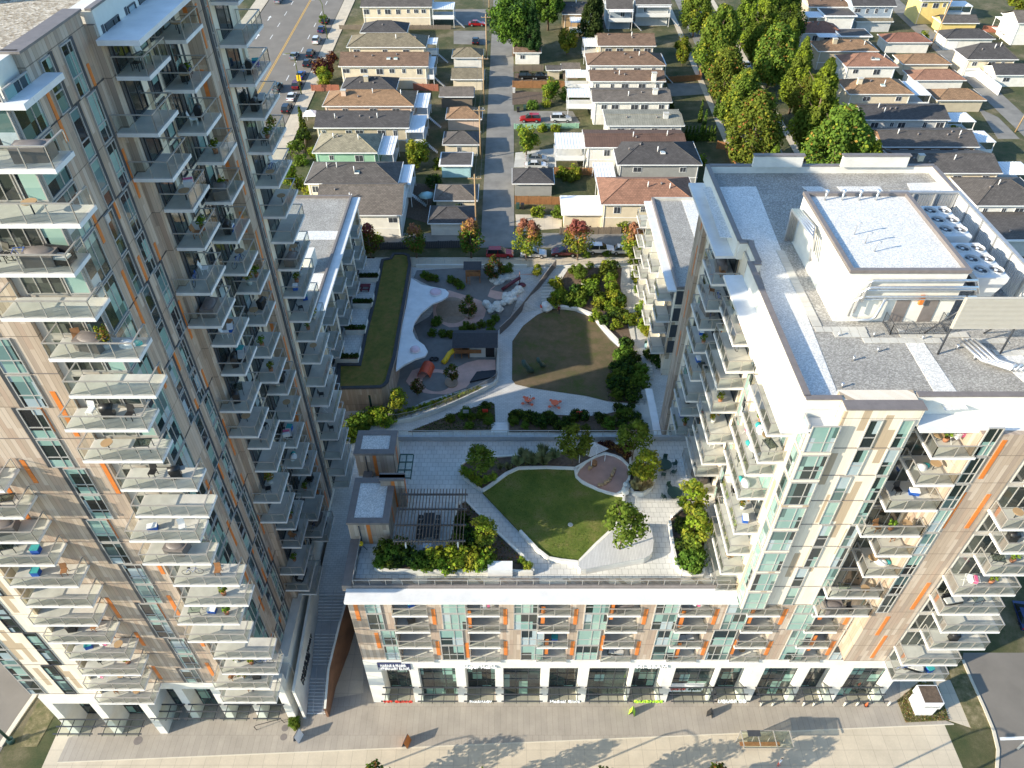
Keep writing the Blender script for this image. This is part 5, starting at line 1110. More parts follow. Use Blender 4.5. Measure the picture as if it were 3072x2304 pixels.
# street maples on the rear street
for i,(px,py,k,s,lb) in enumerate(((802,543,'maple_b',.95,'maple with a few red top leaves at the corner of the left wing'),(900,543,'maple_b',.95,'mostly green maple with small orange top, second from the left wing'),(1018,543,'maple_b',1.08,'dark maple with coral red and orange top at the mouth of the lane'),(1137,548,'maple_a',1.12,'yellow green maple with pink red top just right of the lane mouth'),(1247,548,'maple_a',1.1,'yellow green maple with red top in front of the white carport'),(1362,548,'maple_a',1.0,'maple with rusty red top beside the right wing'))):
    q=at2(px,py+14,8.9); plant(k,(q[0],q[1],8.9),s,lb,'maples along the rear street')
# hornbeams of the tree street: (px,py of crown centre in the 2212 frame, kind, scale)
HB=[(1505,22,'horn_a',.75),(1552,100,'horn_a',1.0),(1568,165,'horn_b',.72),(1603,222,'horn_a',.78),(1632,285,'horn_b',.9),(1665,375,'horn_c',.5),(1612,35,'horn_c',.8),(1645,70,'horn_c',1.0),(1672,125,'horn_b',.85),(1700,120,'horn_c',.72),(1722,175,'horn_c',.8),(1742,215,'horn_b',.6),(1762,255,'horn_c',1.0),(1805,330,'horn_b',1.0),(1852,330,'horn_a',.62),(1872,382,'horn_c',.62),(1700,60,'broad',.6),(1690,20,'broad',.6)]
for i,(px,py,k,s) in enumerate(HB):
    s=s*1.22; h=(7.5 if k!='broad' else 9)*s; q=GS(px*1.3888,py*1.3888,h); side='left' if i<6 else 'right'; w_=('one','two','three','four','five','six','seven','eight','nine','ten','eleven','twelve')[i if i<6 else i-6]
    plant(k,(q[0],q[1],zg(q[1])),s,'%s, %s row of the tree lined street, number %s'%({'horn_a':'rounded green yellow hornbeam','horn_b':'orange tinged hornbeam','horn_c':'pointed green hornbeam','broad':'dark rounded tree'}[k],side,w_),'trees along the tree lined street')
# single yard trees
for px,py,k,s,h,lb in ((1110,50,'broad',.95,8,'large dark green broadleaf tree on the right of the lane at the top'),(1150,70,'conifer',.72,7,'pointed green conifer leaning on the large broadleaf by the lane'),(1185,15,'broad',.7,6,'shaded broadleaf at the top edge behind the lane garages'),(1280,30,'conifer',.9,9,'tall dark conifer with bare trunk above the brown roofs'),(1225,92,'yard',1.05,3,'small round yellow green tree below the dark conifer'),(1137,305,'yard',1.0,3,'round leafy tree above the dark car on the right of the lane'),(900,335,'yard',1.0,3,'yellow green tree between the mint house and the lane garages'),(700,150,'plum',1.0,3,'dark purple plum tree by the pavement of the avenue'),(715,120,'plum',.6,2.5,'smaller purple plum beside the olive roofed house'),(700,163,'yard',.75,2.5,'olive green tree below the purple plum'),(1190,205,'yard',.9,2,'loose straggly bush tree in the yard left of the high decks'),(1475,95,'yard',.8,3,'light green palm like tree in the front yard near the tree street'),(1475,125,'yard',.7,2,'bushy green tree below the palm like tree'),(2200,10,'yard',1.5,3,'bright green tree at the top right corner'),(1995,80,'yard',.5,1.5,'small dark tree behind the right lane garages'),(625,385,'yard',.75,2,'yellow green tree in the yard behind the left tower'),(675,330,'yard',.45,1.5,'small round green tree beside the grey hip roof'),(990,455,'yard',.35,1,'small garden bush beside the blue parasol')):
    q=GS(px*1.3888,py*1.3888,h); plant(k,(q[0],q[1],zg(q[1])),s,lb)
for i in range(9):
    q=GS(1500+(1205+i*23)/2.16,870/2.16,1.5); plant('cone',(q[0],q[1],zg(q[1])),1.15,'clipped green cypress in the hedge row beside the tree street','cypress hedge of the right front yard','cypress')
for i,(px,py) in enumerate(((1515,330/2.16*0+240),(1523,262),(1395,275),(1405,290))):
    q=GS(px*1.3888 if i<2 else 1500+(1390+i*8)/2.16,py*1.3888 if i<2 else (730-20*i)/2.16,2.5); plant('cone',(q[0],q[1],zg(q[1])),(1.3,1.3,1.7),'tall dark cypress at the end of the hedge, %s'%('farther one','nearer one','third one','fourth one')[i],'tall cypresses by the hedge','cypress')
for i,(px,py,k,s) in enumerate(((640,325,'sh_g',1.6),(655,300,'sh_d',1.6),(655,280,'cone',1.6),(650,350,'sh_g',1.3),(700,180,'sh_y',1.3),(675,420,'sh_y',1.5),(640,400,'sh_y',1.3),(955,360,'sh_g',1.5),(940,400,'sh_d',1.6),(1240,378,'sh_y',1.4),(1215,375,'sh_y',1.2),(1230,385,'sh_g',1.2),(1160,460,'sh_y',1.2),(1205,462,'sh_g',1.2),(1225,210,'sh_g',1.6),(1150,230,'sh_g',1.2),(1180,225,'sh_y',1.0),(1480,110,'sh_g',1.5),(1440,235,'sh_d',1.4),(1350,490,'sh_y',1.3),(1170,278,'sh_y',1.0),(1200,278,'sh_y',1.0),(790,518,'sh_y',1.0),(815,520,'sh_y',1.0),(700,45,'sh_g',1.2),(815,22,'sh_g',1.2),(1510,350,'sh_y',1.2),(2000,300,'sh_g',1.3),(2060,285,'sh_y',1.2),(1990,95,'sh_d',1.4))):
    q=GS(px*1.3888,py*1.3888,.5); hs=min((o for o in bpy.data.objects if o.parent is None and o.name.split('.')[0] in ('house','garage','shed','coach_house')),key=lambda o:(o.location.x-q[0])**2+(o.location.y+3-q[1])**2); plant(k,(q[0],q[1],zg(q[1])-.1),s*1.2,' '.join(('%s bush near the '%('sunny','leafy','dark','full','low','small','broad')[i%7]+hs['label']).split()[:12]),'yard bushes among the houses','bush')
# courtyard and terrace trees: px, py of the foot in the 2212 frame, level
TR=[(862,888,5.4,'small_y',.95,'young yellow green tree at the lower left corner of the playground fence'),(903,855,5.3,'small_d',.8,'small dark tree behind the red tunnel'),(977,826,5.4,'small_d',.85,'thin dark tree on the round mound of the lower playground'),(1013,690,5.4,'small_d',1.15,'brown green tree on the round mound of the upper playground'),(1066,610,6,'small_d',1.25,'dark leafed tree right of the timber play hut'),(1100,595,6,'small',.55,'low green tree near the hut and the plum slide'),(1160,600,6.5,'small_y',.6,'bright yellow green small tree beside the diagonal fence'),(1250,610,6.5,'small',.8,'small tree at the upper left of the garden slope'),(1315,630,6.5,'small_y',.8,'small yellow green tree near the garden slab'),
 (1038,1028,21.4,'small',.95,'small dark leafed tree in the terrace planting beside the round corner'),(1237,995,21.4,'small',1.1,'tree in the terrace bed left of the striped bench'),(1366,985,21.4,'small',1.1,'tree in the dark red terrace bed behind the stones'),(1388,1040,21.4,'small_y',1.0,'tree above the straw grasses at the right end of the terrace play area'),(1485,1112,21.4,'small_y',1.05,'upper yellow green tree in the right terrace planter'),(1492,1175,21.4,'small_y',1.05,'lower yellow green tree in the right terrace planter'),(1340,1180,22.0,'small',1.25,'tree growing through the white timber deck on the terrace'),(1045,1175,21.4,'small_y',.85,'thin sunlit tree in the terrace bed beside the pergola')]
for px,py,z,k,s,lb in TR: q=at2(px,py,z) if z>20 else GC(px*1.3888,py*1.3888); plant(k,q,s,lb)
# shrubs: name of place, frame offset, points
def shrubs(o,sc,z,pts,label,group,cat='shrub'):
    for (x,y,k,s) in pts:
        q=GC(o[0]+x/sc,o[1]+y/sc,.15) if (z=='court' or z<6) else G(o[0]+x/sc,o[1]+y/sc,z); zz=q[2]; plant(k,(q[0],q[1],zz-.15),s,label,group,cat)
rr=random.Random(77)
def scat(poly,n,kinds,s0,s1):
    xs=[p[0] for p in poly]; ys=[p[1] for p in poly]; out=[]
    while len(out)<n:
        x,y=rr.uniform(min(xs),max(xs)),rr.uniform(min(ys),max(ys)); ins=False
        for i in range(len(poly)):
            a,b=poly[i],poly[i-1]
            if (a[1]>y)!=(b[1]>y) and x<(b[0]-a[0])*(y-a[1])/(b[1]-a[1])+a[0]: ins=not ins
        if ins: out.append((x,y,rr.choice(kinds),rr.uniform(s0,s1)))
    return out
zgs='court'
shrubs(Bo and (1500,700),2.16,zgs,scat([(420,230),(770,200),(790,400),(850,560),(780,700),(620,560),(500,490),(330,470),(350,340),(440,330)],62,['sh_y','sh_g','sh_y','sh_g','sh_d'],.75,1.35),'leafy garden shrub on the sunny slope above the curved seat wall','shrubs on the garden slope')
shrubs((1500,700),2.16,5.4,scat([(770,740),(860,700),(880,820),(920,900),(900,1080),(720,1070),(700,960),(750,860)],26,['sh_d','sh_d','sh_g'],1.0,1.5),'dark shrub massed at the right end of the dry lawn','dark shrubs beside the dry lawn')
shrubs((1500,700),2.16,5.4,scat([(65,1180),(560,1185),(700,1160),(840,1110),(930,1270),(70,1280)],44,['sh_d','sh_g','sh_d'],.6,1.1),'dark shrub in the bed between the cafe tables and the podium','shrubs below the cafe tables')
shrubs((750,700),2.16,5.4,scat([(1180,1240),(1420,1150),(1550,1100),(1580,1240),(1540,1265)],22,['sh_g','sh_d','sh_g'],.4,.8),'small shrub in the bed left of the short steps','shrubs left of the short steps')
shrubs((750,700),2.16,5.6,scat([(650,1230),(760,1190),(880,1175),(920,1230),(700,1300),(650,1380)],18,['sh_y','sh_y','sh_g'],.9,1.3),'bright yellow green shrub at the foot of the nursery board wall','shrubs below the nursery wall')
shrubs((750,700),2.16,5.9,[(x,1190-(x-930)*.32,'sh_y' if i%3 else 'sh_g',.55) for i,x in enumerate(range(940,1500,32))],'low shrub behind the curved playground wall','shrubs behind the playground wall')
shrubs((750,700),2.16,5.3,[(x,y,'sh_g',.8) for x,y in ((1130,280),(1160,295),(1200,300),(1300,310),(1340,330),(1365,350),(1640,245),(1180,655),(1250,660),(1300,665),(1380,640),(1200,590),(1215,575),(1400,610),(1440,620),(1500,600),(1560,590),(1560,640),(1590,560))],'green shrub in the planting strips of the playground','shrubs inside the playground')
shrubs((1500,700),2.16,5.6,[(885,270,'sh_y',1.2),(890,310,'sh_y',1.0),(900,370,'sh_g',1.0),(915,490,'sh_y',1.1),(925,530,'sh_g',1.2),(935,610,'sh_y',1.4),(950,650,'sh_y',1.2),(960,800,'sh_d',1.1),(1000,830,'sh_d',1.1),(1030,860,'sh_d',1.0),(870,190,'sh_g',1.2),(870,140,'sh_y',1.3),(690,140,'sh_g',.8),(560,150,'sh_g',.8)],'shrub in a private ground floor garden beside the garden walk','shrubs of the ground floor gardens')
for i,(x0,x1,y) in enumerate(PLB):
    for j in range(5):
        plant('sh_d',(x0+.35+j*(x1-x0-.6)/4.,y+.45,10.2),.5,'dark clipped shrub in a white terrace planter beside the green roof','shrubs of the terrace planters')
# ground cover leaves
def cover(name,pts,z,n,ls,mats,hh=.25):
    B=MB(); r2=random.Random(len(pts)*7+n); xs=[p[0] for p in pts]; ys=[p[1] for p in pts]; c=0
    while c<n:
        x,y=r2.uniform(min(xs),max(xs)),r2.uniform(min(ys),max(ys)); ins=False
        for i in range(len(pts)):
            a,b=pts[i],pts[i-1]
            if (a[1]>y)!=(b[1]>y) and x<(b[0]-a[0])*(y-a[1])/(b[1]-a[1])+a[0]: ins=not ins
        if not ins: continue
        c+=1; zz=(z(x,y) if callable(z) else z)+r2.uniform(0,hh); nr=Vector((r2.uniform(-1,1),r2.uniform(-1,1),r2.uniform(.2,1))).normalized(); e1=nr.orthogonal().normalized()*ls*r2.uniform(.6,1.2); e2=nr.cross(e1)*.7; o=Vector((x,y,zz)); B.poly([o-e1,o-e2,o+e1,o+e2],r2.choice(mats))
    struct(B.build(name),'stuff')
TZ=21.0
def TP(l,z=TZ,o=(1040,1280),s=2.115): return [G(o[0]+a/s,o[1]+b/s,z)[:2] for a,b in l]
O2=(1560,1280)
cover('ground_cover',CR2([(690,1000),(745,830),(765,740),(860,700),(880,820),(930,900),(905,1110),(700,1090)]),5.3,1500,.13,['lf_dark','lf_green'])
cover('ground_cover',CT([(1020,1290),(1300,1180),(1560,1095),(1585,1110),(1590,1240),(1560,1275)]),5.3,1800,.1,['lf_dark','lf_green'],.15)
cover('ground_cover',pts,zc,6000,.13,['lf_green','lf_mid','lf_dark'],.3)
cover('ground_cover',ZP3([(905,1222),(960,1365),(1243,1350),(1170,1130),(1050,1100)]),.05,2600,.07,['lf_mid','lf_straw','lf_rust','lf_green'],.12)
# ================================================================ terrace on the podium roof
TO=lambda l,z=21.0:[G(1040+a/2.115,1280+b/2.115,z)[:2] for a,b in l]
T2=lambda l,z=21.0:[G(1560+a/2.115,1280+b/2.115,z)[:2] for a,b in l]
LV=zk(4)-.28
def tsheet(name,pts,z,m): return struct(MB().prism(pts,LV-.01,z,m,bot=False).build(name))
ZL=LV+.28
lawn=TO([(862,412),(905,385),(960,345),(1020,300),(1090,268),(1269,262)])+T2([(350,270),(358,320),(400,360),(500,405),(610,437),(660,440),(650,520),(600,640),(480,750),(372,862),(260,850),(180,835),(110,780),(0,662)])
tsheet('terrace_lawn',lawn,ZL,'lawn_green')
def wallalong(pts,w,z0,z1,m): B=MB(); kerbline(B,pts,w,z0,z1,m); return B
tag(wallalong(lawn,.13,LV,ZL+.18,'white_stucco').build('lawn_edging'),'white kerb winding round the green terrace lawn','edging')
bedA=TO([(727,245),(760,218),(800,205),(950,192),(1060,185),(1269,165)])+T2([(240,160),(400,135),(480,120),(640,110),(700,130),(700,262),(640,200),(540,168),(420,225),(350,265)])+TO([(1269,258),(1090,262),(1010,298),(900,380),(858,405),(800,365),(740,315),(725,280)])
tsheet('planting_bed',bedA,ZL,'soil'); tag(wallalong(bedA,.11,LV,ZL+.16,'white_stucco').build('bed_edging'),'white kerb round the long upper planting bed of the terrace','edging')
play=T2([(357,300),(375,272),(420,230),(480,195),(540,175),(600,188),(650,215),(685,250),(697,290),(690,335),(670,370),(655,410),(610,434),(560,425),(500,405),(430,372),(380,345)])
tsheet('play_area',play,ZL+.06,'red_rubber'); tag(wallalong(play,.12,LV,ZL+.22,'white_stucco').build('play_edging'),'white kerb round the red oval play area of the terrace','edging')
bedB=TO([(168,872),(180,845),(230,825),(640,790),(690,560),(700,500),(755,470),(800,520),(960,680),(1110,820),(1180,895),(1182,925),(1100,925),(980,915),(520,925),(230,915),(180,900)])
tsheet('planting_bed',bedB,ZL+.1,'soil'); tag(wallalong(bedB,.12,LV,ZL+.3,'white_stucco').build('bed_edging'),'white kerb round the triangular planting bed beside the pergola','edging')
bedC=T2([(948,610),(955,680),(975,800),(995,890),(1030,930),(1090,945),(1160,940),(1178,700),(1175,540),(1020,530),(960,580)])
tsheet('planting_bed',bedC,ZL+.15,'soil'); tag(wallalong(bedC,.12,LV,ZL+.4,'white_stucco').build('bed_edging'),'white curved kerb of the planter below the corner balconies','edging')
bedD=T2([(690,345),(700,270),(740,235),(850,250),(852,345),(828,400),(780,428),(720,425),(700,400)]); tsheet('planting_bed',bedD,ZL+.15,'soil'); tag(wallalong(bedD,.1,LV,ZL+.32,'white_stucco').build('bed_edging'),'white rounded kerb of the grass planter near the green tables','edging')
deck=T2([(600,648),(640,620),(820,628),(838,670),(848,730),(842,790),(825,815),(790,835),(700,850),(420,903),(385,905),(368,885),(370,862)],21.55)
t=thing('timber_deck','white grey timber deck with rounded corners raised beside the terrace lawn','deck'); MB().prism(deck,LV,21.5,'white_stucco',bot=False).build('skirt',t); MB().prism(deck,21.5,21.56,'timber_deck').build('boards',t)
cover('ground_cover',TO([(1060,225),(1269,205),(1269,250),(1090,258),(1000,290),(1040,240)]),ZL,200,.1,['lf_dark','lf_green'])
cover('ground_cover',TO([(735,270),(790,270),(870,330),(855,395),(745,310)]),ZL,500,.09,['lf_mid','lf_green'],.35)
cover('ground_cover',TO([(700,560),(755,480),(960,700),(1170,900),(900,830),(700,760)]),ZL+.1,900,.09,['lf_dark','lf_rust','lf_green'],.2)
cover('grass_tufts',lawn,ZL,5000,.045,['lf_green','lf_mid','lf_green'],.08)
def tsh(pts,label,group,z=21.2,cat='shrub'):
    for (o,x,y,k,s) in pts:
        q=G(o+x/2.115,1280+y/2.115,z); plant(k,(q[0],q[1],z-.1),s,label,group,cat)
tsh([(1040,a,b,k,s) for a,b,k,s in ((240,800,'sh_g',1.05),(290,830,'sh_g',1.1),(350,800,'sh_g',1.2),(400,850,'sh_d',1.1),(450,870,'sh_g',1.0),(300,880,'sh_d',.9),(520,880,'sh_g',.9),(210,870,'sh_g',.7))],'dark green climber shrub at the left end of the long terrace planter','green shrubs of the long planter')
tsh([(1040,a,b,'sh_y',s) for a,b,s in ((560,860,1.2),(610,840,1.2),(660,880,1.1),(700,850,1.3),(750,870,1.3),(800,850,1.3),(850,880,1.1),(880,850,1.0),(630,890,1.0))],'golden yellow shrub glowing in the sun in the long terrace planter','golden shrubs of the long planter')
tsh([(1040,a,b,k,s) for a,b,k,s in ((750,700,'sh_d',1.2),(790,750,'sh_d',1.2),(740,620,'sh_d',1.0),(720,770,'sh_g',1.1),(1150,890,'sh_y',.5),(1110,850,'sh_y',.4))],'shrub between pergola and ramp on the terrace','shrubs beside the pergola')
tsh([(1040,a,b,'sh_y',s) for a,b,s in ((745,290,.55),(775,310,.55),(810,340,.55),(840,360,.5),(890,340,.5),(930,325,.5))],'low rounded shrub on the rim of the upper terrace bed','rim shrubs of the upper bed')
tsh([(1560,a,b,'sh_r',.65) for a,b in ((520,130),(560,125),(600,135),(640,150),(670,180),(690,130))],'dark red shrub behind the oval play area','dark red shrubs of the upper bed')
tsh([(1560,a,b,k,s) for a,b,k,s in ((1010,640,'sh_d',.9),(1060,680,'sh_d',1.0),(1110,720,'sh_d',.9),(1020,760,'sh_d',.9),(1080,800,'sh_g',1.1),(1110,850,'sh_g',1.1),(1060,870,'sh_g',1.1),(1100,900,'sh_g',.9),(1140,600,'sh_d',.9),(730,300,'sh_g',.8),(770,290,'sh_g',.8))],'bushy shrub in the right hand terrace planters','shrubs of the right terrace planters')
for i,(o,x,y,s) in enumerate(((1040,975,260,.9),(1040,1025,258,.9),(1040,1085,235,1.5),(1040,1140,200,1.3),(1040,1180,225,1.6),(1040,1245,225,1.5),(1560,60,220,1.7),(1560,20,180,1.3),(1560,150,225,1.9),(1560,145,160,1.4),(1560,220,190,1.4))):
    q=G(o+x/2.115,1280+y/2.115,21.2); plant('grass',(q[0],q[1],21.0),s*.8,'tuft of pale ornamental grass in the upper terrace bed','grass tufts of the upper bed')
for x,y in ((730,390),(770,400),(810,380),(750,365),(795,350)):
    q=G(1560+x/2.115,1280+y/2.115,21.3); plant('straw',(q[0],q[1],21.15),1.0,'straw coloured grass tuft in the rounded planter','straw grass tufts of the rounded planter')
# service boxes
def service(label,xl,xr,yb,yt,yr,h,o=1040,gr=True):
    a=G(o+xl/2.115,1280+yb/2.115,21); b=G(o+xr/2.115,1280+yb/2.115,21); c=G(o+xl/2.115,1280+yr/2.115,21+h)
    x0,x1,y0,y1=a[0],b[0],a[1],c[1]; t=thing('roof_pavilion',label,'pavilion',(0,0,0)); zt=21+h
    B=MB().box(x0,x1,y0,y1,LV,zt-.2,'wood_cladding'); B.box(x0+(x1-x0)*.45,x0+(x1-x0)*.45+.35,y0-.03,y0-.002,LV+.1,zt-.25,'orange_panel').box(x1+.002,x1+.03,y0+(y1-y0)*.4,y0+(y1-y0)*.4+.35,LV+.3,zt-.3,'orange_panel'); B.build('wall',t)
    B=MB(); w_=.55; B.box(x0-.08,x1+.08,y0-.08,y0+w_,zt-.2,zt+.08,'coping_brown').box(x0-.08,x1+.08,y1-w_,y1+.08,zt-.2,zt+.08,'coping_brown').box(x0-.08,x0+w_,y0+w_,y1-w_,zt-.2,zt+.078,'coping_brown').box(x1-w_,x1+.08,y0+w_,y1-w_,zt-.2,zt+.078,'coping_brown').box(x0+w_,x1-w_,y0+w_,y1-w_,zt-.2,zt-.02,'white_gravel'); B.build('roof',t)
    if xl<100: MB().tube([(x0+(x1-x0)*.27,y0-.08,zt-.4),(x0+(x1-x0)*.27,y0-.08,LV+.05)],.06,'dark_frame',6).build('downpipe',t)
    return x0,x1,y0,y1
service('square board clad roof pavilion with white gravel top at the back left of the terrace',76,318,303,0,30,3.2)
service('long low board clad pavilion with white gravel top along the left terrace edge',32,284,733,0,330,3.0)
service('narrow taller board clad pavilion standing between the other two',240,385,500,0,300,4.0)
# pergola
t=thing('pergola','brown timber pergola with thin slats over the long dining table','pergola',(0,0,0)); zt=23.7
q=TO([(395,425),(740,425),(300,720),(738,720)],zt); x0,x1,y0,y1=q[2][0]+.1,q[3][0],q[2][1],q[0][1]
for yy_ in (y0,y0+(y1-y0)*.33,y0+(y1-y0)*.67,y1): MB().box(x0-.2,x1+.2,yy_-.06,yy_+.06,zt-.22,zt-.03,'coping_brown').build('beam',t)
for i in range(21):
    x=x0+(x1-x0)*i/20; MB().box(x-.035,x+.035,y0-.5,y1+.5,zt,zt+.14,'bark').build('slat',t)
for x in (x0+.9,x1-.5):
    for yy_ in (y0,y1): MB().box(x-.07,x+.07,yy_-.07,yy_+.07,LV,zt-.22,'white_metal').build('post',t)
def table_set(name,label,x,y,z,L,Wd,n,m,cat='table',group=None,chair_lab=None,chair_g=None,rnd_=False):
    t=thing(name,label,cat,(x,y,z),group); B=MB()
    if rnd_: B.cyl(0,0,.70,.74,Wd,m,20); B.cyl(0,0,0,.7,.05,m,8); B.cyl(0,0,0,.03,.3,m,12)
    else: B.box(-L/2,L/2,-Wd/2,Wd/2,.70,.75,m); [B.box(sx_*L*.42-.04,sx_*L*.42+.04,sy*Wd*.38-.04,sy*Wd*.38+.04,0,.7,m) for sx_ in (-1,1) for sy in (-1,1)]
    B.build('table_top',t)
    return t
def chair(x,y,z,rz,m,label,group=None,name='chair'):
    t=thing(name,label,'chair',(x,y,z),group,rz); MB().box(-.22,.22,-.22,.22,.42,.46,m).build('seat',t); MB().box(-.22,.22,.18,.22,.46,.88,m).build('backrest',t)
    for sx_ in (-.2,.2):
        for sy in (-.2,.2): MB().box(sx_-.015,sx_+.015,sy-.015,sy+.015,0,.42,m).build('leg',t)
    return t
q=G(1040+520/2.115,1280+640/2.115,21); table_set('dining_table','long black dining table in the shade under the pergola',q[0],q[1],LV,1.1,2.9,0,'black_plastic')
for i in range(10):
    s=-1 if i<5 else 1; chair(q[0]+s*.85,q[1]-1.2+(i%5)*.6,LV,R(90)*-s,'black_plastic','black chair at the long table under the pergola','black chairs under the pergola')
for j,(a,b,lb) in enumerate(((915,255,'upper'),(978,432,'lower'))):
    q=G(1560+a/2.115,1280+b/2.115,21); table_set('cafe_table','%s round dark green metal table on the right of the terrace'%lb,q[0],q[1],LV,1,.75,0,'green_metal',rnd_=True)
    for i in range(6 if j==0 else 4):
        an=i*math.pi*2/(6 if j==0 else 4)+.3; chair(q[0]+1.15*math.cos(an),q[1]+1.15*math.sin(an),LV,an-R(90),'green_metal','dark green metal chair around the %s green table'%lb,'green chairs at the %s table'%lb)
t=thing('slatted_bench','small white slatted shelter tilted over the top of the play area','shelter'); B=MB()
a,b=T2([(400,195),(520,150)],22.3)
for i in range(11):
    f=i/10; x=a[0]-.35+f*.25*0+f*1.9*.35; B.tube([(a[0]+f*1.3-.6,a[1]+.55-f*.9+.4,22.35),(a[0]+f*1.3+1.4,a[1]+1.6-f*.9+.4,22.45)],.045,'white_metal',4,False)
B.build('slats',t); B=MB()
for dx,dy in ((-.3,.4),(1.6,1.4),(.9,-.3),(2.4,.6)): B.tube([(a[0]+dx,a[1]+dy,LV),(a[0]+dx,a[1]+dy,22.35)],.04,'white_metal',5)
B.build('post',t)
q=G(1560+470/2.115,1280+235/2.115,21.2); tag(MB().cyl(q[0],q[1],ZL+.06,ZL+.5,.32,'timber_brown',12).build('tree_stump'),'short round wooden stump seat under the slatted shelter','stump')
for i,(a,b) in enumerate(((600,270),(592,290),(583,310),(572,330),(558,348),(540,362),(520,370),(502,374),(440,268),(452,258))):
    q=G(1560+a/2.115,1280+b/2.115,21.1); tag(MB().cyl(q[0],q[1],ZL+.06,ZL+.26+.12*(i%3),.17,'w_tan',10).build('log_step'),'short upright log in the curved row on the red play surface','log','curved row of logs on the play surface')
for a,b,r,lb in ((675,372,.42,'upper round white boulder on the rim of the play area'),(668,408,.5,'lower round white boulder on the rim of the play area')):
    q=G(1560+a/2.115,1280+b/2.115,21.3); o=boulder(0,0,0,r,int(a)).build('boulder'); o.location=(q[0],q[1],21.3); tag(o,lb,'boulder')
q=TO([(895,908),(1052,908),(1052,850),(895,850)],21.9); tag(MB().prism(q,LV,21.85,'white_metal').build('outdoor_counter'),'flat white counter block at the right end of the long planter','counter')
q=G(1040+515/2.115,1280+790/2.115,21); t=thing('barbecue','stainless barbecue counter behind the planter by the pergola','barbecue',(q[0],q[1],LV)); MB().box(-.75,.75,-.3,.3,0,.9,'grey_metal').build('cabinet',t); MB().box(-.4,.4,-.25,.3,.9,1.15,'silver_pipe').build('lid',t)
q=G(1040+98/2.115,1280+770/2.115,21); t=thing('tripod_lamp','small yellow headed tripod device on the terrace corner','tripod',(q[0],q[1],LV)); B=MB(); [B.tube([(0,0,.9),(.45*math.cos(a),.45*math.sin(a),0)],.03,'black_plastic',5) for a in (0,2.1,4.2)]; B.build('leg',t); MB().cyl(0,0,.85,1.1,.2,'slide_yellow',10).build('head',t)
q=T2([(320,618)],21.1)[0]; tag(MB().cyl(q[0],q[1],ZL-.01,ZL+.04,.25,'slab_concrete',12).build('drain_cover'),'small round drain cover in the terrace lawn','drain cover')
t=thing('entry_canopy','small dark teal steel frame canopy beside the back left pavilion','canopy'); B=MB(); q=TO([(340,180),(425,180),(340,330),(405,340)],23.3)
for k_ in range(3): f=k_/2; x=q[0][0]+(q[1][0]-q[0][0])*f; B.box(x-.05,x+.05,q[2][1],q[0][1],23.2,23.35,'green_metal')
for k_ in range(4): y=q[2][1]+(q[0][1]-q[2][1])*k_/3; B.box(q[0][0],q[1][0],y-.05,y+.05,23.36,23.45,'green_metal')
B.build('frame',t); MB().poly([(q[0][0],q[2][1],23.3),(q[1][0],q[2][1],23.3),(q[1][0],q[0][1],23.3),(q[0][0],q[0][1],23.3)],'canopy_glass').build('glass_panel',t)
# courtyard tables, statue, benches
for a,b,lb in ((182,1100,'left red cafe table with a seated visitor'),(355,1120,'right red cafe table in the shaded courtyard')):
    q=G(1500+a/2.16,700+b/2.16,5.2); t=thing('cafe_table',lb,'table',(q[0],q[1],5.2)); MB().cyl(0,0,.72,.78,.55,'table_red',18).cyl(0,0,0,.72,.08,'table_red',8).build('table_top',t)
    for i in range(4):
        an=i*math.pi/2+.6; x,y=.95*math.cos(an),.95*math.sin(an); MB().cyl(x,y,.42,.48,.24,'table_red',12).tube([(0,0,.2),(x,y,.2),(x,y,.42)],.035,'table_red',5).build('seat',t)
for a,b,s,lb in ((178,905,1.15,'larger ring shaped green bronze sculpture on the dry lawn'),(263,870,.85,'smaller ring shaped green bronze sculpture on the dry lawn')):
    q=G(1500+a/2.16,700+b/2.16,5.3); B=MB(); n=14; B.tube([(s*.55*math.cos(2*math.pi*i/n)+.1*i/n,0.3*math.sin(i),s*(.85+.85*math.sin(2*math.pi*i/n-1.57))) for i in range(n+1)],[.3*s+.08*math.sin(i*1.3) for i in range(n+1)],'green_metal',8); o=B.build('bronze_sculpture'); o.location=(q[0],q[1],5.5); tag(o,lb,'sculpture')
t=thing('garden_stair','short flight of wide steps between the two dark beds below the cafe tables','stair'); q=CR2([(-20,1250),(55,1250)],5.2); B=MB()
for i in range(4): B.box(q[0][0]-.8,q[1][0]-.1,q[0][1]-1.2+i*.45,q[0][1]-1.2+i*.45+.45,5.0,5.22+.05*i,'white_metal')
B.build('steps',t)
for o_,a,b,lb in (((750,700),1400,1190,'blue grey notice sign on posts in the dark bed'),((750,700),1525,1185,'red notice sign on posts in the dark bed left of the steps'),((1500,700),510,1200,'red notice sign on posts below the right cafe table')):
    q=G(o_[0]+a/2.16,o_[1]+b/2.16,5.3); t=thing('notice_sign',lb,'sign',(q[0],q[1],5.2)); MB().box(-.4,.4,-.03,.03,.9,1.5,'sign_red' if 'red' in lb else 'w_blue').build('panel',t); MB().box(-.36,-.3,-.02,.02,0,1.4,'dark_frame').build('post',t); MB().box(.3,.36,-.02,.02,0,1.4,'dark_frame').build('post',t)
q=G(1500+1005/2.16,700+745/2.16,5.3)
t=thing('garden_sofa','teal corner sofa in the private garden beside the right tower','sofa',(q[0],q[1],5.3)); MB().box(-1.6,1.6,0,.8,0,.4,'w_aqua').box(.8,1.6,-1.4,0,0,.4,'w_aqua').build('seat',t); MB().box(-1.6,1.6,.8,1.0,0,.8,'green_metal').box(1.6,1.8,-1.4,1.0,0,.8,'green_metal').build('backrest',t)
for a,b in ((900,450),(960,450)):
    q=G(1500+a/2.16,700+b/2.16,5.3); 
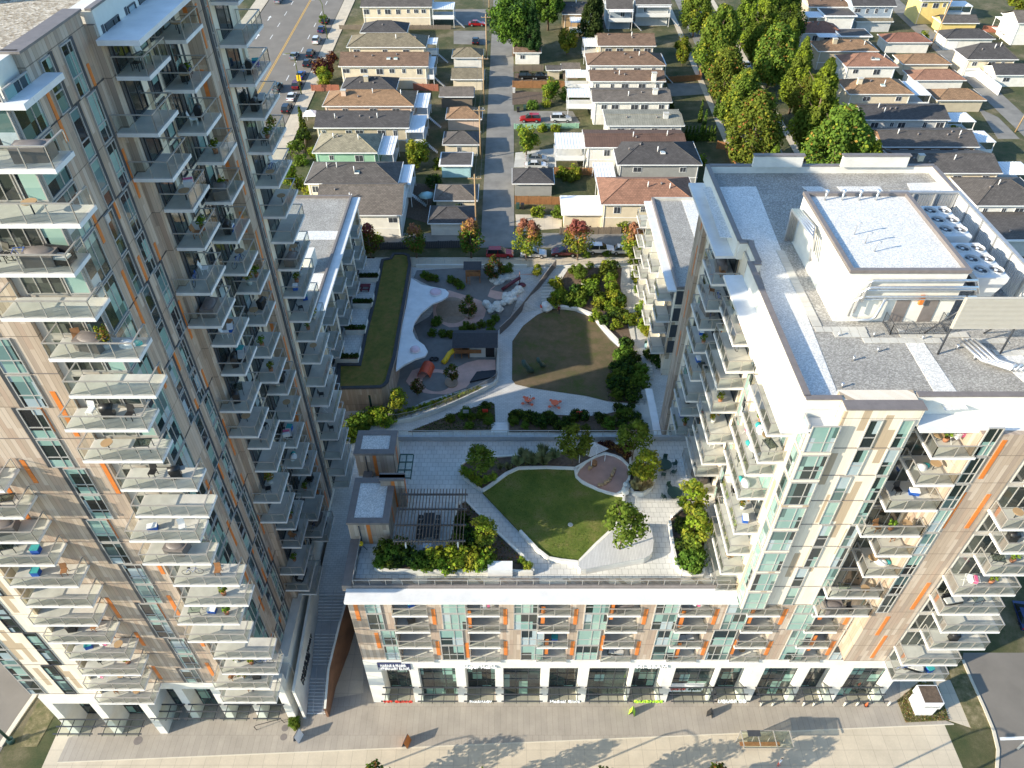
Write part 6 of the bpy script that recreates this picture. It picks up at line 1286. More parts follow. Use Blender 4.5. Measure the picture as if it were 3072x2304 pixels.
for i,(a,b,c) in enumerate(((555,330,'garden'),)):
    q=CR2([(525,325),(610,350),(635,310),(560,280)],7.8); tag(MB().prism(q,7.6,7.8,'slab_concrete').build('concrete_slab'),'bare concrete slab lying among the slope shrubs','slab')
o=boulder(0,0,0,1.1,99).build('boulder'); q=G(1500+300/2.16,700+480/2.16,5.6); o.location=(q[0],q[1],5.7); tag(o,'large pale boulder at the top left corner of the dry lawn','boulder')
# ================================================================ vehicles
for nm,c in (('paint_black',(.012,.013,.016)),('paint_white',(.78,.78,.78)),('paint_blue',(.02,.09,.35)),('paint_navy',(.015,.03,.12)),('paint_grey',(.28,.30,.32)),('paint_red',(.42,.015,.02)),('paint_maroon',(.13,.012,.02)),('paint_teal',(.02,.05,.055))):
    m,t,b=nodes(nm); b.inputs[0].default_value=(*c,1); b.inputs['Roughness'].default_value=.22; b.inputs['Coat Weight'].default_value=.7; b.inputs['Metallic'].default_value=.15
m,t,b=nodes('car_glass'); b.inputs[0].default_value=(.015,.02,.022,1); b.inputs['Roughness'].default_value=.05
flat('tyre',(.018,.018,.018),.8,.1,4); m,t,b=nodes('lamp_clear'); b.inputs[0].default_value=(.85,.85,.8,1); b.inputs['Roughness'].default_value=.1
m,t,b=nodes('lamp_red'); b.inputs[0].default_value=(.4,.01,.01,1); b.inputs['Roughness'].default_value=.2
CM={}
def car(label,p,rz,color,kind='sedan'):
    t=thing('parked_car',label,'car',p,None,rz); key=(color,kind)
    if key not in CM:
        L=2.3 if kind=='sedan' else 2.35; H=1.42 if kind=='sedan' else 1.72; wb=.9
        pr=[(-L,.35),(-L,.72),(-L+.15,.88),(-1.45,.95),(1.0,.93),(L-.35,.82),(L,.62),(L,.32)] if kind=='sedan' else [(-L,.38),(-L,.95),(-L+.1,1.05),(1.05,1.05),(L-.3,.92),(L,.68),(L,.35)]
        B=MB(); ws=lambda x:wb-.12*max(0,abs(x)-1.6)/.7; n=len(pr)
        for s in (-1,1): B.poly([(x,s*ws(x),z) for x,z in (pr if s<0 else pr[::-1])],color)
        for i in range(n): a,c=pr[i],pr[(i+1)%n]; B.poly([(a[0],-ws(a[0]),a[1]),(a[0],ws(a[0]),a[1]),(c[0],ws(c[0]),c[1]),(c[0],-ws(c[0]),c[1])],color)
        cb=[(-1.75,.93),(-1.15,H-.03),(.15,H),(1.0,.93)] if kind=='sedan' else [(-2.2,1.04),(-1.95,H-.04),(.2,H),(1.05,1.04)]
        tw=.64; R_=MB(); R_.poly([(cb[1][0],-tw,H),(cb[2][0],-tw,H+.01),(cb[2][0],tw,H+.01),(cb[1][0],tw,H)],color)
        W=MB()
        for a,c in ((0,1),(2,3)): wa=.82 if a==0 else tw; wc=tw if a==0 else .82; W.poly([(cb[a][0],-wa,cb[a][1]),(cb[a][0],wa,cb[a][1]),(cb[c][0],wc,cb[c][1]),(cb[c][0],-wc,cb[c][1])],'car_glass')
        for s in (-1,1): W.poly([(cb[0][0],s*.82,cb[0][1]),(cb[1][0],s*tw,cb[1][1]),(cb[2][0],s*tw,cb[2][1]),(cb[3][0],s*.82,cb[3][1])][::s],'car_glass')
        for q in (-.35,): 
            for s in (-1,1): R_.box(q-.04,q+.04,s*.735-.1,s*.735+.1,1.0,H-.05,color)
        whs=MB().tube([(0,-.1,0),(0,.1,0)],.33,'tyre',14); whs.tube([(0,-.105,0),(0,.105,0)],.19,'grey_metal',10)
        hl=MB().box(-.03,.03,-.18,.18,-.07,.07,'lamp_clear'); tl=MB().box(-.03,.03,-.16,.16,-.08,.08,'lamp_red')
        ds=[]
        for nm,b_ in (('body',B),('roof',R_),('window',W),('wheel',whs),('headlight',hl),('tail_light',tl)):
            o=b_.build(nm); ds.append(o.data); bpy.data.objects.remove(o)
        CM[key]=(ds,L,pr)
    ds,L,pr=CM[key]
    def pt(nm,d,loc=(0,0,0)): o=bpy.data.objects.new(nm,d); col.objects.link(o); o.parent=t; o.location=loc
    pt('body',ds[0]); pt('roof',ds[1]); pt('window',ds[2])
    for x in (-1.4,1.4):
        for y in (-.82,.82): pt('wheel',ds[3],(x,y,.33))
    for y in (-.6,.6): pt('headlight',ds[4],(L-.04,y,.66)); pt('tail_light',ds[5],(-L,y,.75 if kind=='sedan' else .9))
    return t
AV=[((490,135),'paint_black','sedan','black car parked at the kerb of the avenue, farthest of the row'),((465,190),'paint_navy','sedan','dark blue car parked on the avenue below the farthest black car'),((433,262),'paint_white','suv','white car parked on the avenue beside the plum tree'),((395,350),'paint_black','suv','black sport utility car parked on the avenue below the white one'),((372,408),'paint_black','sedan','black sedan parked on the avenue behind the yellow sign post'),((288,362),'paint_grey','sedan','silver grey car driving on the avenue near the centre line'),((330,487),'paint_blue','sedan','bright blue car parked on the avenue beside the yellow sign'),((305,552),'paint_maroon','suv','dark maroon sport utility car parked on the avenue'),((180,568),'paint_teal','suv','dark teal car driving on the avenue beside the balconies'),((272,627),'paint_white','sedan','white car parked on the avenue between two dark ones'),((240,705),'paint_black','suv','black van like car parked on the avenue, nearest of the row'),((185,3),'paint_grey','sedan','grey car at the very top of the avenue')]
for (a,b),c,k,lb in AV: q=GS(750+a/2.16,b/2.16,.5); car(lb,(q[0],q[1],zg(q[1])+.02),R(90),c,k)
for a,b,c,k,lb in ((1080,547,'paint_red','suv','red car parked on the rear street left of the lane mouth maple'),(1152,546,'paint_white','sedan','white car half hidden under the maple right of the lane mouth'),(1219,543,'paint_maroon','sedan','maroon car parked on the rear street between two maples'),(1297,538,'paint_white','suv','white sport utility car parked on the rear street before the carport'),(1347,539,'paint_white','sedan','white sedan with dark windows on the rear street by the right wing')):
    q=G(a*1.3888,b*1.3888+6,9.2); car(lb,(q[0],q[1],8.96),R(0 if c!='paint_maroon' else 180),c,k)
for o_,a,b,c,k,rz,lb in ((A,1470,155,'paint_red','sedan',0,'bright red car parked in a yard beside the lane at the top'),(A,1462,265,'paint_black','sedan',90,'dark car parked between garages beside the lane'),(Bo,180,497,'paint_black','suv',0,'black car parked behind the iron fence near the orange board fence'),(Bo,270,497,'paint_black','sedan',0,'second dark car beside the small shed'),(Bo,195,773,'paint_red','suv',180,'red sport utility car on the driveway right of the lane'),(Bo,395,772,'paint_white','suv',0,'white car with roof load beside the red one'),(Bo,240,1030,'paint_grey','sedan',0,'dark grey car parked below the round leafy tree'),(Bo,235,1073,'paint_white','sedan',0,'white car parked behind the grey garage'),(Dd,240,1035,'paint_black','suv',95,'black car on the tree lined street under the orange tree'),(Dd,290,1135,'paint_grey','suv',95,'silver pickup like car on the tree lined street near the parapet'),(Bo,1660,1075,'paint_white','sedan',90,'white car on the left side of the tree lined street'),(Bo,1310,210,'paint_grey','sedan',80,'grey car between the trunks at the top of the tree lined street'),(Bo,1590,420,'paint_white','sedan',90,'white car glimpsed between the street trees'),(Dd,60,790,'paint_grey','suv',90,'silver car under the trees in the middle of the tree lined street')):
    q=GS(o_[0]+a/2.16,o_[1]+b/2.16,.5); car(lb,(q[0],q[1],zg(q[1])+.03),R(rz),c,k)
q=G(3066,1840,.5); car('dark blue car on the side street at the right edge of the picture',(q[0],q[1],.02),R(80),'paint_navy','sedan')
# ================================================================ poles, wires, lamps
def upole(x,y,label,h=11,arm=2.4,lean=0):
    z=zg(y); t=thing('utility_pole',label,'utility pole',(x,y,z)); MB().tube([(0,0,-.3),(lean,0,h)],[.17,.12],'w_tan',8).build('pole',t)
    MB().box(lean-arm/2,lean+arm/2,-.06,.06,h-.9,h-.75,'w_tan').build('crossarm',t)
    for i in range(4): MB().cyl(lean-arm/2+.15+i*(arm-.3)/3,0,h-.75,h-.55,.06,'grey_metal',6).build('insulator',t)
    return (x+lean,y,z+h-.6)
PT=[upole(-6.5,y,'timber utility pole with crossarm beside the lane, %s'%w_) for y,w_ in ((119.5,'nearest to the rear street'),(146,'second from the rear street'),(172,'third from the rear street'),(198,'fourth from the rear street'),(230,'far one near the top edge'))]
MB().cyl(-6.1,172,zg(172)+7.6,zg(172)+8.6,.28,'white_metal',10).build('transformer',bpy.data.objects['utility_pole.002'])
t=thing('power_lines','thin dark power lines strung between the lane poles','power lines'); 
for i in range(3):
    B=MB(); dx=-1+i*1.0
    for a,b in zip(PT,PT[1:]):
        B.tube([(a[0]+dx,a[1]+(b[1]-a[1])*s,a[2]+(b[2]-a[2])*s-1.1*4*s*(1-s)) for s in (0,.2,.4,.6,.8,1)],.022,'dark_frame',4,False)
    B.build('wire',t)
P3=[upole(110.5,y,'tall utility pole beside the right lane, %s'%w_,13,2,1.2) for y,w_ in ((158,'at the garage row'),(205,'toward the top edge'),(132,'nearest the parapet'))]
def lamp(x,y,z,label,h,arm,m='green_metal',d=(1,0),name='street_lamp'):
    t=thing(name,label,'street lamp',(x,y,z)); MB().tube([(0,0,0),(0,0,h-1.2),(d[0]*arm*.15,d[1]*arm*.15,h-.3),(d[0]*arm*.5,d[1]*arm*.5,h),(d[0]*arm,d[1]*arm,h-.15)],[.11,.08,.07,.06,.05],m,8).build('pole',t)
    MB().box(d[0]*arm-.4,d[0]*arm+.4,d[1]*arm-.16,d[1]*arm+.16,h-.3,h-.14,'grey_metal').build('lamp_head',t); return t
lamp(-50.0,177,zg(177),'green street lamp with yellow banner on the avenue beside the blue car',9.5,2.2,'lf_mid',(-1,0)); MB().box(-.5,.5,-.03,.03,3.2,4.6,'slide_yellow').build('banner',bpy.data.objects['street_lamp'])
lamp(-50.0,212,zg(212),'green street lamp at the kerb near the farthest parked cars',10,2.2,'lf_mid',(-1,0))
lamp(-2.2,26.0,0,'curved street lamp on the front pavement before the middle of the podium',9,2.4,'green_metal',(.3,-1)); lamp(-25,25.4,0,'curved street lamp on the front pavement before the left tower',9,2.4,'green_metal',(.3,-1))
lamp(29.2,25.9,0,'green curved lamp and signal mast near the bus shelter',9.1,3.2,'green_metal',(.75,-.3)); 
lamp(52.5,31.6,0,'pale street lamp at the kerb of the right side street',8.6,1.4,'white_metal',(.8,.3))
t=thing('signal_mast','traffic signal mast at the front right corner, out beyond the pavement edge','traffic signal',(38,26,0)); MB().tube([(0,0,0),(0,0,7.2),(1.5,.2,7.9),(8.5,.6,8.2)],[.14,.11,.09,.06],'green_metal',8).build('pole',t)
for x in (3.6,6.2): MB().box(x,x+.9,.3,.7,7.0,8.0,'black_plastic').build('signal_head',t)
for x,y,lb in ((-13.2,27.0,'left'),(-3.5,26.6,'middle left'),(9.4,26.6,'middle right'),(19.5,26.9,'right')):
    plant('small_d',(x,y,0),1.45,'thin street tree of the front pavement, %s one, its shadow on the paving'%lb)
q=G(40,2205,0); t=thing('green_mast','green pole base with broad shadow at the lower left street corner','pole',(-52.3,32.3,0)); MB().tube([(0,0,0),(0,0,7)],[.16,.1],'green_metal',8).build('pole',t); MB().cyl(0,0,0,.6,.35,'green_metal',10).build('base',t)
# ================================================================ street furniture
def aboard(px,py,m,label,w_=.62,h=1.05,s=None):
    q=G(px,py,0); t=thing('sandwich_board',label,'sandwich board',(q[0],q[1],.004),None,R(70))
    for sg in (-1,1): MB().poly([(-w_/2,sg*.32,0),(w_/2,sg*.32,0),(w_/2,sg*.03,h),(-w_/2,sg*.03,h)][::sg],m).poly([(-w_/2,sg*.30,0),(-w_/2,sg*.01,h),(w_/2,sg*.01,h),(w_/2,sg*.30,0)][::sg],'dark_frame').build('panel',t)
    MB().box(-w_/2,w_/2,-.035,.035,h,h+.03,'dark_frame').build('hinge',t)
Z1=lambda a,b:(750+a/2.16,1536+b/2.16)
aboard(*Z1(1015,1500),'orange_panel','orange and dark sandwich board standing alone on the open pavement',1.0,1.25); aboard(*Z1(315,1465),'white_metal','white sandwich board near the manhole covers and the hedge point',1.0,1.3)
aboard(1500+855/2.16,1536+1303/2.16,'lime','green and white sandwich board below the lime shop lettering'); aboard(1500+1358/2.16,1536+1315/2.16,'black_plastic','black and white sandwich board before the liquor shop')
for i,a in enumerate((20,95,295,360,560,640,845)):
    q=G(2272+a/2.16,1536+1255/2.16,0); tag(MB().cyl(q[0],q[1],0,.85,.11,'slab_concrete',10).build('bollard'),'short concrete bollard before the shops, %s from the left'%('first','second','third','fourth','fifth','sixth','seventh')[i],'bollard','concrete bollards before the shops')
q=G(2272+705/2.16,1536+1253/2.16,0); t=thing('traffic_cone','orange red traffic cone near the last bollards','traffic cone',(q[0],q[1],0)); MB().cyl(0,0,.04,.7,.16,'table_red',12,.03).build('cone',t); MB().box(-.22,.22,-.22,.22,0,.04,'black_plastic').build('base',t)
q=G(770,2190,0); q2=G(870,2165,0)
t=thing('bicycle_rack','black hoop bicycle rack beside the two manhole covers','bicycle rack',(0,0,0)); MB().tube([(q[0],q[1],0),(q[0]-.1,q[1],.8),(q[0]+.1,q[1]+.1,.9),(q2[0]-.8,q2[1]-.1,.9),(q2[0]-.6,q2[1]-.1,0)],.035,'black_plastic',6).build('hoop',t)
for k_ in range(9):
    q=G(750+(300-(k_%3)*14)/2.16,1536+(1390-k_*7)/2.16,.2); plant('sh_g',(q[0],q[1],0),.42,'clipped shrub of the pointed hedge at the foot of the stair wall','pointed hedge at the stair wall')
q=G(2272+1075/2.16,1536+1320/2.16,0); t=thing('planter_kiosk','white square column box with open soil top at the flower bed','planter',(q[0],q[1],0)); MB().box(-.9,.9,0,1.8,0,1.7,'white_metal').build('lower_box',t); MB().box(-1.05,1.05,-.1,1.9,1.78,3.1,'white_metal').build('upper_box',t); MB().box(-.95,.95,0,1.8,3.1,3.12,'soil').build('soil',t); MB().box(-.93,.93,-.03,1.83,1.7,1.78,'black_plastic').build('seam',t)
text(t,'lettering','SOUTHEAST',-.75,-.11,2.2,.3,'grey_metal',1.5)
t=thing('bus_shelter','glass bus shelter with thin frame and dark solar panel at the bottom edge','bus shelter'); a=G(2228,2225,2.6); b=G(2375,2225,2.6); x0,x1,y1=a[0],b[0],a[1]+1.0
MB().poly([(x0,y1-1.6,2.6),(x1,y1-1.6,2.6),(x1,y1,2.75),(x0,y1,2.75)],'canopy_glass').build('roof',t); B=MB()
for x in (x0,x0+(x1-x0)/3,x0+(x1-x0)*2/3,x1): B.box(x-.04,x+.04,y1-1.6,y1,2.76,2.84,'rail_aluminium').box(x-.04,x+.04,y1-.08,y1,0,2.75,'rail_aluminium')
B.box(x0,x1,y1-1.62,y1-1.54,2.52,2.6,'rail_aluminium').box(x0,x1,y1+.01,y1+.07,2.68,2.76,'rail_aluminium'); B.build('frame',t); MB().poly([(x0,y1-.02,.2),(x1,y1-.02,.2),(x1,y1-.02,2.6),(x0,y1-.02,2.6)],'balcony_glass').build('glass_panel',t)
MB().box(x0+.6,x0+1.9,y1-.6,y1,2.86,2.95,'dark_frame').build('solar_panel',t); MB().box(x0+.3,x1-.5,y1-.55,y1-.15,.4,.46,'timber_brown').build('bench',t)
for (a,b,lb) in ((1330,955,'white square parasol'),):
    pass
q=GS(750+1145/2.16,1262/2.16,2.2); t=thing('parasol','pale blue parasol open in the back yard behind the grey hip roofed house','parasol',(q[0],q[1],zg(q[1]))); MB().tube([(0,0,2.1),(0,0,2.7)],[1.6,.05],'w_aqua',8).build('canopy',t); MB().cyl(0,0,0,2.4,.04,'white_metal',6).build('pole',t)
q=GS(750+395/2.16,725/2.16,2.6); t=thing('party_tent','white square tent in the front yard beside the black gabled roof','tent',(q[0],q[1],zg(q[1]))); MB().poly([(-1.6,-1.6,2.2),(1.6,-1.6,2.2),(0,0,3.1)],'patio_white').poly([(1.6,-1.6,2.2),(1.6,1.6,2.2),(0,0,3.1)],'patio_white').poly([(1.6,1.6,2.2),(-1.6,1.6,2.2),(0,0,3.1)],'patio_white').poly([(-1.6,1.6,2.2),(-1.6,-1.6,2.2),(0,0,3.1)],'patio_white').build('canopy',t); B=MB(); [B.box(x-.04,x+.04,y-.04,y+.04,0,2.2,'white_metal') for x in (-1.5,1.5) for y in (-1.5,1.5)]; B.build('post',t)
for (o_,a,b,m,lb) in ((Bo,118,725,'black_plastic','black wheeled bin by the lane beside the bare yard'),(Bo,160,712,'green_metal','green wheeled bin by the lane beside the bare yard'),(Bo,115,1350,'green_metal','green wheeled bin in the yard below the grey garage'),(Bo,145,1352,'black_plastic','black wheeled bin in the yard below the grey garage'),(Bo,90,600,'w_palegrey','pale wheeled bin below the orange board fence')):
    q=GS(o_[0]+a/2.16,o_[1]+b/2.16,0); t=thing('wheeled_bin',lb,'bin',(q[0],q[1],zg(q[1]))); MB().box(-.3,.3,-.35,.35,.05,1.0,m).build('body',t); MB().box(-.33,.33,-.38,.38,1.0,1.07,m).build('lid',t)
# ================================================================ people
flat('skin',(.50,.30,.20),.6,.03); flat('hair_dark',(.03,.02,.015),.7,.1); flat('cloth_white',(.75,.75,.75),.9,.05); flat('cloth_dark',(.03,.03,.04),.9,.1); flat('cloth_maroon',(.16,.03,.04),.9,.1); flat('cloth_red',(.6,.08,.05),.9,.1); flat('cloth_denim',(.06,.09,.16),.9,.1)
def person(label,loc,rz,shirt,trous,pose='stand'):
    if pose=='sit': J=dict(p=(0,0,.5),c=(0,.06,.85),n=(0,.1,1.05),h=(0,.06,1.22),t=(0,.04,1.34),hl=(.1,-.02,.48),hr=(-.1,-.02,.48),kl=(.13,-.42,.5),kr=(-.13,-.42,.5),al=(.13,-.42,.06),ar=(-.13,-.42,.06),sl=(.19,.08,.98),sr=(-.19,.08,.98),el=(.25,-.1,.76),er=(-.25,-.1,.76),wl=(.1,-.35,.8),wr=(-.1,-.35,.8))
    else: st=.16 if pose=='walk' else .02; J=dict(p=(0,0,.92),c=(0,0,1.25),n=(0,.02,1.47),h=(0,0,1.62),t=(0,0,1.74),hl=(.1,0,.88),hr=(-.1,0,.88),kl=(.11,-st,.48),kr=(-.11,st*.6,.48),al=(.11,-st*1.4,.06),ar=(-.11,st*1.8,.06),sl=(.19,0,1.40),sr=(-.19,0,1.40),el=(.25,st,1.12),er=(-.25,-st,1.12),wl=(.25,st*.8-.08,.86),wr=(-.25,-st*1.3-.08,.86))
    J['fl']=(J['al'][0],J['al'][1]-.17,.03); J['fr']=(J['ar'][0],J['ar'][1]-.17,.03)
    for s in 'lr':
        for i in range(4): J['g%s%d'%(s,i)]=(J['w'+s][0]+(i-1.5)*.022,J['w'+s][1]-.03,J['w'+s][2]-.10-.01*(i in (1,2)))
        J['g%s4'%s]=(J['w'+s][0]+(-.05 if s=='l' else .05),J['w'+s][1]-.05,J['w'+s][2]-.05)
    E=[('p','c'),('c','n'),('n','h'),('h','t'),('p','hl'),('p','hr'),('hl','kl'),('hr','kr'),('kl','al'),('kr','ar'),('al','fl'),('ar','fr'),('c','sl'),('c','sr'),('sl','el'),('sr','er'),('el','wl'),('er','wr')]+[('w'+s,'g%s%d'%(s,i)) for s in 'lr' for i in range(5)]
    rad=dict(p=.14,c=.14,n=.055,h=.095,t=.07,hl=.09,hr=.09,kl=.062,kr=.062,al=.04,ar=.04,fl=.035,fr=.035,sl=.06,sr=.06,el=.042,er=.042,wl=.028,wr=.028)
    ks=list(J); me=bpy.data.meshes.new('person'); me.from_pydata([J[k_] for k_ in ks],[(ks.index(a),ks.index(b)) for a,b in E],[]); o=bpy.data.objects.new('tmp',me); col.objects.link(o)
    sk=o.modifiers.new('s','SKIN'); sk.use_smooth_shade=True
    for i,k_ in enumerate(ks): r=rad.get(k_,.009); me.skin_vertices[0].data[i].radius=(r,r*.8 if k_ in 'pc' else r)
    me.skin_vertices[0].data[ks.index('p')].use_root=True; o.modifiers.new('d','SUBSURF').levels=1; o.modifiers['d'].render_levels=1
    bpy.context.view_layer.update(); m2=bpy.data.meshes.new_from_object(o.evaluated_get(bpy.context.evaluated_depsgraph_get())); bpy.data.objects.remove(o)
    m2.materials.clear()
    for m in ('skin',shirt,trous,'hair_dark'): m2.materials.append(mt(m))
    nz=J['n'][2]; pz=J['p'][2]; tz=J['t'][2]
    for p in m2.polygons:
        c=p.center; p.material_index=0
        if c.z>tz-.06 or (c.z>nz+.1 and c.y>J['h'][1]+.03): p.material_index=3
        elif c.z>nz: p.material_index=0
        elif c.z>pz-.02 and abs(c.x)<.3 and not (c.z<J['wl'][2]+.06 and abs(c.x)>.2): p.material_index=1
        elif c.z<=pz and abs(c.x)<.2 : p.material_index=2
    o=bpy.data.objects.new('person',m2); col.objects.link(o); o.location=loc; o.rotation_euler=(0,0,rz)
    f=MB(); 
    for sx_ in (-.032,.032): f.dome(sx_,J['h'][1]-.088,J['h'][2]+.01,.012,.008,.01,'black_plastic',6,2,True)
    f.dome(0,J['h'][1]-.105,J['h'][2]-.02,.014,.02,.022,'skin',6,2,True); f.box(-.028,.028,J['h'][1]-.094,J['h'][1]-.082,J['h'][2]-.065,J['h'][2]-.055,'cloth_maroon'); f.build('face',o)
    return tag(o,label,'person')
q=G(1500+195/2.16,700+1078/2.16,5.7); person('person in white shirt seated at the left red cafe table',(q[0],q[1],5.2),R(-20),'cloth_white','cloth_dark','sit')
q=GC(1500+380/2.16,700+522/2.16); person('person in dark maroon clothes standing at the top edge of the dry lawn',(q[0],q[1],5.26),R(20),'cloth_maroon','cloth_dark')
q=G(1500+265/2.16,700+508/2.16,5.3); person('person in red and white beside the large pale boulder',(q[0],q[1],5.26),R(120),'cloth_red','cloth_white')
q=GS(750+218/2.16,890/2.16,0); person('pedestrian in black walking on the avenue pavement below the balconies',(q[0],q[1],zg(q[1])+.1),R(170),'cloth_dark','cloth_dark','walk')
q=G(2272+135/2.16,1536+1640/2.16,0); person('person in white and red waiting beside the bus shelter',(q[0],q[1],0),R(40),'cloth_white','cloth_red')
# ================================================================ things on the balconies
for nm,c in (('cloth_blue',(.02,.10,.42)),('cloth_teal',(.04,.35,.36)),('cloth_pink',(.65,.12,.25)),('wicker',(.33,.22,.12)),('terracotta_pot',(.40,.17,.09))): flat(nm,c,.8,.15,4)
PR={}
def proto(key,name,cat,parts):
    t=thing(name,'x',cat,(0,-520,0))
    for nm,b in parts: b.build(nm,t)
    register(t); PR[key]=t
def legs(w,d,h,m): return [('leg',MB().box(x-.02,x+.02,y-.02,y+.02,0,h,m)) for x in (-w,w) for y in (-d,d)]
def chp(m): return [('seat',MB().box(-.24,.24,-.24,.24,.42,.47,m)),('backrest',MB().poly([(-.24,.2,.47),(.24,.2,.47),(.24,.34,.95),(-.24,.34,.95)],m).box(-.24,.24,.33,.36,.6,.98,m))]+legs(.21,.21,.42,m)
proto('chair_w','balcony_chair','chair',chp('white_metal')); proto('chair_b','balcony_chair','chair',chp('black_plastic')); proto('chair_t','balcony_chair','chair',chp('timber_brown'))
proto('table','balcony_table','table',[('table_top',MB().cyl(0,0,.68,.72,.38,'w_tan',16)),('leg',MB().cyl(0,0,0,.68,.04,'dark_frame',6))])
proto('table_g','balcony_table','table',[('table_top',MB().box(-.5,.5,-.35,.35,.68,.72,'canopy_glass').box(-.52,.52,-.37,-.33,.66,.73,'dark_frame').box(-.52,.52,.33,.37,.66,.73,'dark_frame'))]+legs(.45,.3,.68,'dark_frame'))
proto('sofa','outdoor_sofa','sofa',[('seat',MB().box(-.8,.8,-.35,.35,.1,.42,'black_plastic')),('cushion',MB().box(-.75,-.02,-.33,.2,.42,.55,'w_palegrey')),('cushion',MB().box(.02,.75,-.33,.2,.42,.55,'w_palegrey')),('backrest',MB().box(-.8,.8,.35,.45,.1,.85,'black_plastic'))])
proto('bbq','barbecue','barbecue',[('cart',MB().box(-.35,.35,-.25,.25,.1,.8,'black_plastic')),('lid',MB().tube([(-.38,0,.82),(.38,0,.82)],.27,'black_plastic',10)),('shelf',MB().box(.38,.7,-.2,.2,.76,.8,'grey_metal'))])
cr=MB(); crown(cr,0,0,.75,.38,.38,.42,160,.09,['lf_green','lf_mid','lf_bright'],3,8,.45); proto('plant','potted_plant','plant',[('pot',MB().cyl(0,0,0,.38,.17,'terracotta_pot',10,.22)),('foliage',cr)])
cr=MB(); crown(cr,0,0,1.05,.42,.42,.7,220,.1,['lf_green','lf_orange','lf_yellow'],5,10,.45); proto('plant_t','potted_plant','plant',[('pot',MB().cyl(0,0,0,.4,.2,'w_palegrey',10,.24)),('foliage',cr)])
proto('cooler','cooler_box','cooler',[('body',MB().box(-.35,.35,-.22,.22,0,.36,'cloth_blue')),('lid',MB().box(-.36,.36,-.23,.23,.36,.45,'letter_white'))])
proto('bin','storage_tub','tub',[('body',MB().box(-.3,.3,-.25,.25,0,.5,'cloth_blue')),('lid',MB().box(-.32,.32,-.27,.27,.5,.56,'cloth_teal'))])
rk=MB(); [rk.tube([(-.5+i*.1,-.3,.9),(-.5+i*.1,.3,.9)],.012,'white_metal',4,False) for i in range(11)]; rk.tube([(-.5,-.3,0),(-.5,.3,.9),(.5,.3,.9),(.5,-.3,0)],.018,'white_metal',4,False).tube([(-.5,.3,0),(-.5,-.3,.9),(.5,-.3,.9),(.5,.3,0)],.018,'white_metal',4,False)
proto('rack','drying_rack','rack',[('frame',rk),('towel',MB().box(-.3,.0,-.31,.31,.5,.92,'cloth_white')),('towel',MB().box(.1,.35,-.31,.31,.6,.93,'cloth_pink'))])
bk=MB(); 
for x in (-.5,.5): bk.tube([(x+.33*math.cos(a*.5236),0,.33+.33*math.sin(a*.5236)) for a in range(13)],.02,'black_plastic',5,False,False)
bf=MB().tube([(-.5,0,.33),(-.15,0,.8),(.4,0,.82),(.5,0,.33)],.018,'cloth_blue',5,False).tube([(-.15,0,.8),(0,0,.33),(.4,0,.82)],.018,'cloth_blue',5,False).tube([(.4,-.25,.95),(.4,.25,.95)],.015,'black_plastic',4,False)
proto('bike','bicycle','bicycle',[('wheel',bk),('frame',bf),('saddle',MB().box(-.28,-.05,-.06,.06,.88,.93,'black_plastic'))])
proto('bag','heap_of_laundry','laundry',[('cloth',MB().dome(0,0,0,.55,.35,.4,'cloth_white',9,4).dome(.5,.2,0,.35,.25,.25,'cloth_teal',8,3))])
proto('cover','covered_furniture','furniture cover',[('cover',MB().prism([(-.8,-.5),(.8,-.5),(.9,.5),(-.85,.5)],0,.75,'coping_brown').dome(0,0,.75,.75,.45,.12,'coping_brown',10,3))])
NAMES=dict(chair_w='white chair',chair_b='black chair',chair_t='slatted timber chair',table='round wooden table',table_g='small glass table',sofa='dark cushioned sofa',bbq='black barbecue',plant='clay potted plant',plant_t='tall orange green plant',cooler='blue cooler box',bin='blue storage tub',rack='white drying rack',bike='blue bicycle',bag='cloth heap',cover='brown covered furniture')
ORD=['top','second','third','fourth','fifth','sixth','seventh','eighth','ninth','tenth','eleventh','twelfth','thirteenth','fourteenth','fifteenth','sixteenth','seventeenth','eighteenth','nineteenth','lowest']
usedp=set()
def put(key,p,rz,label):
    r=PR[key]
    if key not in usedp: usedp.add(key); r.location=p; r.rotation_euler=(0,0,rz); r['label']=label
    else: dup(r,p,rz,1,label)
st={}
for (n,x0,x1,y0,y1,z) in BLIST:
    if n==T.name: k='front corner stack' if y0<34 and x0>-30 else 'far front left stack' if y0<34 else 'first inner side stack' if y0<46 else 'second inner side stack' if y0<54 else 'third inner side stack'
    elif n==K.name: k='corner stack' if x0>33 else 'front stack' if x0>25 else 'sunny side stack' if y0<45 else 'middle side stack' if y0<55 else 'far side stack'
    elif n==P_.name: k='bay %d'%(int((x0+12)/6.6))
    else: continue
    st.setdefault((n,k),[]).append((z,x0,x1,y0,y1))
rb=random.Random(11)
KINDS=['chair_w','chair_b','chair_t','table','table_g','sofa','bbq','plant','plant_t','cooler','bin','rack','bike','bag','cover','plant','chair_b','table']
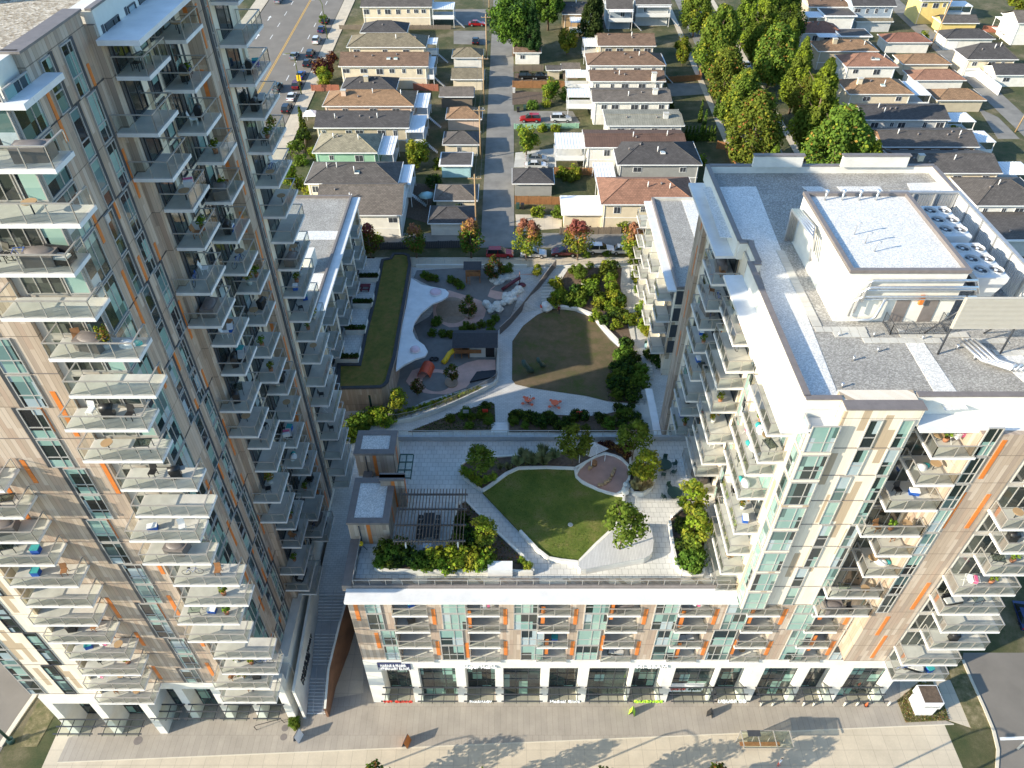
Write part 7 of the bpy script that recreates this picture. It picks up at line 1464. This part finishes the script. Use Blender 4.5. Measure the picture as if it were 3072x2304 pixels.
for (n,k),l in st.items():
    l.sort(reverse=True)
    bn={T.name:'left tower',K.name:'right block',P_.name:'podium'}[n]
    for i,(z,x0,x1,y0,y1) in enumerate(l):
        m=rb.choice((0,1,2,2,3,4)) if n!=P_.name else rb.choice((0,0,1,1)); used=set()
        if n==K.name and k.startswith('far'): m=min(m,2)
        slots=3 if x1-x0<3.5 and y1-y0<4 else 5
        ks=[]
        for q in range(m):
            c=rb.choice(KINDS)
            if c not in used: used.add(c); ks.append(c)
        for q,c in enumerate(ks):
            f=(q+.5+rb.uniform(-.15,.15))/max(1,len(ks))
            if (x1-x0)>(y1-y0): p=(x0+.6+(x1-x0-1.2)*f,(y0+y1)/2+rb.uniform(-.05,.3),z); rz=rb.uniform(-.4,.4)
            else: p=((x0+x1)/2+rb.uniform(-.2,.2),y0+.7+(y1-y0-1.4)*f,z); rz=R(90)+rb.uniform(-.4,.4)
            o=ORD[min(i,19)]
            if k.startswith('bay'): lb='%s on the %s balcony of podium column %s from the left'%(NAMES[c],o,('one','two','three','four','five','six','seven')[min(6,max(0,int(k[4:])))])
            else: lb='%s on the %s balcony of the %s %s'%(NAMES[c],o,bn,k)
            put(c,p,rz,lb)
for k,o in PR.items():
    if k not in usedp:
        for c in DUPKIDS[o.name]: bpy.data.objects.remove(c)
        bpy.data.objects.remove(o)
for k,o in list(P.items()):
    if k not in USED:
        for c in DUPKIDS[o.name]: bpy.data.objects.remove(c)
        bpy.data.objects.remove(o)
# a picnic table set on the red terrace of the left wing
q=G(750+750/2.16,700+360/2.16,9.4); t=thing('picnic_table','dark red picnic table on a ground terrace of the left wing','table',(q[0],q[1],9.36)); MB().box(-.8,.8,-.4,.4,.7,.76,'cloth_maroon').build('table_top',t)
for s in (-1,1): MB().box(-.8,.8,s*.75-.14,s*.75+.14,.42,.47,'cloth_maroon').build('bench',t); MB().box(s*.6-.05,s*.6+.05,-.8,.8,0,.42,'cloth_maroon').build('leg',t)
# drains and short vents on the right roof
for i,(a,b) in enumerate(((522,670),(750,670),(620,825),(775,770),(1065,690),(1290,752),(1400,820),(545,1000))):
    q=G(2272+a/2.16,700+b/2.16,ZR); tag(MB().cyl(q[0],q[1],ZR+.03,ZR+.38,.07,'silver_pipe',8).cyl(q[0],q[1],ZR+.38,ZR+.42,.11,'silver_pipe',8).build('short_vent'),'short silver vent pipe on the gravel roof, %s one'%('first by the left pavers','second by the guardrail','lone mid gravel','upper middle','beside the white strip','right of the white strip','far right','nearest the front parapet')[i],'roof vent','short vents on the right roof')
flush_windows()
